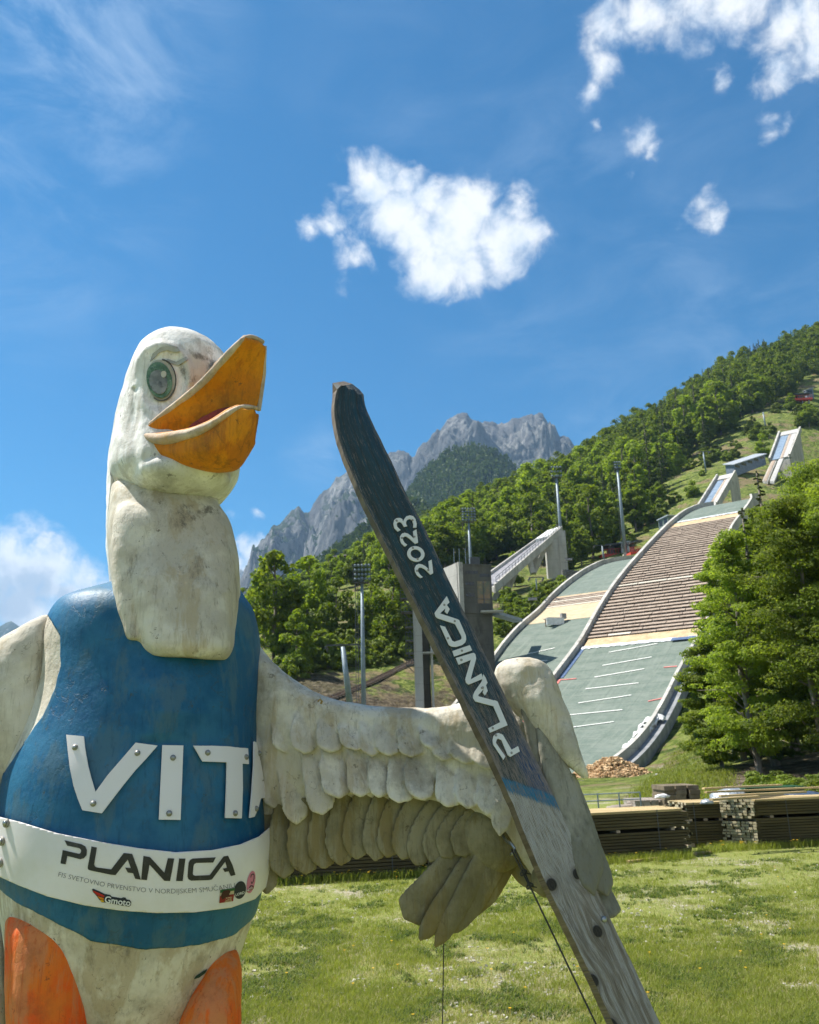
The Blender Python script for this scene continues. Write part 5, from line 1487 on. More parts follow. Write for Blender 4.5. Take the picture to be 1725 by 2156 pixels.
# grass tufts on the slope behind
sl = []
rj = np.random.default_rng(6)
for k_ in range(9000):
    x, y = rj.uniform(1290, 1540), rj.uniform(1500, 1712)
    if x < 1500 - (y - 1500) * .9: continue
    p = hit(x, y)
    if p is None or p[1] > 120: continue
    sl.append(p)
if sl:
    V0 = np.array(sl); V0 = np.repeat(V0, 4, 0); V0[:, :2] += rgg.normal(size=(len(V0), 2)) * .25
    o = blades('slope_grass', V0, .22, .02, GR); tag(o, 'grass and yellow weeds on the slope beside the landing wall', 'grass', None, 'stuff')
# flowers
YEL = noisy('yellow_petal', (.75, .42, .02), (.85, .55, .04), 5)
fp = scatter_px(46, 560, 1740, 1775, 2150); mb = MB()
for p in fp:
    h = rgg.uniform(.05, .09); mb.tube([p + [0, 0, 0], p + [0, 0, h]], .0012, 4)
    for a in np.linspace(0, 5.2, 6): q = p + [math.cos(a) * .008, math.sin(a) * .008, h]; mb.box(q, (.012, .009, .003), a)
for p in tall[::42]:
    h = rgg.uniform(.14, .2)
    for a in np.linspace(0, 5.2, 6): mb.box(p + np.array([math.cos(a) * .012, math.sin(a) * .012, h]), (.02, .014, .006), a)
o = mb.build('flowers', YEL); tag(o, 'small yellow flowers dotted over the meadow', 'flowers', None, 'stuff')
# stones in the gravel
mb = MB(); gp = scatter_px(22000, 100, 2000, 1790, 2190, .8)
gk = patch(gp, .55, 1.0) + .5 * patch(gp, 2.2, 5.0) < .0
for p in gp[gk][:3600]:
    s_ = rgg.uniform(.006, .026); e_ = Matrix.Rotation(rgg.uniform(0, 6), 3, 'Z') @ Matrix.Rotation(rgg.uniform(0, 1), 3, 'X')
    mb.box(p + [0, 0, s_ * .3], (s_ * 1.5, s_ * 1.1, s_ * .7), rot=e_)
o = mb.build('gravel', noisy('gravel_stone', (.34, .32, .28), (.55, .52, .47), 30)); tag(o, 'pale gravel stones showing through the thin grass', 'gravel', None, 'stuff')
# ================================================================== BIRD STATUE
def weathered(name, base, light, dirt, yellow, dirt_amt=.55, rough=.75, bstr=.5, stretch=(1, 1, .18), spec=.25):
    """old paint on carved wood: drips and stains running down, cracks, brush marks"""
    m, nt, b = P(name, base, rough, spec=spec)
    co = nt.n('ShaderNodeTexCoord').outputs['Object']
    v = nt.scale(co, stretch)
    gr_ = nt.n('ShaderNodeAttribute', attribute_name='grime').outputs['Fac']
    st = nt.noise(v, 9.0, 8, .68, .3); bl = nt.noise(co, 3.2, 7, .65); fine = nt.noise(co, 55., 6, .7); sp = nt.noise(co, 24., 5, .75)
    c = nt.mix(nt.smooth(bl, .42, .58), base, light)
    c = nt.mix(nt.math('MULTIPLY', nt.smooth(st, .49, .60), .7), c, yellow)
    c = nt.mix(nt.math('MULTIPLY', nt.smooth(nt.noise(v, 17.0, 8, .75), 1.08 - dirt_amt, .74), .75), c, dirt)
    c = nt.mix(nt.math('MULTIPLY', nt.smooth(sp, .63, .69), .8), c, dirt)
    big = nt.noise(nt.vmath('ADD', co, (3., 9., 2.)), 2.3, 9, .72)
    c = nt.mix(nt.math('MULTIPLY', nt.smooth(big, .54, .66), .45), c, dirt)
    c = nt.mix(nt.math('MULTIPLY', nt.smooth(nt.math('ADD', gr_, nt.math('MULTIPLY_ADD', nt.noise(nt.scale(co, (1, 1, .5)), 34., 8, .8), 1.5, -.75)), .30, .62), .88), c, dirt)
    crk = nt.n('ShaderNodeTexVoronoi', feature='DISTANCE_TO_EDGE', ins={'Vector': nt.vmath('ADD', nt.scale(co, (1, 1, .10)), nt.vmath('MULTIPLY', nt.n('ShaderNodeTexNoise', ins={'Vector': co, 'Scale': 9., 'Detail': 6.}).outputs['Color'], (.35, .35, .05))), 'Scale': 7.0}).outputs['Distance']
    cm_ = nt.math('MULTIPLY', nt.smooth(crk, .016, .004), nt.smooth(nt.noise(co, 6., 4, .6), .52, .60))
    gn_ = nt.noise(nt.scale(co, (1, 1, .045)), 85., 6, .7)
    c = nt.mix(nt.math('MULTIPLY', nt.smooth(gn_, .53, .66), .38), c, tuple(q * .55 for q in base))
    c = nt.mix(nt.math('MULTIPLY', cm_, .38), c, tuple(q * .8 for q in dirt))
    link(nt, c, b.inputs['Base Color'])
    n1 = bump(nt, b, fine, bstr, .004)
    n2 = bump(nt, b, nt.noise(v, 38., 6, .65), bstr, .006, n1)
    n3 = bump(nt, b, nt.noise(co, 11., 5, .6), bstr, .012, n2)
    bump(nt, b, nt.math('MULTIPLY', cm_, -1.0), .35, .003, n3)
    return m
CREAM = weathered('cream_paint', (.50, .455, .37), (.68, .64, .55), (.13, .115, .09), (.42, .34, .22))
HEADW = weathered('white_paint', (.62, .61, .58), (.84, .83, .81), (.15, .14, .125), (.48, .45, .40), .52)
OLIVE = weathered('olive_feather_paint', (.175, .155, .085), (.28, .25, .15), (.09, .075, .035), (.20, .15, .05), .55)
GREYF = weathered('grey_feather_paint', (.185, .18, .14), (.31, .30, .25), (.08, .075, .06), (.17, .16, .12), .55)
BLUE = weathered('blue_paint', (.006, .090, .200), (.022, .135, .250), (.05, .075, .075), (.060, .135, .185), .46, .5, .32, (1, 1, .4), .28)
ORNG = weathered('orange_paint', (.82, .100, .010), (.74, .17, .020), (.26, .07, .03), (.58, .24, .10), .50)
BEAKO = weathered('beak_paint', (.60, .195, .006), (.68, .255, .010), (.13, .07, .018), (.46, .13, .012), .60, .65)
BEAKR = weathered('beak_rim_paint', (.46, .34, .24), (.58, .47, .36), (.15, .12, .08), (.52, .30, .12), .6)

def lathe_ring(c, ax, ay, n, e, rot=0.0, tilt=0.0):
    """superellipse ring in a (nearly) horizontal plane"""
    th = np.linspace(0, 2 * math.pi, n, endpoint=False)
    x = np.sign(np.cos(th)) * np.abs(np.cos(th)) ** (2 / e) * ax
    y = np.sign(np.sin(th)) * np.abs(np.sin(th)) ** (2 / e) * ay
    cr_, sr_ = math.cos(rot), math.sin(rot)
    return np.stack([c[0] + x * cr_ - y * sr_, c[1] + x * sr_ + y * cr_, c[2] + tilt * x], 1)
def loft_rings(rings, close=True):
    n = len(rings[0]); V = np.concatenate(rings); Fc = []
    for i in range(len(rings) - 1):
        for k_ in range(n):
            k2 = (k_ + 1) % n
            Fc.append((i * n + k_, i * n + k2, (i + 1) * n + k2, (i + 1) * n + k_))
    if close:
        Fc.append(tuple(range(n - 1, -1, -1))); e = (len(rings) - 1) * n; Fc.append(tuple(range(e, e + n)))
    return V, Fc
def loft_px(rows, n=48, e=2.4, steps=4):
    """rows: (y, x_left, x_right, half depth, Y of the centre[, exponent]) traced outlines turned into closed horizontal sections"""
    rows = [tuple(r) + ((e,) if len(r) == 5 else ()) for r in rows]
    A = np.array(rows, float)
    t = np.arange(len(A)); tt = np.linspace(0, len(A) - 1, (len(A) - 1) * steps + 1)
    B = np.stack([np.interp(tt, t, A[:, k_]) for k_ in range(A.shape[1])], 1)
    for _ in range(2): B[1:-1] = (B[:-2] + 2 * B[1:-1] + B[2:]) / 4
    rings = []
    for (y, xl, xr, ry, Yc, ee) in B:
        # section whose outline, seen from the front, spans xl .. xr (support function of the superellipse)
        L_, R_ = U(xl, y, Yc), U(xr, y, Yc)
        fL, fR = math.atan2(L_[0], Yc), math.atan2(R_[0], Yc); fm, t_ = (fL + fR) / 2, math.tan((fR - fL) / 2); q_ = ee / (ee - 1)
        D_ = Yc / math.cos(fm); a_ = ((t_ * D_) ** q_ - (t_ * ry) ** q_) ** (1 / q_)
        c = (L_ + R_) / 2; c[0] = Yc * math.tan(fm)
        rings.append(lathe_ring(c, a_, ry, n, ee, -fm, (R_[2] - L_[2]) / max(1e-6, R_[0] - L_[0])))
    return loft_rings(rings[::-1])
def ellipsoid(c, r, rot=(0, 0, 0), n=3):
    bm = bmesh.new(); bmesh.ops.create_icosphere(bm, subdivisions=n, radius=1)
    V = np.array([v_.co for v_ in bm.verts]); Fc = [tuple(v_.index for v_ in f.verts) for f in bm.faces]; bm.free()
    M_ = np.array((Matrix.Rotation(rot[2], 3, 'Z') @ Matrix.Rotation(rot[1], 3, 'Y') @ Matrix.Rotation(rot[0], 3, 'X')))
    return (V * np.array(r)) @ M_.T + np.array(c), Fc
def feather(bx, by, tx, ty, w, Yb, Yt, th, bow=0.0, blunt=.5, n=14, m_=12, root=.6, lift=0.0):
    """carved feather from base to tip (outline px), lens section with one side raised"""
    A, B = U(bx, by, Yb), U(tx, ty, Yt)
    d = B - A; L = np.linalg.norm(d); d /= L
    vw = -(ray((bx + tx) / 2, (by + ty) / 2))         # towards the viewer side = front of the feather
    s_ = np.cross(d, vw); s_ /= np.linalg.norm(s_); f = np.cross(s_, d)
    hw = w / F * (Yb + Yt) / 2 / 2
    rings = []
    for i in range(n):
        u = i / (n - 1)
        ut = .50 + .30 * min(1, blunt / 1.5)
        pf = (root + (1 - root) * min(1, u / .4)) * (math.sqrt(max(0, 1 - ((u - ut) / (1 - ut)) ** (2 + blunt))) if u > ut else 1)
        pf = max(pf, .10)
        c = A + d * L * u + s_ * bow * hw * math.sin(math.pi * u) + f * lift * math.sin(u * math.pi)
        ang = np.linspace(0, 2 * math.pi, m_, endpoint=False)
        x = np.cos(ang) * hw * pf; y = np.sin(ang) * th * .55 * (.6 + .4 * pf)
        y = y + .80 * th * (x / hw)                    # shingled tilt
        rings.append(c + x[:, None] * s_ + y[:, None] * f)
    return loft_rings(rings)
def fuse(parts, voxel=.008, smooth=6, fac=.5):
    """fuse closed lofts into one carved surface"""
    V, Fc, n = [], [], 0
    for (v_, f) in parts:
        V.append(v_); Fc += [tuple(int(i) + n for i in q) for q in f]; n += len(v_)
    me = mesh_from('tmp', np.concatenate(V), Fc)
    bm = bmesh.new(); bm.from_mesh(me); bmesh.ops.recalc_face_normals(bm, faces=bm.faces); bm.to_mesh(me); bm.free()
    o = bpy.data.objects.new('tmp', me); COL.objects.link(o)
    r_ = o.modifiers.new('r', 'REMESH'); r_.mode = 'VOXEL'; r_.voxel_size = voxel; r_.adaptivity = 0
    if smooth: s_ = o.modifiers.new('s', 'SMOOTH'); s_.iterations = smooth; s_.factor = fac
    dg = bpy.context.evaluated_depsgraph_get(); dg.update()
    ev = o.evaluated_get(dg); m2 = ev.to_mesh()
    V = np.empty(len(m2.vertices) * 3, np.float32); m2.vertices.foreach_get('co', V); V = V.reshape(-1, 3).astype(float)
    N = np.empty(len(m2.vertices) * 3, np.float32); m2.vertex_normals.foreach_get('vector', N); N = N.reshape(-1, 3).astype(float)
    Fq = np.empty(len(m2.loops), np.int32); m2.loops.foreach_get('vertex_index', Fq)
    cnt = np.empty(len(m2.polygons), np.int32); m2.polygons.foreach_get('loop_total', cnt)
    if (cnt == 4).all(): Fq = Fq.reshape(-1, 4)
    else:
        raise RuntimeError('remesh gave non quads')
    ev.to_mesh_clear(); bpy.data.objects.remove(o); bpy.data.meshes.remove(me)
    return V, Fq, N
def carve(V, N, amp, s, seed=0, stretch=(1, 1, 1), o=3, facet=0.0, fs=7.0):
    st = np.array(stretch)
    d = np.array([noise.fractal(Vector(p * s * st) + Vector((seed, 0, 0)), .9, 2.1, o) for p in V]) * amp
    if facet:
        f = np.array([noise.voronoi(Vector(p * fs * st) + Vector((seed, 3, 0)))[0][0] for p in V])
        d += (f - .35) * facet
    return V + N * d[:, None]
def make(name, parts, mat, parent, voxel=.008, smooth=6, amp=.004, s=9, facet=0, seed=0, fs=7., stretch=(1, 1, 1)):
    V, Fq, N = fuse(parts, voxel, smooth)
    if amp or facet: V = carve(V, N, amp, s, seed, stretch, 3, facet, fs)
    o = obj(name, V, Fq, mat, parent, smooth=True)
    return o, V, Fq
BASE = U(285, 1700, 3.3); BASE[2] = 0
statue = empty('goose_statue', BASE, 'painted wooden goose statue in a blue vest with its orange beak raised open', 'statue')

YC = 3.30
torso_rows = [(1236, 232, 505, .10, YC), (1250, 195, 512, .17, YC), (1260, 165, 518, .21, YC), (1274, 125, 530, .255, YC), (1300, 104, 538, .285, YC), (1345, 86, 546, .30, YC), (1400, 84, 548, .315, YC), (1450, 78, 546, .335, YC),
              (1500, 62, 543, .355, YC), (1560, 35, 543, .38, YC), (1620, 8, 549, .405, YC), (1700, -6, 557, .43, YC), (1780, -8, 561, .44, YC), (1850, -6, 556, .43, YC), (1900, 0, 546, .415, YC),
              (1950, 8, 528, .39, YC), (2000, 14, 512, .365, YC), (2060, 18, 488, .335, YC), (2130, 30, 450, .29, YC), (2220, 60, 400, .22, YC), (2290, 120, 350, .13, YC)]
t_parts = [loft_px(torso_rows, 72, 2.35, 4)]
TV, TF, TN = fuse(t_parts, .009, 10)
TV = carve(TV, TN, .0014, 6, 2, (1, 1, .6), 3, .003, 5.)
_p = proj(TV); _x, _y = _p[:, 0], _p[:, 1]
_pk = np.interp(_y, [1385, 1405, 1450, 1505, 1540, 1565], [312, 324, 336, 346, 325, 305])       # crest line of the added breast ridge, shaped to catch a strip of sun
_am = np.interp(_y, [1372, 1410, 1450, 1500, 1545, 1566], [0, .012, .030, .036, .018, 0])
_u = np.where(_x < _pk, (_x - 262) / np.maximum(_pk - 262, 1), 1 - (_x - _pk) / 150)
_u = np.clip(_u, 0, 1); _u = np.where(_x < _pk, _u, _u * _u * (3 - 2 * _u))
TV[:, 1] -= np.where(TV[:, 1] < 3.25, _am * _u, 0)
torso = obj('body', TV, TF, CREAM, statue, smooth=True)
# vertex normals of the carved torso
tm = torso.data; TN = np.empty(len(TV) * 3, np.float32); tm.vertex_normals.foreach_get('vector', TN); TN = TN.reshape(-1, 3).astype(float)
TBV = BVHTree.FromPolygons([tuple(v_) for v_ in TV], [tuple(int(i) for i in q) for q in TF])

def clip(V, Fq, N, phi):
    """keep phi > 0, cutting faces along the zero line"""
    tri = np.concatenate([Fq[:, [0, 1, 2]], Fq[:, [0, 2, 3]]]) if Fq.shape[1] == 4 else Fq
    vs = phi[tri]; inn = (vs > 0).sum(1)
    full = tri[inn == 3]
    newV, newN, newP = [], [], []
    cache = {}
    def mid(a, b_):
        key = (a, b_) if a < b_ else (b_, a)
        if key not in cache:
            t = phi[a] / (phi[a] - phi[b_]); cache[key] = len(V) + len(newV)
            newV.append(V[a] + (V[b_] - V[a]) * t); newN.append(N[a] + (N[b_] - N[a]) * t)
        return cache[key]
    ft = [tuple(f) for f in full]
    for f in tri[(inn == 1) | (inn == 2)]:
        poly = []
        for i in range(3):
            a, b_ = int(f[i]), int(f[(i + 1) % 3])
            if phi[a] > 0: poly.append(a)
            if (phi[a] > 0) != (phi[b_] > 0): poly.append(mid(a, b_))
        for i in range(1, len(poly) - 1): ft.append((poly[0], poly[i], poly[i + 1]))
    V2 = np.concatenate([V, np.array(newV).reshape(-1, 3)]); N2 = np.concatenate([N, np.array(newN).reshape(-1, 3)])
    ft = np.array(ft, int); used = np.unique(ft); mp = -np.ones(len(V2), int); mp[used] = np.arange(len(used))
    return V2[used], mp[ft], N2[used]
def shell(name, V, Fq, N, phi, off, thick, mat, parent):
    v_, f, n_ = clip(V, Fq, N, phi)
    n_ = n_ / np.maximum(np.linalg.norm(n_, axis=1), 1e-9)[:, None]
    o = obj(name, v_ + n_ * off, f, mat, parent, smooth=True)
    s_ = o.modifiers.new('thickness', 'SOLIDIFY'); s_.thickness = thick; s_.offset = -1
    return o
tp = proj(TV); TPX, TPY = tp[:, 0], tp[:, 1]
wob = np.array([noise.fractal(Vector(p * 14), .8, 2, 4) for p in TV])
hem = np.interp(TPX, [0, 37, 92, 146, 194, 293, 366, 439, 494, 527, 549, 575], [1871, 1900, 1926, 1955, 1981, 1997, 1997, 1984, 1966, 1937, 1904, 1860])
arm = np.interp(TPY, [1240, 1290, 1298, 1340, 1400, 1450, 1510, 1570, 1630, 1650, 1700, 2000], [60, 98, 104, 128, 130, 118, 90, 50, 8, -20, -60, -60])
front = TV[:, 1] < 3.34
phi = np.minimum(hem - TPY + wob * 3, np.where(front, TPX - arm + wob * 2, 40))
vest = shell('vest', TV, TF, TN, phi, .004, .004, BLUE, statue)
# smooth sheet around the belly: built on the un-carved torso so that it lies taut
SV, SF_, SN = fuse([loft_px(torso_rows, 96, 2.35, 6)], .0065, 22)
sp_ = proj(SV)
btop = np.interp(sp_[:, 0], [-20, 0, 55, 128, 220, 293, 366, 439, 494, 531, 556, 575], [1713, 1715, 1730, 1754, 1774, 1786, 1794, 1790, 1779, 1763, 1741, 1715])
bbot = np.interp(sp_[:, 0], [-20, 0, 55, 110, 183, 256, 329, 403, 476, 523, 549, 562, 575], [1820, 1834, 1860, 1882, 1900, 1911, 1916, 1915, 1906, 1889, 1860, 1823, 1790])
BANNER, nt, b = P('white_pvc', (.72, .73, .72), .35, spec=.45)
co = nt.n('ShaderNodeTexCoord').outputs['Object']
link(nt, nt.mix(nt.smooth(nt.noise(co, 5., 7, .65), .35, .7), (.76, .73, .74), (.68, .65, .62)), b.inputs['Base Color'])
bump(nt, b, nt.noise(co, 3., 3, .5), .3, .01)
phib = np.minimum(sp_[:, 1] - btop, bbot - sp_[:, 1])
banner = shell('banner', SV, SF_, SN, phib, .027, .003, BANNER, statue)
bV, bF, bN = clip(SV, SF_, SN, phib + 14); bN = bN / np.linalg.norm(bN, axis=1)[:, None]
BBV = BVHTree.FromPolygons([tuple(v_) for v_ in bV + bN * .027], [tuple(int(i) for i in q) for q in bF])
SBV = BVHTree.FromPolygons([tuple(v_) for v_ in SV + SN * .010], [tuple(int(i) for i in q) for q in SF_])

def fill2d(loops, maxlen):
    """triangulate a polygon with holes and split long edges"""
    tris = geometry.tessellate_polygon([[Vector((p[0], p[1], 0)) for p in lp] for lp in loops])
    pts = [p for lp in loops for p in lp]
    bm = bmesh.new(); vs = [bm.verts.new((p[0], p[1], 0)) for p in pts]
    for t in tris:
        try: bm.faces.new([vs[i] for i in t])
        except ValueError: pass
    for _ in range(7):
        ed = [e_ for e_ in bm.edges if e_.calc_length() > maxlen]
        if not ed: break
        bmesh.ops.subdivide_edges(bm, edges=ed, cuts=1); bmesh.ops.triangulate(bm, faces=[f for f in bm.faces if len(f.verts) > 3])
    bm.normal_update()
    V = np.array([v_.co for v_ in bm.verts])[:, :2]; Fc = [tuple(v_.index for v_ in f.verts) for f in bm.faces]
    bm.free(); return V, Fc
def onto(bv, P2, off):
    out_ = []
    for (x, y) in P2:
        d = Vector(ray(x, y)); h = bv.ray_cast(Vector(CP), d)
        if h[0] is None:
            nr = bv.find_nearest(Vector(U(x, y, 3.2))); h = (nr[0], nr[1])
        out_.append(np.array(h[0]) + np.array(h[1]).dot(-np.array(d)) * 0 + np.array(h[1]) * off * (1 if h[1].dot(d) < 0 else -1))
    return np.array(out_)
def decal(name, loops_list, bv, off, thick, mat, parent, maxlen=8):
    V, Fc, n = [], [], 0
    for loops in loops_list:
        v2, f = fill2d(loops, maxlen)
        w3 = onto(bv, v2, off); V.append(w3)
        for q in f:
            a, b_, c = [w3[i] for i in q]
            q = q if np.dot(np.cross(b_ - a, c - a), -ray(*v2[q[0]])) > 0 else q[::-1]
            Fc.append(tuple(i + n for i in q))
        n += len(w3)
    o = obj(name, np.concatenate(V), Fc, mat, parent)
    s_ = o.modifiers.new('thickness', 'SOLIDIFY'); s_.thickness = thick; s_.offset = 1
    return o
# letters of the vest
LW, nt, b = P('white_plastic', (.76, .73, .73), .4, spec=.4)
z2 = lambda L_: [(x * .36617, 1210.6 + y * .36617) for x, y in L_]
for lt in ([(388, 923), (487, 932), (492, 985), (500, 1040), (511, 1100), (527, 1165), (552, 1250), (620, 1155), (700, 1062), (780, 968), (905, 985), (845, 1055), (780, 1125), (715, 1205), (650, 1290), (588, 1372), (478, 1355), (452, 1290), (428, 1215), (407, 1110), (397, 1020)],
           [(932, 982), (1051, 984), (1043, 1200), (1035, 1410), (912, 1408), (922, 1190)],
           [(1108, 985), (1210, 985), (1300, 988), (1415, 1000), (1420, 1090), (1384, 1087), (1386, 1230), (1380, 1401), (1288, 1399), (1294, 1230), (1297, 1080), (1160, 1075)],
           [(1450, 960), (1463, 966), (1480, 1050), (1497, 1130), (1503, 1178), (1490, 1190), (1512, 1186), (1511, 1283), (1488, 1288), (1474, 1340), (1452, 1392), (1425, 1399), (1438, 1250), (1448, 1100)]):
    decal('letter', [[z2(lt)]], SBV, .004, .005, LW, statue, 9)
SCM, _, _ = P('screw_steel', (.35, .36, .35), .35, .9)
WSH, _, _ = P('washer', (.30, .29, .26), .6, .3)
def screw(x, y, bv, r=.0062, par=None, off=.011):
    d = Vector(ray(x, y)); h = bv.ray_cast(Vector(CP), d)
    if h[0] is None: return
    nn = np.array(h[1]); nn = nn if np.dot(nn, np.array(d)) < 0 else -nn
    c = np.array(h[0]) + nn * off
    mb = MB(); mb.tube([c - nn * .004, c + nn * .002], [r * 1.55, r * 1.5], 14); o = mb.build('screw', WSH, par or statue, True)
    mb = MB(); mb.tube([c + nn * .0021, c + nn * .006, c + nn * .0075], [r, r * .9, r * .6], 12); mb.build('screw_head', SCM, o, True)
for (x, y) in z2([(438, 996), (790, 1028), (540, 1317), (992, 1055), (970, 1373), (1187, 1026), (1403, 1050), (1341, 1373), (1475, 1028), (1460, 1347)]): screw(x, y, SBV)
for (x, y) in [(15, 1733), (6, 1771), (2, 1816)]: screw(x, y, BBV, .009, None, .005)

# banner lettering: traced capitals reused on the ski in a straight version
z3 = lambda L_: [(x * .36617, 1684.4 + y * .36617) for x, y in L_]
INK, nt, b = P('black_print', (.03, .03, .028), .5, spec=.3)
co = nt.n('ShaderNodeTexCoord').outputs['Object']
link(nt, nt.mix(nt.smooth(nt.noise(co, 12., 8, .8), .5, .78), (.035, .034, .03), (.11, .11, .10)), b.inputs['Base Color'])
PL = [[(372, 232), (470, 255), (492, 268), (501, 288), (498, 318), (484, 335), (462, 341), (388, 322), (379, 370), (349, 365), (362, 288), (455, 310), (464, 305), (468, 292), (463, 282), (454, 277), (388, 263)],
      [(527, 268), (558, 274), (542, 370), (547, 382), (556, 388), (640, 399), (712, 305), (760, 310), (790, 390), (810, 458), (778, 453), (765, 421), (735, 417), (720, 389), (752, 391), (735, 343), (665, 432), (640, 430), (520, 405), (507, 399), (505, 388)],
      [(825, 322), (862, 328), (945, 418), (965, 335), (1002, 337), (978, 466), (945, 465), (860, 372), (845, 461), (812, 458), (818, 390)],
      [(1030, 337), (1066, 337), (1050, 466), (1012, 466)],
      [(1240, 330), (1225, 360), (1128, 362), (1117, 368), (1112, 380), (1108, 424), (1112, 432), (1122, 436), (1205, 432), (1285, 325), (1310, 321), (1336, 375), (1353, 431), (1326, 438), (1314, 410), (1291, 414), (1281, 395), (1304, 390), (1294, 355), (1218, 457), (1200, 461), (1098, 464), (1083, 455), (1078, 440), (1084, 362), (1092, 345), (1108, 337)]]
decal('lettering', [[z3(l)] for l in PL], BBV, .0012, .0006, INK, banner, 7)
def text_poly(body, size=1.0, bold=0.0, shear=0.0):
    cu = bpy.data.curves.new('t', 'FONT'); cu.body = body; cu.size = size; cu.offset = bold; cu.shear = shear; cu.resolution_u = 3
    o = bpy.data.objects.new('t', cu); COL.objects.link(o)
    dg = bpy.context.evaluated_depsgraph_get(); dg.update()
    me = o.evaluated_get(dg).to_mesh()
    V = np.array([v_.co[:] for v_ in me.vertices])[:, :2]; Fc = [tuple(p.vertices) for p in me.polygons]
    o.evaluated_get(dg).to_mesh_clear(); bpy.data.objects.remove(o); bpy.data.curves.remove(cu)
    return V, Fc
def text_on(name, body, path, height, bv, off, mat, parent, bold=0.0, shear=0.0, fix_width=True):
    """write along a pixel path: list of (x, y) of the base line"""
    V, Fc = text_poly(body, 1.0, bold, shear)
    x0, x1 = V[:, 0].min(), V[:, 0].max(); capH = .73
    pa = np.array(path, float); s_ = np.concatenate([[0], np.cumsum(np.linalg.norm(np.diff(pa, axis=0), axis=1))])
    t = (V[:, 0] - x0) / (x1 - x0) * s_[-1]
    bx = np.interp(t, s_, pa[:, 0]); by = np.interp(t, s_, pa[:, 1])
    dx = np.interp(t + 1, s_, pa[:, 0]) - np.interp(t - 1, s_, pa[:, 0]); dy = np.interp(t + 1, s_, pa[:, 1]) - np.interp(t - 1, s_, pa[:, 1])
    l_ = np.hypot(dx, dy); l_[l_ == 0] = 1; nx_, ny_ = dy / l_, -dx / l_
    hh = V[:, 1] / capH * height
    W = onto(bv, np.stack([bx + nx_ * hh, by + ny_ * hh], 1), off)
    return obj(name, W, Fc, mat, parent)
THIN, _, _ = P('thin_grey_print', (.16, .16, .17), .6)
PALEP, _, _ = P('faded_grey_print', (.42, .43, .43), .6)
pth = z3([(335, 440), (420, 460), (500, 478), (600, 500), (700, 517), (800, 528), (880, 535), (950, 538), (1060, 537), (1160, 530), (1260, 520), (1352, 503)])
text_on('small_lettering', 'FIS SVETOVNO PRVENSTVO V NORDIJSKEM SMU\u010cANJU', pth, 10.5, BBV, .0014, THIN, banner, -.012)
# stickers on the banner
def flat_mat(n_, c, r=.45):
    m_, _, _ = P(n_, c, r); return m_
KDARK, KWHITE, KRED, KOR, KYEL = flat_mat('sticker_dark', (.02, .025, .035)), flat_mat('sticker_white', (.7, .7, .7)), flat_mat('sticker_red', (.45, .02, .015)), flat_mat('sticker_orange', (.65, .20, .01)), flat_mat('sticker_yellow', (.75, .48, .02))
zg = lambda L_: [((300 + x / 5.75) / 1.89971, (3450 + y / 5.75) / 1.89971) for x, y in L_]
def sticker(nm, layers):
    base = None
    for k_, (n_, lps, mt) in enumerate(layers):
        o = decal(n_, [[l] for l in lps], BBV, .0012 + .0009 * k_, .0005, mt, banner if base is None else base, 5)
        if base is None: base = o; base['label'] = nm
    return base
st = sticker('winged motorbike shop sticker', [
    ('sticker', [zg([(395, 610), (430, 605), (560, 660), (680, 720), (740, 730), (810, 745), (850, 785), (960, 800), (1060, 820), (1110, 800), (1160, 805), (1190, 850), (1260, 860), (1295, 910), (1290, 980), (1240, 1015), (1160, 1000), (1080, 990), (960, 965), (820, 940), (700, 920), (620, 915), (575, 870), (500, 770), (410, 670)])], KDARK),
    ('sticker_wing', [zg([(415, 645), (440, 650), (550, 695), (680, 760), (672, 800), (560, 765), (500, 740), (430, 675)])], KRED),
    ('sticker_wing', [zg([(515, 765), (570, 785), (668, 815), (660, 860), (585, 840), (545, 800)])], KOR),
    ('sticker_wing', [zg([(580, 850), (660, 870), (680, 895), (620, 898), (600, 880)])], KYEL)])
text_on('sticker_text', 'Gmoto', zg([(680, 905), (820, 930), (960, 950), (1110, 975), (1275, 990)]), 14, BBV, .0046, KWHITE, st, .02)
def ell(cx_, cy_, rx, ry, a=0.0, n=28): return [(cx_ + rx * math.cos(t) * math.cos(a) - ry * math.sin(t) * math.sin(a), cy_ + rx * math.cos(t) * math.sin(a) + ry * math.sin(t) * math.cos(a)) for t in np.linspace(0, 2 * math.pi, n, endpoint=False)]
z1 = lambda L_: [((900 + x / 4.3125) / 1.89971, (3250 + y / 4.3125) / 1.89971) for x, y in L_]
KGREEN, KCREAM, KDR, KHAIR, KGOLD, KPINK = flat_mat('sticker_green', (.03, .11, .04)), flat_mat('sticker_cream', (.55, .45, .28)), flat_mat('sticker_dark_red', (.26, .02, .02)), flat_mat('sticker_hair', (.06, .02, .015)), flat_mat('sticker_gold', (.5, .28, .04)), flat_mat('sticker_pink', (.62, .20, .30))
st = sticker('square green cream and red sticker with a long haired woman in profile', [
    ('sticker', [z1([(-85, 1335), (165, 1298), (130, 1525), (-105, 1560)])], KCREAM),
    ('sticker_band', [z1([(-85, 1335), (165, 1298), (158, 1345), (-90, 1385)])], KGREEN),
    ('sticker_band', [z1([(-95, 1440), (147, 1405), (130, 1525), (-105, 1560)])], KDR),
    ('sticker_hair', [z1([(-30, 1345), (60, 1330), (85, 1365), (60, 1400), (70, 1440), (20, 1450), (-60, 1500), (-80, 1440), (-60, 1380)])], KHAIR)])
for k_, (wd_, yy) in enumerate((('WOMEN', 1475), ('LIFE', 1507), ('FREEDOM', 1538))):
    text_on('sticker_text', wd_, z1([(0, yy + 8), (105, yy - 8)] if k_ != 2 else [(-15, yy + 6), (100, yy - 10)]), 2.9, BBV, .0052, KCREAM, st, .02)
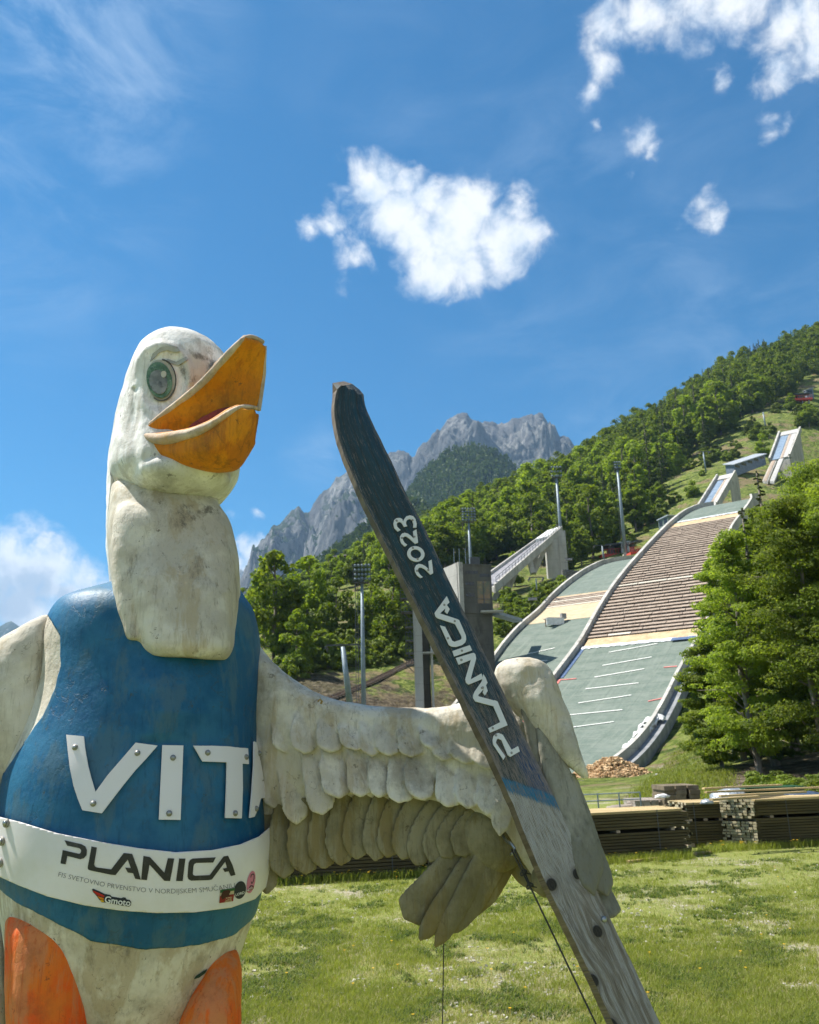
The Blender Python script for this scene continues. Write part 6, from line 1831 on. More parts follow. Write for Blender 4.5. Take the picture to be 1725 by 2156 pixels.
st = sticker('black round sticker with golden specks', [('sticker', [z1(ell(255, 1338, 100, 155, .22))], KDARK),
    ('sticker_specks', [z1(ell(200 + a, 1260 + b_, 9, 12)) for a, b_ in ((0, 60), (60, -20), (85, 20), (110, 60), (25, 20), (95, 95), (40, 85), (130, 10), (70, 45))], KGOLD)])
text_on('sticker_text', 'LORD', z1([(172, 1440), (330, 1392)]), 5.2, BBV, .0036, KWHITE, st, .02, .2)
st = sticker('pink oval sticker with a bald face drawn in black lines', [('sticker', [z1(ell(445, 1200, 68, 195, .18))], KPINK),
    ('sticker_drawing', [z1([(430, 1120), (445, 1065), (480, 1050), (500, 1075), (498, 1140), (480, 1200), (455, 1235), (438, 1200), (448, 1190), (460, 1215), (472, 1190), (488, 1135), (488, 1085), (475, 1068), (452, 1080), (442, 1125)]),
                         z1([(408, 1290), (440, 1250), (482, 1265), (485, 1280), (440, 1270), (415, 1305)]), z1([(440, 1160), (462, 1150), (464, 1156), (442, 1166)]), z1([(474, 1150), (488, 1152), (487, 1158), (473, 1156)])], KDARK),
    ('sticker_band', [z1([(372, 1350), (490, 1260), (475, 1320), (365, 1378)])], KDR)])
text_on('sticker_text', 'MOTO', z1([(382, 1362), (470, 1305)]), 4.0, BBV, .0040, KWHITE, st, .02)

# ---- neck
EX0, EY0 = 341, 802
neck_rows = [(1030, 236, 452, .12, YC, 2.6), (1052, 231, 459, .15, YC, 2.8), (1075, 228, 470, .175, YC, 3.0), (1110, 226, 489, .205, YC, 3.2), (1150, 226, 499, .235, YC, 3.4), (1200, 228, 505, .27, YC, 3.4), (1250, 236, 504, .305, YC, 3.4),
             (1300, 250, 501, .325, YC, 3.4), (1350, 268, 497, .345, YC, 3.4), (1385, 284, 492, .355, YC, 3.4), (1402, 300, 482, .33, YC, 3.0)]
neck, NV, NF = make('neck', [loft_px(neck_rows, 56, 3.2, 4), loft_px([(1060, 262, 302, .03, 3.13), (1072, 246, 326, .06, 3.125), (1092, 238, 340, .078, 3.12), (1130, 235, 343, .085, 3.11), (1180, 234, 334, .085, 3.09), (1240, 238, 312, .075, 3.06), (1300, 250, 296, .06, 3.03), (1350, 268, 292, .04, 3.0)], 32, 3.0, 4)], CREAM, statue, .008, 9, .004, 8, .008, 4, 5.)
# ---- head
head_rows = [(703, 352, 392, .05, YC), (708, 336, 418, .085, YC), (722, 314, 447, .125, YC), (745, 292, 474, .155, YC), (775, 274, 488, .175, YC), (815, 257, 494, .185, YC), (860, 246, 496, .19, YC), (900, 239, 498, .195, YC, ),
             (940, 233, 503, .215, YC), (975, 228, 505, .24, YC), (1000, 226, 501, .255, YC), (1022, 238, 488, .245, YC), (1040, 258, 474, .22, YC), (1054, 290, 458, .17, YC), (1062, 320, 440, .10, YC)]
back_rows = [(760, 280, 330, .05, 3.36), (860, 246, 300, .085, 3.38), (950, 230, 285, .10, 3.38), (1040, 223, 275, .105, 3.37), (1120, 223, 270, .10, 3.36), (1200, 228, 270, .08, 3.36), (1245, 234, 268, .05, 3.36)]
head, HV, HF = make('head', [loft_px(head_rows, 56, 2.5, 4), loft_px(back_rows, 32, 2.6, 4), ellipsoid(U(378, 1008, 3.20), (.195, .185, .074), (0, .02, 0))], HEADW, statue, .0075, 8, .0035, 8, .008, 9, 5.)
def set_grime(o, V, spots):
    q = proj(V); g = np.zeros(len(V))
    for (x, y, rx, ry, a, k_) in spots:
        dx, dy = q[:, 0] - x, q[:, 1] - y; ca, sa = math.cos(a), math.sin(a)
        d = ((dx * ca + dy * sa) / rx) ** 2 + ((-dx * sa + dy * ca) / ry) ** 2
        g = np.maximum(g, k_ * np.exp(-d))
    at_ = o.data.attributes.new('grime', 'FLOAT', 'POINT'); at_.data.foreach_set('value', g.astype(np.float32))
def remake(o, V):
    o.data.vertices.foreach_set('co', (V - root_loc(o)).astype(np.float32).ravel()); o.data.update()
_q = proj(HV); _d = np.sqrt(((_q[:, 0] - EX0) / 40.) ** 2 + ((_q[:, 1] - EY0) / 50.) ** 2)
_f = HV[:, 1] < 3.28
HV[:, 1] += np.where(_f, .014 * np.clip(1.35 - _d, 0, .35) / .35 - .010 * np.exp(-((_d - 1.55) / .16) ** 2) * (_q[:, 1] < 812), 0)
# flat chainsaw-cut plane along the back of the head
_w = np.clip((300 - _q[:, 0]) / 20, 0, 1) * np.clip((_q[:, 1] - 740) / 60, 0, 1) * np.clip((1110 - _q[:, 1]) / 60, 0, 1)
HV[:, 1] += np.where(_f, _w * .022, 0)
remake(head, HV)
set_grime(head, HV, [(425, 752, 42, 12, .35, .55), (452, 770, 30, 14, .3, .6), (382, 772, 12, 30, -.3, .5), (400, 800, 22, 22, 0, .42), (432, 800, 26, 18, 0, .38), (370, 1046, 90, 9, .1, .7), (440, 1052, 40, 8, .1, .6), (380, 840, 40, 16, 0, .3),
                     (300, 1068, 34, 10, 0, .5), (330, 975, 40, 30, 0, .22), (460, 1000, 40, 40, 0, .2), (360, 745, 40, 5, .1, .4)])
set_grime(neck, NV, [(392, 1085, 40, 40, 0, .5), (440, 1075, 50, 18, 0, .5), (380, 1200, 10, 90, 0, .35), (455, 1230, 8, 110, 0, .4), (350, 1260, 10, 90, 0, .25), (420, 1300, 9, 60, 0, .25), (290, 1340, 30, 30, 0, .3), (400, 1388, 80, 9, .05, .5)])
HBV = BVHTree.FromPolygons([tuple(v_) for v_ in HV], [tuple(int(i) for i in q) for q in HF])
# dark rubbed dirt patches on the brow: part of the paint
DIRT, nt, b = P('dirt_patch', (.16, .13, .10), .9, spec=.1)
# ---- eye
def ring(cx_, cy_, rx, ry, k_, a): return ell(cx_, cy_, rx * k_, ry * k_, a, 40)
EX, EY, ERX, ERY, EA = 340, 802, 27, 39, -.16
GREEN = noisy('iris_green', (.06, .13, .09), (.16, .28, .20), 26, (.30, .36, .32), .5, bumps=.9, bscale=110, bdist=.006)
PUP = noisy('pupil_grey', (.13, .15, .16), (.26, .28, .29), 16, (.07, .08, .085), rough=.6, spec=.3, bumps=.4, bscale=60, bdist=.003)
EYW = noisy('eye_white', (.34, .33, .27), (.50, .49, .42), 14, rough=.5, bumps=.5, bscale=60, bdist=.003)
EDK = noisy('eye_outline', (.05, .05, .045), (.11, .11, .10), 18, rough=.6)
arc = [(EX + ERX * 1.17 * math.cos(t), EY + ERY * 1.14 * math.sin(t)) for t in np.linspace(-1.5, 2.1, 26)] + [(EX + ERX * 1.09 * math.cos(t), EY + ERY * 1.08 * math.sin(t)) for t in np.linspace(2.1, -1.5, 26)]
eo = decal('eye', [[ring(EX, EY, ERX, ERY, 1.12, EA)]], HBV, .002, .004, EYW, head, 7)
decal('eye_outline', [[arc]], HBV, .0062, .003, EDK, eo, 7)
decal('iris', [[ring(EX - 3, EY + 1, ERX, ERY, .96, EA)]], HBV, .0093, .004, GREEN, eo, 6)
decal('pupil', [[ring(EX - 5, EY + 6, ERX, ERY, .66, EA)]], HBV, .0134, .004, PUP, eo, 6)
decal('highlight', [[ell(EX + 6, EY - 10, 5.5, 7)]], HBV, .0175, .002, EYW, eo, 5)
br = decal('eyebrow', [[[(316, 762), (322, 745), (338, 732), (358, 727), (374, 732), (380, 740), (370, 742), (352, 737), (336, 743), (324, 756)]]], HBV, .002, .003, noisy('grey_brow', (.30, .31, .31), (.45, .46, .46), 16), head, 6)
decal('eyebrow', [[[(352, 756), (372, 762), (392, 752), (396, 758), (376, 770), (350, 763)]]], HBV, .002, .003, noisy('grey_brow_line', (.28, .30, .31), (.42, .44, .45), 16), head, 6)

# ---- beak
def patch_surf(curves, nu=28, steps=None):
    """surface through a list of space curves (each a list of points), splined across"""
    C_ = []
    for c in curves:
        c = np.array(c); s_ = np.concatenate([[0], np.cumsum(np.linalg.norm(np.diff(c, axis=0), axis=1))]); t = np.linspace(0, s_[-1], nu)
        q = np.stack([np.interp(t, s_, c[:, k_]) for k_ in range(3)], 1)
        for _ in range(2): q[1:-1] = (q[:-2] + 2 * q[1:-1] + q[2:]) / 4
        C_.append(q)
    C_ = np.array(C_); nv = (len(C_) - 1) * 6 + 1
    tt = np.linspace(0, len(C_) - 1, nv); out_ = []
    for t in tt:
        i = min(int(t), len(C_) - 2); f = t - i; p0 = C_[max(i - 1, 0)]; p1, p2 = C_[i], C_[i + 1]; p3 = C_[min(i + 2, len(C_) - 1)]
        out_.append(.5 * ((2 * p1) + (-p0 + p2) * f + (2 * p0 - 5 * p1 + 4 * p2 - p3) * f * f + (-p0 + 3 * p1 - 3 * p2 + p3) * f ** 3))
    G_ = np.array(out_); V = G_.reshape(-1, 3); Fc = []
    for j in range(nv - 1):
        for i in range(nu - 1): Fc.append((j * nu + i, j * nu + i + 1, (j + 1) * nu + i + 1, (j + 1) * nu + i))
    return V, Fc, G_
def thick_patch(name, curves, th, mat, parent, nu=28, amp=.0025, seed=0):
    V, Fc, G_ = patch_surf(curves, nu)
    me = mesh_from('t', V, Fc); N = np.empty(len(V) * 3, np.float32); me.vertex_normals.foreach_get('vector', N); N = N.reshape(-1, 3).astype(float); bpy.data.meshes.remove(me)
    V = V + N * np.array([noise.fractal(Vector(p * 11 + seed), .9, 2, 4) for p in V])[:, None] * amp
    o = obj(name, V, Fc, mat, parent, smooth=True)
    s_ = o.modifiers.new('thickness', 'SOLIDIFY'); s_.thickness = th; s_.offset = 0
    sb = o.modifiers.new('smooth', 'SUBSURF'); sb.levels = sb.render_levels = 1
    return o, G_
up_near = [U(297, 912, 3.105), U(330, 884, 3.075), (U(372, 852, 3.05)), U(410, 822, 3.03), U(445, 787, 3.015), U(480, 745, 3.0), U(517, 709, 2.985)]
up_a = [U(310, 918, 3.095), U(352, 890, 3.075), U(400, 862, 3.065), U(440, 832, 3.065), U(475, 800, 3.065), U(506, 758, 3.06), U(534, 714, 3.015)]
up_b = [U(330, 922, 3.10), U(380, 900, 3.09), U(430, 880, 3.085), U(470, 855, 3.09), U(505, 818, 3.10), U(532, 770, 3.10), U(549, 720, 3.05)]
up_far = [U(360, 935, 3.11), U(420, 918, 3.10), U(470, 900, 3.10), U(505, 885, 3.11), U(542, 864, 3.14), U(552, 790, 3.14), U(556, 728, 3.08)]
upper, _ = thick_patch('upper_beak', [up_near, up_a, up_b, up_far], .024, BEAKO, statue, seed=1)
# outer back of the upper mandible, closing it against the head
ub0 = [U(300, 905, 3.12), U(345, 868, 3.14), U(390, 830, 3.16), U(430, 795, 3.16), U(465, 757, 3.13), U(492, 733, 3.08), U(516, 708, 2.995)]
ub1 = [U(330, 880, 3.2), U(380, 840, 3.26), U(425, 810, 3.28), U(465, 780, 3.26), U(495, 755, 3.2), U(515, 735, 3.14), U(535, 712, 3.05)]
ub2 = [U(370, 900, 3.34), U(430, 880, 3.40), U(475, 860, 3.38), U(510, 835, 3.34), U(538, 815, 3.27), U(548, 770, 3.2), U(555, 728, 3.11)]
thick_patch('beak_ridge', [ub0, ub1, ub2], .02, BEAKR, statue, seed=4)
lo_rim = [U(297, 914, 3.105), U(335, 914, 3.06), U(372, 909, 3.03), U(408, 902, 3.005), U(445, 886, 2.985), U(478, 864, 2.975), U(505, 853, 2.97)]
lo_1 = [U(303, 924, 3.10), U(340, 934, 3.035), U(378, 933, 2.99), U(416, 928, 2.965), U(452, 914, 2.95), U(486, 890, 2.95), U(519, 862, 2.96)]
lo_2 = [U(312, 938, 3.10), U(345, 953, 3.035), U(382, 958, 2.99), U(420, 957, 2.965), U(458, 948, 2.955), U(494, 925, 2.96), U(538, 866, 2.985)]
lo_3 = [U(318, 944, 3.115), U(350, 966, 3.07), U(386, 976, 3.045), U(424, 983, 3.03), U(462, 986, 3.03), U(498, 984, 3.04), U(535, 925, 3.05)]
lo_4 = [U(330, 940, 3.16), U(360, 968, 3.16), U(396, 980, 3.17), U(432, 986, 3.18), U(470, 988, 3.19), U(506, 975, 3.20), U(536, 915, 3.17)]
lo_4b = [U(350, 930, 3.24), U(380, 950, 3.26), U(415, 960, 3.28), U(450, 960, 3.30), U(485, 955, 3.30), U(515, 935, 3.28), U(543, 868, 3.2)]
lower, _ = thick_patch('lower_beak', [lo_rim, lo_1, lo_2, lo_3, lo_4, lo_4b], .020, BEAKO, statue, seed=2)
def rim(name, pts, r, par, n=10):
    pts = np.array(pts); s_ = np.concatenate([[0], np.cumsum(np.linalg.norm(np.diff(pts, axis=0), axis=1))]); t = np.linspace(0, s_[-1], 30)
    q = np.stack([np.interp(t, s_, pts[:, k_]) for k_ in range(3)], 1)
    for _ in range(3): q[1:-1] = (q[:-2] + 2 * q[1:-1] + q[2:]) / 4
    rr = np.interp(np.linspace(0, 1, 30), np.linspace(0, 1, len(r)), r) if hasattr(r, '__len__') else np.full(30, r)
    rr = rr * (1 + .12 * np.array([noise.noise(Vector(p * 25)) for p in q]))
    mb = MB(); mb.tube(q, rr, n); o = mb.build(name, BEAKR, par, True); return o
rim('beak_edge', up_near + [U(524, 706, 3.0), U(540, 712, 3.05), U(553, 720, 3.09)], [.008, .012, .015, .015, .015, .014, .012, .010, .010], upper)
rim('beak_edge', [up_far[-1], up_far[-2] + [.004, 0, 0], up_far[-3] + [.004, 0, 0]], [.011, .011, .010], upper)
rim('beak_edge', [U(300, 917, 3.085), U(335, 926, 3.03), U(372, 922, 2.995), U(408, 914, 2.97), U(445, 897, 2.955), U(478, 873, 2.95), U(500, 858, 2.955), U(522, 855, 2.97), U(541, 860, 3.0)], [.009, .019, .024, .024, .021, .017, .012, .010, .008], lower)
TONG = weathered('dark_red_mouth', (.22, .035, .035), (.33, .06, .05), (.08, .03, .02), (.2, .08, .05))
make('tongue', [ellipsoid(U(440, 888, 3.075), (.105, .035, .026), (0, -.50, 0))], TONG, statue, .006, 4, .003, 14)

# ---- legs
leg1_rows = [(1905, 60, 100, .06, 3.06), (1915, 20, 150, .12, 3.05), (1940, 12, 178, .155, 3.04), (1985, 11, 190, .17, 3.04), (2060, 12, 190, .175, 3.04), (2156, 14, 187, .175, 3.04), (2300, 20, 184, .17, 3.04), (2500, 30, 176, .165, 3.04), (2900, 45, 165, .15, 3.04)]
leg2_rows = [(2000, 440, 500, .05, 3.18), (2040, 428, 508, .12, 3.17), (2090, 400, 508, .16, 3.16), (2156, 375, 507, .17, 3.15), (2300, 350, 503, .17, 3.14), (2500, 345, 490, .165, 3.13), (2900, 340, 470, .15, 3.12)]
lg1, L1V, L1F = make('leg', [loft_px(leg1_rows, 40, 2.6, 4)], ORNG, statue, .010, 5, .004, 8, .010, 3, 5.)
lg2, _, _ = make('leg', [loft_px(leg2_rows, 40, 2.6, 4)], ORNG, statue, .010, 5, .004, 8, .010, 6, 5.)
for lg, cx_, cy_ in ((lg1, U(100, 2900, 3.04)[0], 3.04), (lg2, U(405, 2900, 3.12)[0], 3.12)):
    prs = [ellipsoid((cx_, cy_ - .10, .07), (.13, .22, .07))]
    for a in (-.5, 0, .5): prs.append(ellipsoid((cx_ + math.sin(a) * .25, cy_ - .12 - math.cos(a) * .22, .04), (.055, .17, .045), (0, 0, a)))
    make('foot', prs, ORNG, lg, .012, 4, .003, 8)
# white tail side seen at the extreme left behind the leg
make('tail', [loft_px([(1640, -60, 20, .06, 3.35), (1750, -80, 12, .12, 3.38), (1900, -70, 10, .16, 3.36), (2050, -60, 14, .18, 3.34), (2200, -50, 20, .15, 3.34), (2350, -30, 30, .08, 3.34)], 36, 2.3, 4)], HEADW, statue, .010, 6, .004, 8, .006)

# ---- wings
def slab_loft(st, e=2.6, n=26, steps=3):
    """stations (x, y_top, y_bottom, Y, half thickness)"""
    A = np.array(st, float); t = np.arange(len(A)); tt = np.linspace(0, len(A) - 1, (len(A) - 1) * steps + 1)
    B = np.stack([np.interp(tt, t, A[:, k_]) for k_ in range(A.shape[1])], 1)
    for _ in range(2): B[1:-1] = (B[:-2] + 2 * B[1:-1] + B[2:]) / 4
    rings = []
    for (x, y0, y1, Y, th) in B:
        a, b_ = U(x, y0, Y), U(x, y1, Y); c = (a + b_) / 2; ax = (a - b_) / 2
        an = np.linspace(0, 2 * math.pi, n, endpoint=False)
        cc = np.sign(np.cos(an)) * np.abs(np.cos(an)) ** (2 / e); ss = np.sign(np.sin(an)) * np.abs(np.sin(an)) ** (2 / e)
        rings.append(c + cc[:, None] * ax + ss[:, None] * np.array([0, th, 0]))
    return loft_rings(rings)
wing = empty('wing', BASE); wing.parent = statue; wing.location = (0, 0, 0)
wst = [(505, 1335, 1800, 3.40, .07), (540, 1352, 1790, 3.38, .09), (565, 1384, 1760, 3.36, .10), (600, 1418, 1720, 3.34, .10), (650, 1452, 1700, 3.32, .10), (700, 1473, 1690, 3.31, .095), (760, 1484, 1690, 3.30, .09), (830, 1489, 1690, 3.28, .088),
       (900, 1492, 1690, 3.26, .085), (940, 1489, 1695, 3.25, .085), (972, 1477, 1700, 3.24, .085), (1010, 1476, 1720, 3.23, .085), (1060, 1480, 1760, 3.22, .085), (1110, 1520, 1830, 3.20, .08), (1150, 1640, 1880, 3.18, .06), (1172, 1780, 1890, 3.18, .03)]
cover = [slab_loft([(a, b_, c, d - .014, e_) for a, b_, c, d, e_ in wst], 2.8, 30)]
rgw = np.random.default_rng(21)
row1 = [(562, 1500, 556, 1588, 48), (598, 1502, 593, 1584, 46), (640, 1506, 632, 1590, 46), (690, 1515, 687, 1586, 44), (730, 1518, 744, 1582, 40), (768, 1516, 775, 1594, 38), (806, 1518, 812, 1592, 42), (850, 1518, 856, 1594, 46), (896, 1514, 903, 1576, 40), (930, 1510, 924, 1602, 44), (975, 1512, 972, 1610, 50), (1020, 1516, 1015, 1618, 52)]
for (a, b_, c, d, w_) in row1:
    w_ *= rgw.uniform(.85, 1.08); d += rgw.uniform(-4, 6)
    a += 8; c += 8; cover.append(feather(a, b_ - 10, c, d, w_ * 1.3, 3.247 + max(0, 640 - a) * .0011 - (a - 560) * .00008, 3.185 + max(0, 640 - a) * .0011 - (a - 560) * .00016, .015, rgw.uniform(-.2, .2), .8, root=.75))
row2 = [(562, 1585, 570, 1702, 46), (596, 1585, 617, 1734, 44), (644, 1585, 672, 1716, 50), (697, 1582, 706, 1680, 46), (748, 1580, 752, 1678, 46), (786, 1590, 790, 1680, 34), (836, 1588, 830, 1692, 48), (884, 1590, 880, 1684, 48), (938, 1590, 934, 1700, 48), (986, 1598, 976, 1702, 46), (1030, 1600, 1018, 1716, 44), (1052, 1560, 1044, 1760, 38)]
for (a, b_, c, d, w_) in row2:
    w_ *= rgw.uniform(.9, 1.08)
    a += 8; c += 8; cover.append(feather(a, b_ - 12, c, d, w_ * 1.32, 3.233 + max(0, 640 - a) * .0011 - (a - 560) * .0001, 3.175 + max(0, 640 - a) * .0011 - (a - 560) * .0002, .017, rgw.uniform(-.25, .25), .8, root=.7))
wc, WV, WF = make('wing_coverts', cover, CREAM, wing, .0050, 1, .004, 13, .003, 12, 8.)
row3 = []; sep3 = []
r3 = [(575, 1690, 562, 1882, 44), (610, 1700, 598, 1850, 46), (655, 1695, 643, 1842, 50), (702, 1690, 682, 1830, 48), (738, 1682, 718, 1824, 46), (776, 1680, 750, 1810, 44), (818, 1682, 789, 1814, 42), (850, 1688, 815, 1806, 40), (890, 1690, 846, 1810, 42), (935, 1700, 874, 1822, 44), (975, 1700, 905, 1815, 44), (1010, 1705, 930, 1806, 46), (1040, 1712, 960, 1800, 46)]
for i, (a, b_, c, d, w_) in enumerate(r3):
    sep3.append(feather(a, b_ - 14, c, d, w_ * 1.3, 3.250 + max(0, 640 - a) * .0009 - (a - 560) * .0001, 3.225 - (a - 560) * .00016 + .006 * (i % 2), .013, .35, .8, root=.9))
row3.append(slab_loft([(550, 1680, 1870, 3.31, .05), (600, 1680, 1830, 3.31, .055), (650, 1680, 1815, 3.31, .05), (720, 1680, 1800, 3.30, .05), (800, 1680, 1788, 3.285, .05), (880, 1680, 1790, 3.27, .05), (960, 1690, 1798, 3.26, .05), (1050, 1700, 1800, 3.25, .05), (1090, 1710, 1860, 3.24, .04), (1130, 1780, 1880, 3.22, .04), (1165, 1830, 1892, 3.21, .02)], 2.4, 24))
wf, _, _ = make('flight_feathers', row3, OLIVE, wing, .0058, 1, .003, 10, .003, 15, 8.)
for f_ in sep3: make('flight_feather', [f_], OLIVE, wing, .0052, 1, .0025, 10, .002, 15, 8.)
prim = [feather(990, 1785, 850, 1934, 70, 3.20, 3.12, .022, -.05, 2.2, root=.95), feather(1000, 1800, 884, 1980, 44, 3.185, 3.10, .020, -.1, .5, root=1), feather(1035, 1775, 916, 1994, 42, 3.18, 3.12, .020, -.15, .3, root=1),
        feather(1060, 1790, 950, 1966, 46, 3.185, 3.16, .020, -.2, .3, root=1), feather(1085, 1790, 982, 1936, 38, 3.20, 3.19, .020, -.3, .4, root=.9), ellipsoid(U(1035, 1770, 3.19), (.12, .05, .10), (0, .5, 0))]
for f_ in prim: make('primary_feather', [f_], OLIVE, wing, .0052, 1, .003, 10, .002, 18, 8.)
# folded wing tip: cream hood and long grey feathers closing on the ski
hood = [loft_px([(1386, 1088, 1112, .02, 3.07), (1391, 1064, 1134, .045, 3.07), (1404, 1045, 1153, .065, 3.07), (1425, 1040, 1167, .075, 3.07), (1450, 1048, 1178, .08, 3.065), (1475, 1064, 1187, .08, 3.06), (1500, 1086, 1195, .075, 3.055), (1530, 1112, 1205, .065, 3.045), (1560, 1140, 1215, .055, 3.035), (1590, 1170, 1225, .045, 3.025), (1615, 1200, 1233, .035, 3.02), (1634, 1224, 1239, .02, 3.015), (1640, 1231, 1238, .01, 3.01)], 36, 2.6, 4)]
hd_, _, _ = make('wing_tip_hood', hood, CREAM, wing, .0055, 2, .005, 12, .010, 22, 9.)
fing = [feather(1108, 1472, 1188, 1745, 60, 3.02, 2.99, .032, -.15, .6, root=.55), feather(1142, 1530, 1258, 1866, 66, 3.01, 2.93, .040, .12, .9, root=.5), feather(1196, 1630, 1280, 1888, 50, 3.02, 2.95, .038, .15, 1.2, root=.6),
        feather(1150, 1600, 1252, 1885, 44, 3.00, 2.90, .03, -.1, 1, root=.9)]
for f_ in fing: make('finger_feather', [f_], GREYF, wing, .0055, 2, .003, 9, .003, 25, 7.)
make('finger_feather', [feather(1262, 1868, 1294, 1932, 42, 3.0, 2.98, .03, 0, 1.4, root=1)], GREYF, wing, .006, 2, .003, 12, .004, 26)
bk_, _, _ = make('wrist', [feather(1108, 1560, 1165, 1868, 80, 3.20, 3.12, .05, -.1, .9, root=1), ellipsoid(U(1150, 1850, 3.14), (.05, .05, .06))], OLIVE, wing, .007, 3, .004, 9, .004, 31)
# left wing, leaving the frame
wing2 = empty('wing', BASE); wing2.parent = statue; wing2.location = (0, 0, 0)
st2 = [(132, 1330, 1480, 3.20, .05), (118, 1300, 1560, 3.18, .085), (100, 1292, 1590, 3.16, .105), (60, 1311, 1640, 3.14, .115), (0, 1345, 1680, 3.13, .115), (-80, 1400, 1740, 3.13, .11), (-200, 1430, 1760, 3.15, .10), (-400, 1440, 1760, 3.18, .09), (-560, 1440, 1740, 3.2, .06)]
cov2 = [slab_loft(st2, 2.4, 30), feather(30, 1500, -2, 1668, 60, 3.07, 3.08, .035, .2, .8, root=.7), feather(75, 1480, 45, 1625, 50, 3.09, 3.10, .03, .2, .7, root=.7)]
for i in range(8): cov2.append(feather(-40 - 60 * i, 1580, -30 - 60 * i, 1740, 50, 3.08, 3.05, .03, 0, .8, root=.7))
make('wing_coverts', cov2, CREAM, wing2, .008, 5, .004, 9, .007, 41, 6.)
fl2 = [feather(-60 - 55 * i, 1720, -40 - 55 * i, 1880, 55, 3.12, 3.08, .02, .2, 1, root=.8) for i in range(9)]
make('flight_feathers', fl2 + [slab_loft([(-20, 1690, 1800, 3.16, .04), (-300, 1720, 1840, 3.17, .04), (-540, 1700, 1800, 3.2, .03)], 2.4, 20)], OLIVE, wing2, .009, 3, .003, 9, 0, 42)
# small brass eye screw on the wing
p = U(677, 1481, 3.205); mb = MB(); mb.tube([p, p + [0, -.02, 0], p + [.006, -.035, .005], p + [.0, -.045, .012], p + [-.008, -.035, .006]], .0035, 8)
mb.build('eye_screw', flat_mat('brass', (.35, .24, .08), .4), wing, True)
# green leaf-shaped chip of paint on the belly
d = Vector(ray(421, 2053 + 0)); 
decal('paint_chip', [[[(408, 2060), (412, 2054), (430, 2042), (435, 2040), (431, 2047), (418, 2057)]]], TBV, .003, .002, flat_mat('dark_green_paint', (.02, .06, .04)), torso, 5)

# ================================================================== SKI
Lpx = [(718, 812), (711, 817), (707, 830), (704, 850), (704, 872), (707, 895), (712, 920), (722, 950), (735, 982), (752, 1022), (770, 1062), (800, 1122), (825, 1172), (850, 1222), (900, 1322), (945, 1412), (985, 1492), (1035, 1592), (1080, 1692), (1112, 1772), (1145, 1850), (1180, 1922), (1212, 1986), (1250, 2065), (1292, 2156)]
Rpx = [(742, 808), (756, 818), (766, 830), (768, 848), (772, 862), (780, 880), (790, 902), (805, 932), (822, 966), (842, 1010), (862, 1052), (893, 1108), (915, 1156), (937, 1204), (985, 1304), (1032, 1398), (1068, 1474), (1112, 1566), (1155, 1652), (1190, 1728), (1222, 1800), (1256, 1874), (1290, 1944), (1332, 2030), (1376, 2124)]
n_ = len(Lpx); tt = np.linspace(0, 1, n_)
cumL = np.concatenate([[0], np.cumsum([math.hypot(Lpx[i + 1][0] - Lpx[i][0], Lpx[i + 1][1] - Lpx[i][1]) for i in range(n_ - 1)])]); vv = cumL / cumL[-1]
def skiY(v): return 3.02 - .20 * v + (.06 * max(0, (.16 - v) / .16) ** 2)
def skiA(v): return 3.07 - .20 * v + (.06 * max(0, (.16 - v) / .16) ** 2)
Lw_ = np.array([U(x, y, skiY(v)) for (x, y), v in zip(Lpx, vv)]); Rw_ = np.array([U(x, y, skiA(v)) for (x, y), v in zip(Rpx, vv)])
# continue down to the ground
dl = (Lw_[-1] - Lw_[-5]); dr_ = (Rw_[-1] - Rw_[-5])
kz = (Lw_[-1][2] - .02) / -dl[2]; kz2 = (Rw_[-1][2] - .02) / -dr_[2]
Lw_ = np.concatenate([Lw_, [Lw_[-1] + dl * kz * f for f in (.25, .5, .75, 1)]]); Rw_ = np.concatenate([Rw_, [Rw_[-1] + dr_ * kz2 * f for f in (.25, .5, .75, 1)]])
vv2 = np.concatenate([vv, [1 + .4 * f for f in (.25, .5, .75, 1)]])
NS = 180
vs_ = np.linspace(0, vv2[-1], NS)
def resm(A): return np.stack([np.interp(vs_, vv2, A[:, k_]) for k_ in range(3)], 1)
Ls3, Rs3 = resm(Lw_), resm(Rw_)
rgs = np.random.default_rng(2)
ski = empty('ski', (float(Lw_[-1][0]), float(Lw_[-1][1]), 0), 'long weathered wooden ski with worn dark blue paint and white lettering, held by the wing', 'ski')
nu = 9
V, uv = [], []
thk = .042
for i in range(NS):
    l, r = Ls3[i], Rs3[i]; ac = (r - l); W_ = np.linalg.norm(ac); ac /= W_
    tg = Ls3[min(i + 1, NS - 1)] - Ls3[max(i - 1, 0)]; tg /= np.linalg.norm(tg)
    nf = np.cross(ac, tg); nf /= np.linalg.norm(nf); nf = nf if nf[1] < 0 else -nf
    ragged = .0018 * noise.noise(Vector((vs_[i] * 60, 0, 1)))
    for j in range(nu):
        u = j / (nu - 1); V.append(l + ac * W_ * u + nf * .004 * math.sin(math.pi * u) + ac * ragged); uv.append((u, vs_[i]))
    for j in range(nu):
        u = 1 - j / (nu - 1); V.append(l + ac * W_ * u - nf * thk + ac * ragged); uv.append((u, vs_[i]))
V = np.array(V); m2 = 2 * nu; Fc = []
for i in range(NS - 1):
    for j in range(m2):
        j2 = (j + 1) % m2; Fc.append((i * m2 + j, i * m2 + j2, (i + 1) * m2 + j2, (i + 1) * m2 + j))
Fc.append(tuple(range(m2 - 1, -1, -1))); Fc.append(tuple((NS - 1) * m2 + j for j in range(m2)))
board = obj('board', V, Fc, None, ski)
ul = board.data.uv_layers.new(name='UVMap')
for pol in board.data.polygons:
    for li in pol.loop_indices:
        a = uv[board.data.loops[li].vertex_index]; ul.data[li].uv = a
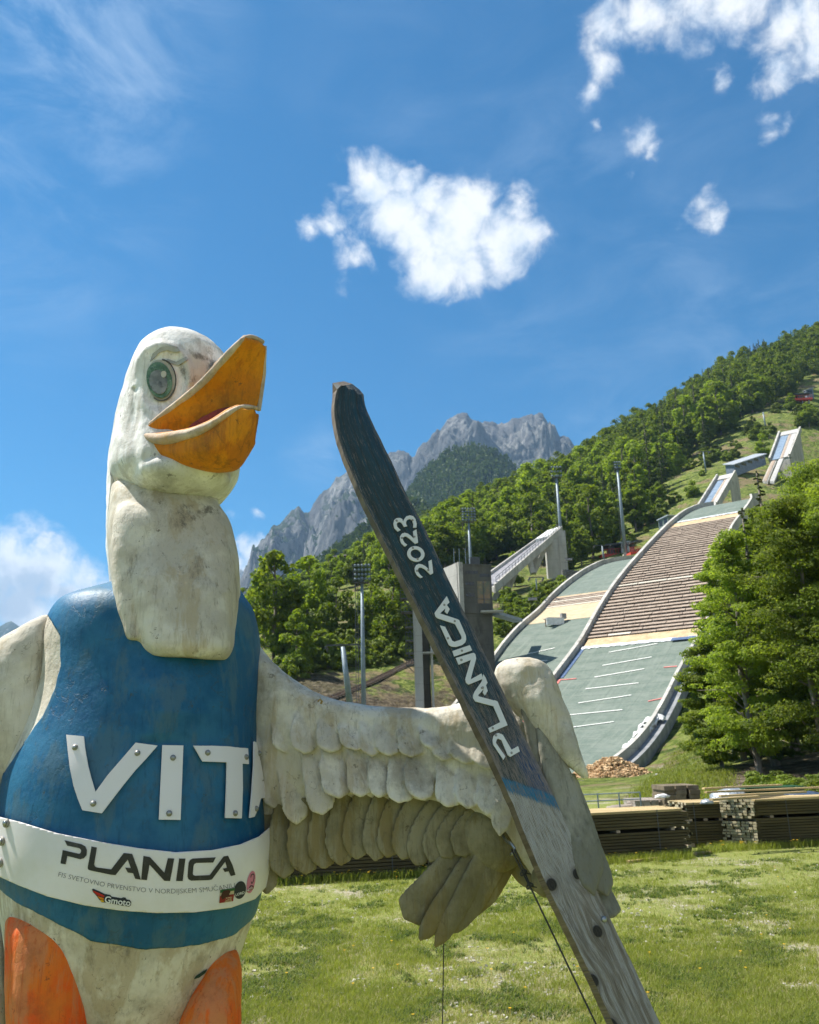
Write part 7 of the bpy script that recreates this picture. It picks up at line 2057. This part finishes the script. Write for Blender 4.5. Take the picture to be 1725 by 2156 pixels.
bv_ = board.modifiers.new('worn_edge', 'BEVEL'); bv_.width = .004; bv_.segments = 2; bv_.limit_method = 'ANGLE'; bv_.angle_limit = R(50)
# material: v runs along the ski (0 tip .. 1 foot of the picture), u across
m, nt, b = P('worn_ski_paint', (.02, .06, .1), .55, spec=.35)
uvn = nt.n('ShaderNodeTexCoord').outputs['UV']
se = nt.n('ShaderNodeSeparateXYZ', ins={0: uvn}); u_, v_ = se.outputs[0], se.outputs[1]
def pxv(x, y):
    d = [(x - a[0]) ** 2 + (y - a[1]) ** 2 for a in Lpx]; best = None
    for i in range(n_ - 1):
        for f in np.linspace(0, 1, 9):
            l = np.array(Lpx[i]) * (1 - f) + np.array(Lpx[i + 1]) * f; r = np.array(Rpx[i]) * (1 - f) + np.array(Rpx[i + 1]) * f
            t = np.dot(np.array([x, y]) - l, r - l) / np.dot(r - l, r - l); q = l + (r - l) * t; dd_ = np.hypot(*(q - [x, y]))
            if best is None or dd_ < best[0]: best = (dd_, t, vv[i] * (1 - f) + vv[i + 1] * f)
    return best[1], best[2]
knots = [(*pxv(1215, 1843), .09, .0075), (*pxv(1256, 1960), .10, .0085), (*pxv(1248, 2061), .10, .0095), (*pxv(1163, 1866), .11, .009), (*pxv(1300, 2185), .1, .009)]
# grain: streaks along the ski, bent around the knots
uu = u_
kd = None
for (ku, kv, ru, rv) in knots:
    du = nt.math('DIVIDE', nt.math('SUBTRACT', u_, ku), ru * 1.15); dv_ = nt.math('DIVIDE', nt.math('SUBTRACT', v_, kv), rv * 1.1)
    dd_ = nt.math('SQRT', nt.math('ADD', nt.math('MULTIPLY', du, du), nt.math('MULTIPLY', dv_, dv_)))
    kd = dd_ if kd is None else nt.math('MINIMUM', kd, dd_)
    push = nt.math('MULTIPLY', nt.math('EXPONENT', nt.math('MULTIPLY', dd_, -.55)), nt.math('MULTIPLY', nt.math('SIGN', du), .22))
    uu = nt.math('SUBTRACT', uu, push)
gv = nt.n('ShaderNodeCombineXYZ', ins={0: nt.math('MULTIPLY', uu, 10.), 1: nt.math('MULTIPLY', v_, 9.)}).outputs[0]
gfine = nt.noise(nt.scale(gv, (2.6, 1, 1)), 3.0, 9, .7, .2)
gcoarse = nt.noise(nt.scale(gv, (.45, .35, 1)), 2.0, 6, .65, .6)
wave = nt.n('ShaderNodeTexWave', wave_type='BANDS', bands_direction='X', ins={'Vector': gv, 'Scale': 1.0, 'Distortion': 5.0, 'Detail': 4.0, 'Detail Scale': .5, 'Detail Roughness': .6}).outputs['Fac']
pb = nt.noise(nt.scale(gv, (.9, 3.2, 1)), 2.6, 8, .72)
wood = nt.mix(nt.smooth(gfine, .35, .65), (.15, .125, .095), (.34, .30, .245))
wood = nt.mix(nt.math('MULTIPLY', nt.smooth(wave, .72, .95), .65), wood, (.06, .05, .04))
blue = nt.mix(nt.smooth(gcoarse, .36, .66), (.028, .042, .044), (.018, .066, .095))
blue = nt.mix(nt.math('MULTIPLY', nt.smooth(u_, .55, 1.0), .40), blue, (.010, .055, .115))
blue = nt.mix(nt.math('MULTIPLY', nt.smooth(nt.noise(nt.scale(gv, (.5, .25, 1)), 1.6, 5, .6), .52, .66), nt.smooth(v_, .62, .05)), blue, (.024, .030, .022))
deep = nt.mix(nt.smooth(gcoarse, .3, .7), (.006, .045, .14), (.010, .075, .20))
blue = nt.mix(nt.math('MULTIPLY', nt.smooth(v_, .555, .60), nt.smooth(u_, .45, .62)), blue, deep)
worn = nt.math('ADD', nt.math('MULTIPLY', nt.smooth(v_, .30, .66), .11), nt.math('MULTIPLY', nt.smooth(nt.math('ABSOLUTE', nt.math('SUBTRACT', u_, .5)), .38, .5), .10))
pk = nt.noise(nt.scale(gv, (2.2, 1.3, 1)), 3.4, 7, .75)
wm = nt.smooth(nt.math('ADD', pk, worn), .56, .62)
c = nt.mix(nt.math('MULTIPLY', wm, .8), blue, nt.mix(nt.smooth(pb, .4, .6), (.20, .17, .15), (.30, .24, .21)))
white = nt.mix(nt.smooth(nt.math('ADD', nt.math('MULTIPLY', pk, .6), nt.math('MULTIPLY', gfine, .4)), .49, .56), (.40, .39, .375), wood)
# white lower part begins on a slanted line, cyan stripe along it
sl_ = nt.math('ADD', v_, nt.math('MULTIPLY', u_, -.060))
v0 = pxv(1092, 1660)[1]
edge = nt.math('ADD', sl_, nt.math('MULTIPLY_ADD', pk, .040, -.020))
lowm = nt.smooth(edge, v0 - .004, v0 + .001)
cy = nt.math('MULTIPLY', nt.smooth(edge, v0 - .026, v0 - .023), nt.math('SUBTRACT', 1.0, lowm))
c = nt.mix(nt.math('MULTIPLY', cy, nt.smooth(pk, .60, .46)), c, (.015, .17, .33))
c = nt.mix(lowm, c, white)
c = nt.mix(nt.math('MULTIPLY', nt.smooth(v_, .74, .86), nt.smooth(gcoarse, .40, .58)), c, wood)
kn = nt.math('MULTIPLY', nt.smooth(kd, 1.05, .80), 1.0)
c = nt.mix(nt.math('MULTIPLY', nt.smooth(kd, 1.7, 1.15), .45), c, (.14, .12, .10))
c = nt.mix(kn, c, nt.mix(nt.smooth(gfine, .4, .6), (.012, .011, .010), (.05, .042, .035)))
# sides of the plank are bare
geo = nt.n('ShaderNodeNewGeometry')
sepn = nt.math('ABSOLUTE', nt.vmath('DOT_PRODUCT', geo.outputs['True Normal'], (.30, -.92, -.22)))
c = nt.mix(nt.smooth(sepn, .62, .45), c, nt.mix(nt.smooth(gfine, .4, .6), (.11, .085, .06), (.20, .16, .115)))
link(nt, c, b.inputs['Base Color'])
nb1 = bump(nt, b, gfine, .9, .004); bump(nt, b, nt.math('ADD', nt.math('MULTIPLY', wave, .4), nt.math('MULTIPLY', kn, -1.0)), .7, .004, nb1)
board.data.materials.append(m)
SKB = BVHTree.FromPolygons([tuple(v__) for v__ in V], Fc)
# lettering on the ski
def ski_pt(s, t):
    """s along text direction (0 = PLANICA start near the middle, upward), t from right edge side (0) to left (1)"""
    return None
zs5 = lambda L_: [((1550 + x / 2.0294) / 1.89971, (1950 + y / 2.0294) / 1.89971) for x, y in L_]
z6 = lambda L_: [((1800 + x / 1.3941) / 1.89971, (2550 + y / 1.3941) / 1.89971) for x, y in L_]
AI = [zs5([(480, 888), (500, 945), (480, 960), (500, 990), (478, 1030), (460, 1008), (462, 978), (425, 1020), (430, 1040), (545, 1085), (575, 1080), (585, 1100), (632, 1205), (634, 1250), (615, 1280), (560, 1298), (520, 1298), (495, 1285), (485, 1265), (425, 1130), (460, 1128), (520, 1250), (545, 1262), (590, 1250), (600, 1225), (545, 1110), (395, 1045), (382, 1020)]),
      zs5([(660, 1282), (683, 1325), (540, 1375), (524, 1332)]),
      zs5([(552, 1385), (690, 1345), (712, 1365), (716, 1390), (668, 1560), (780, 1518), (798, 1560), (805, 1590), (790, 1640), (775, 1600), (668, 1606), (648, 1600), (630, 1570), (672, 1400), (575, 1440)]),
      ]
# traced piece by piece from the photograph
LET = [
    # A
    zs5([(478, 886), (500, 938), (478, 958), (502, 992), (483, 1030), (462, 1012), (468, 985), (424, 1027), (566, 1075), (578, 1082), (632, 1205), (635, 1238), (628, 1262), (605, 1282), (556, 1298), (520, 1296), (497, 1283), (424, 1124), (465, 1135), (522, 1248), (540, 1257), (590, 1240), (600, 1228), (596, 1208), (546, 1112), (404, 1065), (388, 1050), (380, 1022)]),
    # I
    zs5([(664, 1284), (683, 1326), (540, 1376), (524, 1332)]),
    # N
    zs5([(552, 1388), (694, 1346), (708, 1356), (716, 1392), (672, 1562), (758, 1514), (772, 1556), (655, 1604), (636, 1588), (629, 1560), (673, 1404), (575, 1442)]),
    # A (second), joined to the L below
    zs5([(774, 1520), (790, 1545), (808, 1590), (795, 1610), (810, 1655), (788, 1692), (770, 1670), (778, 1640), (733, 1690), (738, 1700), (872, 1736), (886, 1750), (940, 1880), (905, 1890), (868, 1782), (710, 1740), (692, 1712), (692, 1690), (705, 1660), (762, 1578)]),
]
LET2 = [z6([(245, 352), (262, 360), (318, 492), (222, 533), (212, 508), (278, 474), (240, 385), (230, 372)]),
        z6([(268, 535), (292, 545), (340, 628), (376, 608), (386, 638), (334, 668), (320, 658), (285, 575), (266, 566), (258, 572), (254, 590), (306, 665), (296, 684), (240, 600), (235, 575), (240, 552), (252, 540)])]
D23 = [  # 3, 2, 0, 2 from the top
    zs5([(100, 252), (118, 262), (124, 282), (133, 262), (150, 240), (178, 232), (205, 238), (225, 262), (234, 300), (232, 330), (206, 330), (208, 300), (198, 272), (180, 260), (160, 266), (148, 285), (148, 300), (158, 318), (132, 325), (122, 308), (110, 290), (95, 284), (80, 290), (72, 305), (78, 325), (104, 350), (82, 362), (55, 335), (46, 300), (52, 270), (72, 254)]),
    zs5([(232, 345), (246, 452), (222, 462), (176, 420), (150, 402), (135, 402), (124, 412), (124, 432), (135, 452), (158, 470), (140, 484), (112, 460), (100, 430), (100, 402), (114, 380), (138, 372), (160, 378), (185, 395), (212, 422), (205, 360)]),
    None,
    zs5([(355, 590), (368, 700), (346, 712), (300, 668), (275, 655), (255, 655), (245, 668), (246, 688), (262, 712), (284, 732), (266, 740), (240, 720), (222, 690), (218, 660), (230, 635), (252, 625), (280, 630), (306, 645), (336, 672), (330, 604)])]
SKW, _, _ = P('white_letter_plate', (.66, .67, .67), .45, spec=.35)
def on_ski(name, loops_list, off, th, mat, par, ml=10): return decal(name, loops_list, SKB, off, th, mat, par, ml)
for l in LET + LET2: on_ski('letter', [[l]], .002, .004, SKW, board)
for l in D23:
    if l is None:
        o_ = zs5(ell(229, 548, 68, 66, 0)); i_ = zs5(ell(229, 548, 41, 40, 0)); 
        o_ = zs5(ell(228, 544, 71, 62, .35)); i_ = zs5(ell(228, 544, 43, 36, .35))
        n2 = len(o_); 
        # ring built as strip polygon
        v2 = np.array(o_ + i_); w3 = onto(SKB, v2, .002); fc = []
        for k_ in range(n2): k2 = (k_ + 1) % n2; fc.append((k_, k2, n2 + k2, n2 + k_))
        a, b3, c3 = w3[fc[0][0]], w3[fc[0][1]], w3[fc[0][2]]
        if np.dot(np.cross(b3 - a, c3 - a), -ray(*v2[0])) < 0: fc = [f[::-1] for f in fc]
        o = obj('digit', w3, fc, SKW, board); s_ = o.modifiers.new('thickness', 'SOLIDIFY'); s_.thickness = .004; s_.offset = 1
    else: on_ski('digit', [[l]], .002, .004, SKW, board)
mb = MB()
for (x, y) in zs5([(72, 275), (200, 272), (115, 415), (215, 405), (203, 496), (242, 585), (238, 682), (328, 675), (458, 958), (542, 1090), (488, 1228), (601, 1330), (596, 1404), (762, 1632)]) + z6([(62, 128), (180, 282), (254, 548), (340, 646), (236, 508)]):
    h = SKB.ray_cast(Vector(CP), Vector(ray(x, y)))
    if h[0] is None: continue
    nn = np.array(h[1]); nn = nn if nn[1] < 0 else -nn; c_ = np.array(h[0]) + nn * .006
    mb.tube([c_, c_ + nn * .0015], [.0042, .0038], 10)
mb.build('nail_heads', WSH, board)
for (x, y) in [(1271, 1936)]:
    h = SKB.ray_cast(Vector(CP), Vector(ray(x, y))); 
    if h[0] is not None:
        nn = np.array(h[1]); nn = nn if nn[1] < 0 else -nn; c_ = np.array(h[0]); mb = MB(); mb.tube([c_ - nn * .002, c_ + nn * .006, c_ + nn * .009], [.009, .009, .006], 12); mb.build('bolt', SCM, board, True)

# ================================================================== WIRES
WIRE = noisy('dark_wire', (.03, .03, .025), (.07, .065, .05), 20, rough=.6)
a = U(1063, 1768, 3.10); p1_ = U(1080, 1795, 3.06); k1 = U(1103, 1838, 3.03); k2_ = U(1116, 1866, 3.01); q = U(1255, 2156, 2.86)
dd = q - k2_; g_ = q + dd * (q[2] / -dd[2])
e = empty('guy_wire', (g_[0], g_[1], 0), 'dark guy wire knotted to a bent hook under the wing beside the ski', 'wire')
mb = MB(); mb.tube([p1_ + [-.004, 0, .01], k1 + [-.003, 0, 0], k2_ + [-.002, 0, 0]], .0026, 6); mb.tube([p1_ + [.006, 0, .01], k1 + [.004, 0, 0], k2_ + [.002, 0, 0]], .0026, 6); mb.tube([k2_, q, g_], .0028, 6); mb.build('wire_line', WIRE, e)
for kk_ in (k1, k2_):
    mb = MB(); rk = np.random.default_rng(int(kk_[0] * 1000) % 99)
    pts = [kk_ + np.array([math.cos(t * 2.1) * .010, math.sin(t * 1.7) * .007, math.sin(t * 2.6) * .009]) for t in np.linspace(0, 6, 22)]
    mb.tube(pts, .0024, 5); mb.tube([kk_, kk_ + [.022, -.004, -.004]], .002, 5); mb.build('knot', WIRE, e)
mb = MB(); mb.tube([U(1058, 1758, 3.14), U(1066, 1770, 3.10), U(1078, 1778, 3.07), U(1084, 1786, 3.06), U(1083, 1797, 3.06), U(1075, 1799, 3.07)], .005, 8); mb.build('hook', SCM, e, True)
a = U(937, 1955, 3.22); q = U(932, 2156, 3.20); dd = q - a; g_ = q + dd * (q[2] / -dd[2])
mb = MB(); mb.tube([a + [0, 0, .05], q, g_], .0020, 6); o = mb.build('guy_wire', WIRE); tag(o, 'very thin wire hanging straight down from the longest wing feathers', 'wire')

# ================================================================== HAZE
x0, x1, y0, y1, z0, z1_ = -6500, 6500, -2500, 7000, -3, 1500
hz = MB(); hz.box(((x0 + x1) / 2, (y0 + y1) / 2, (z0 + z1_) / 2), (x1 - x0, y1 - y0, z1_ - z0))
HM = bpy.data.materials.new('haze'); HM.use_nodes = True; HM.node_tree.nodes.clear(); hn = NT(HM.node_tree)
pv = hn.n('ShaderNodeVolumePrincipled', ins={'Color': (.42, .68, 1.0, 1), 'Density': HAZE_DENSITY, 'Anisotropy': .2})
ho = hn.n('ShaderNodeOutputMaterial'); link(hn, pv.outputs[0], ho.inputs['Volume'])
o = hz.build('haze', HM); tag(o, 'thin blue haze filling the valley air', 'haze', None, 'stuff')
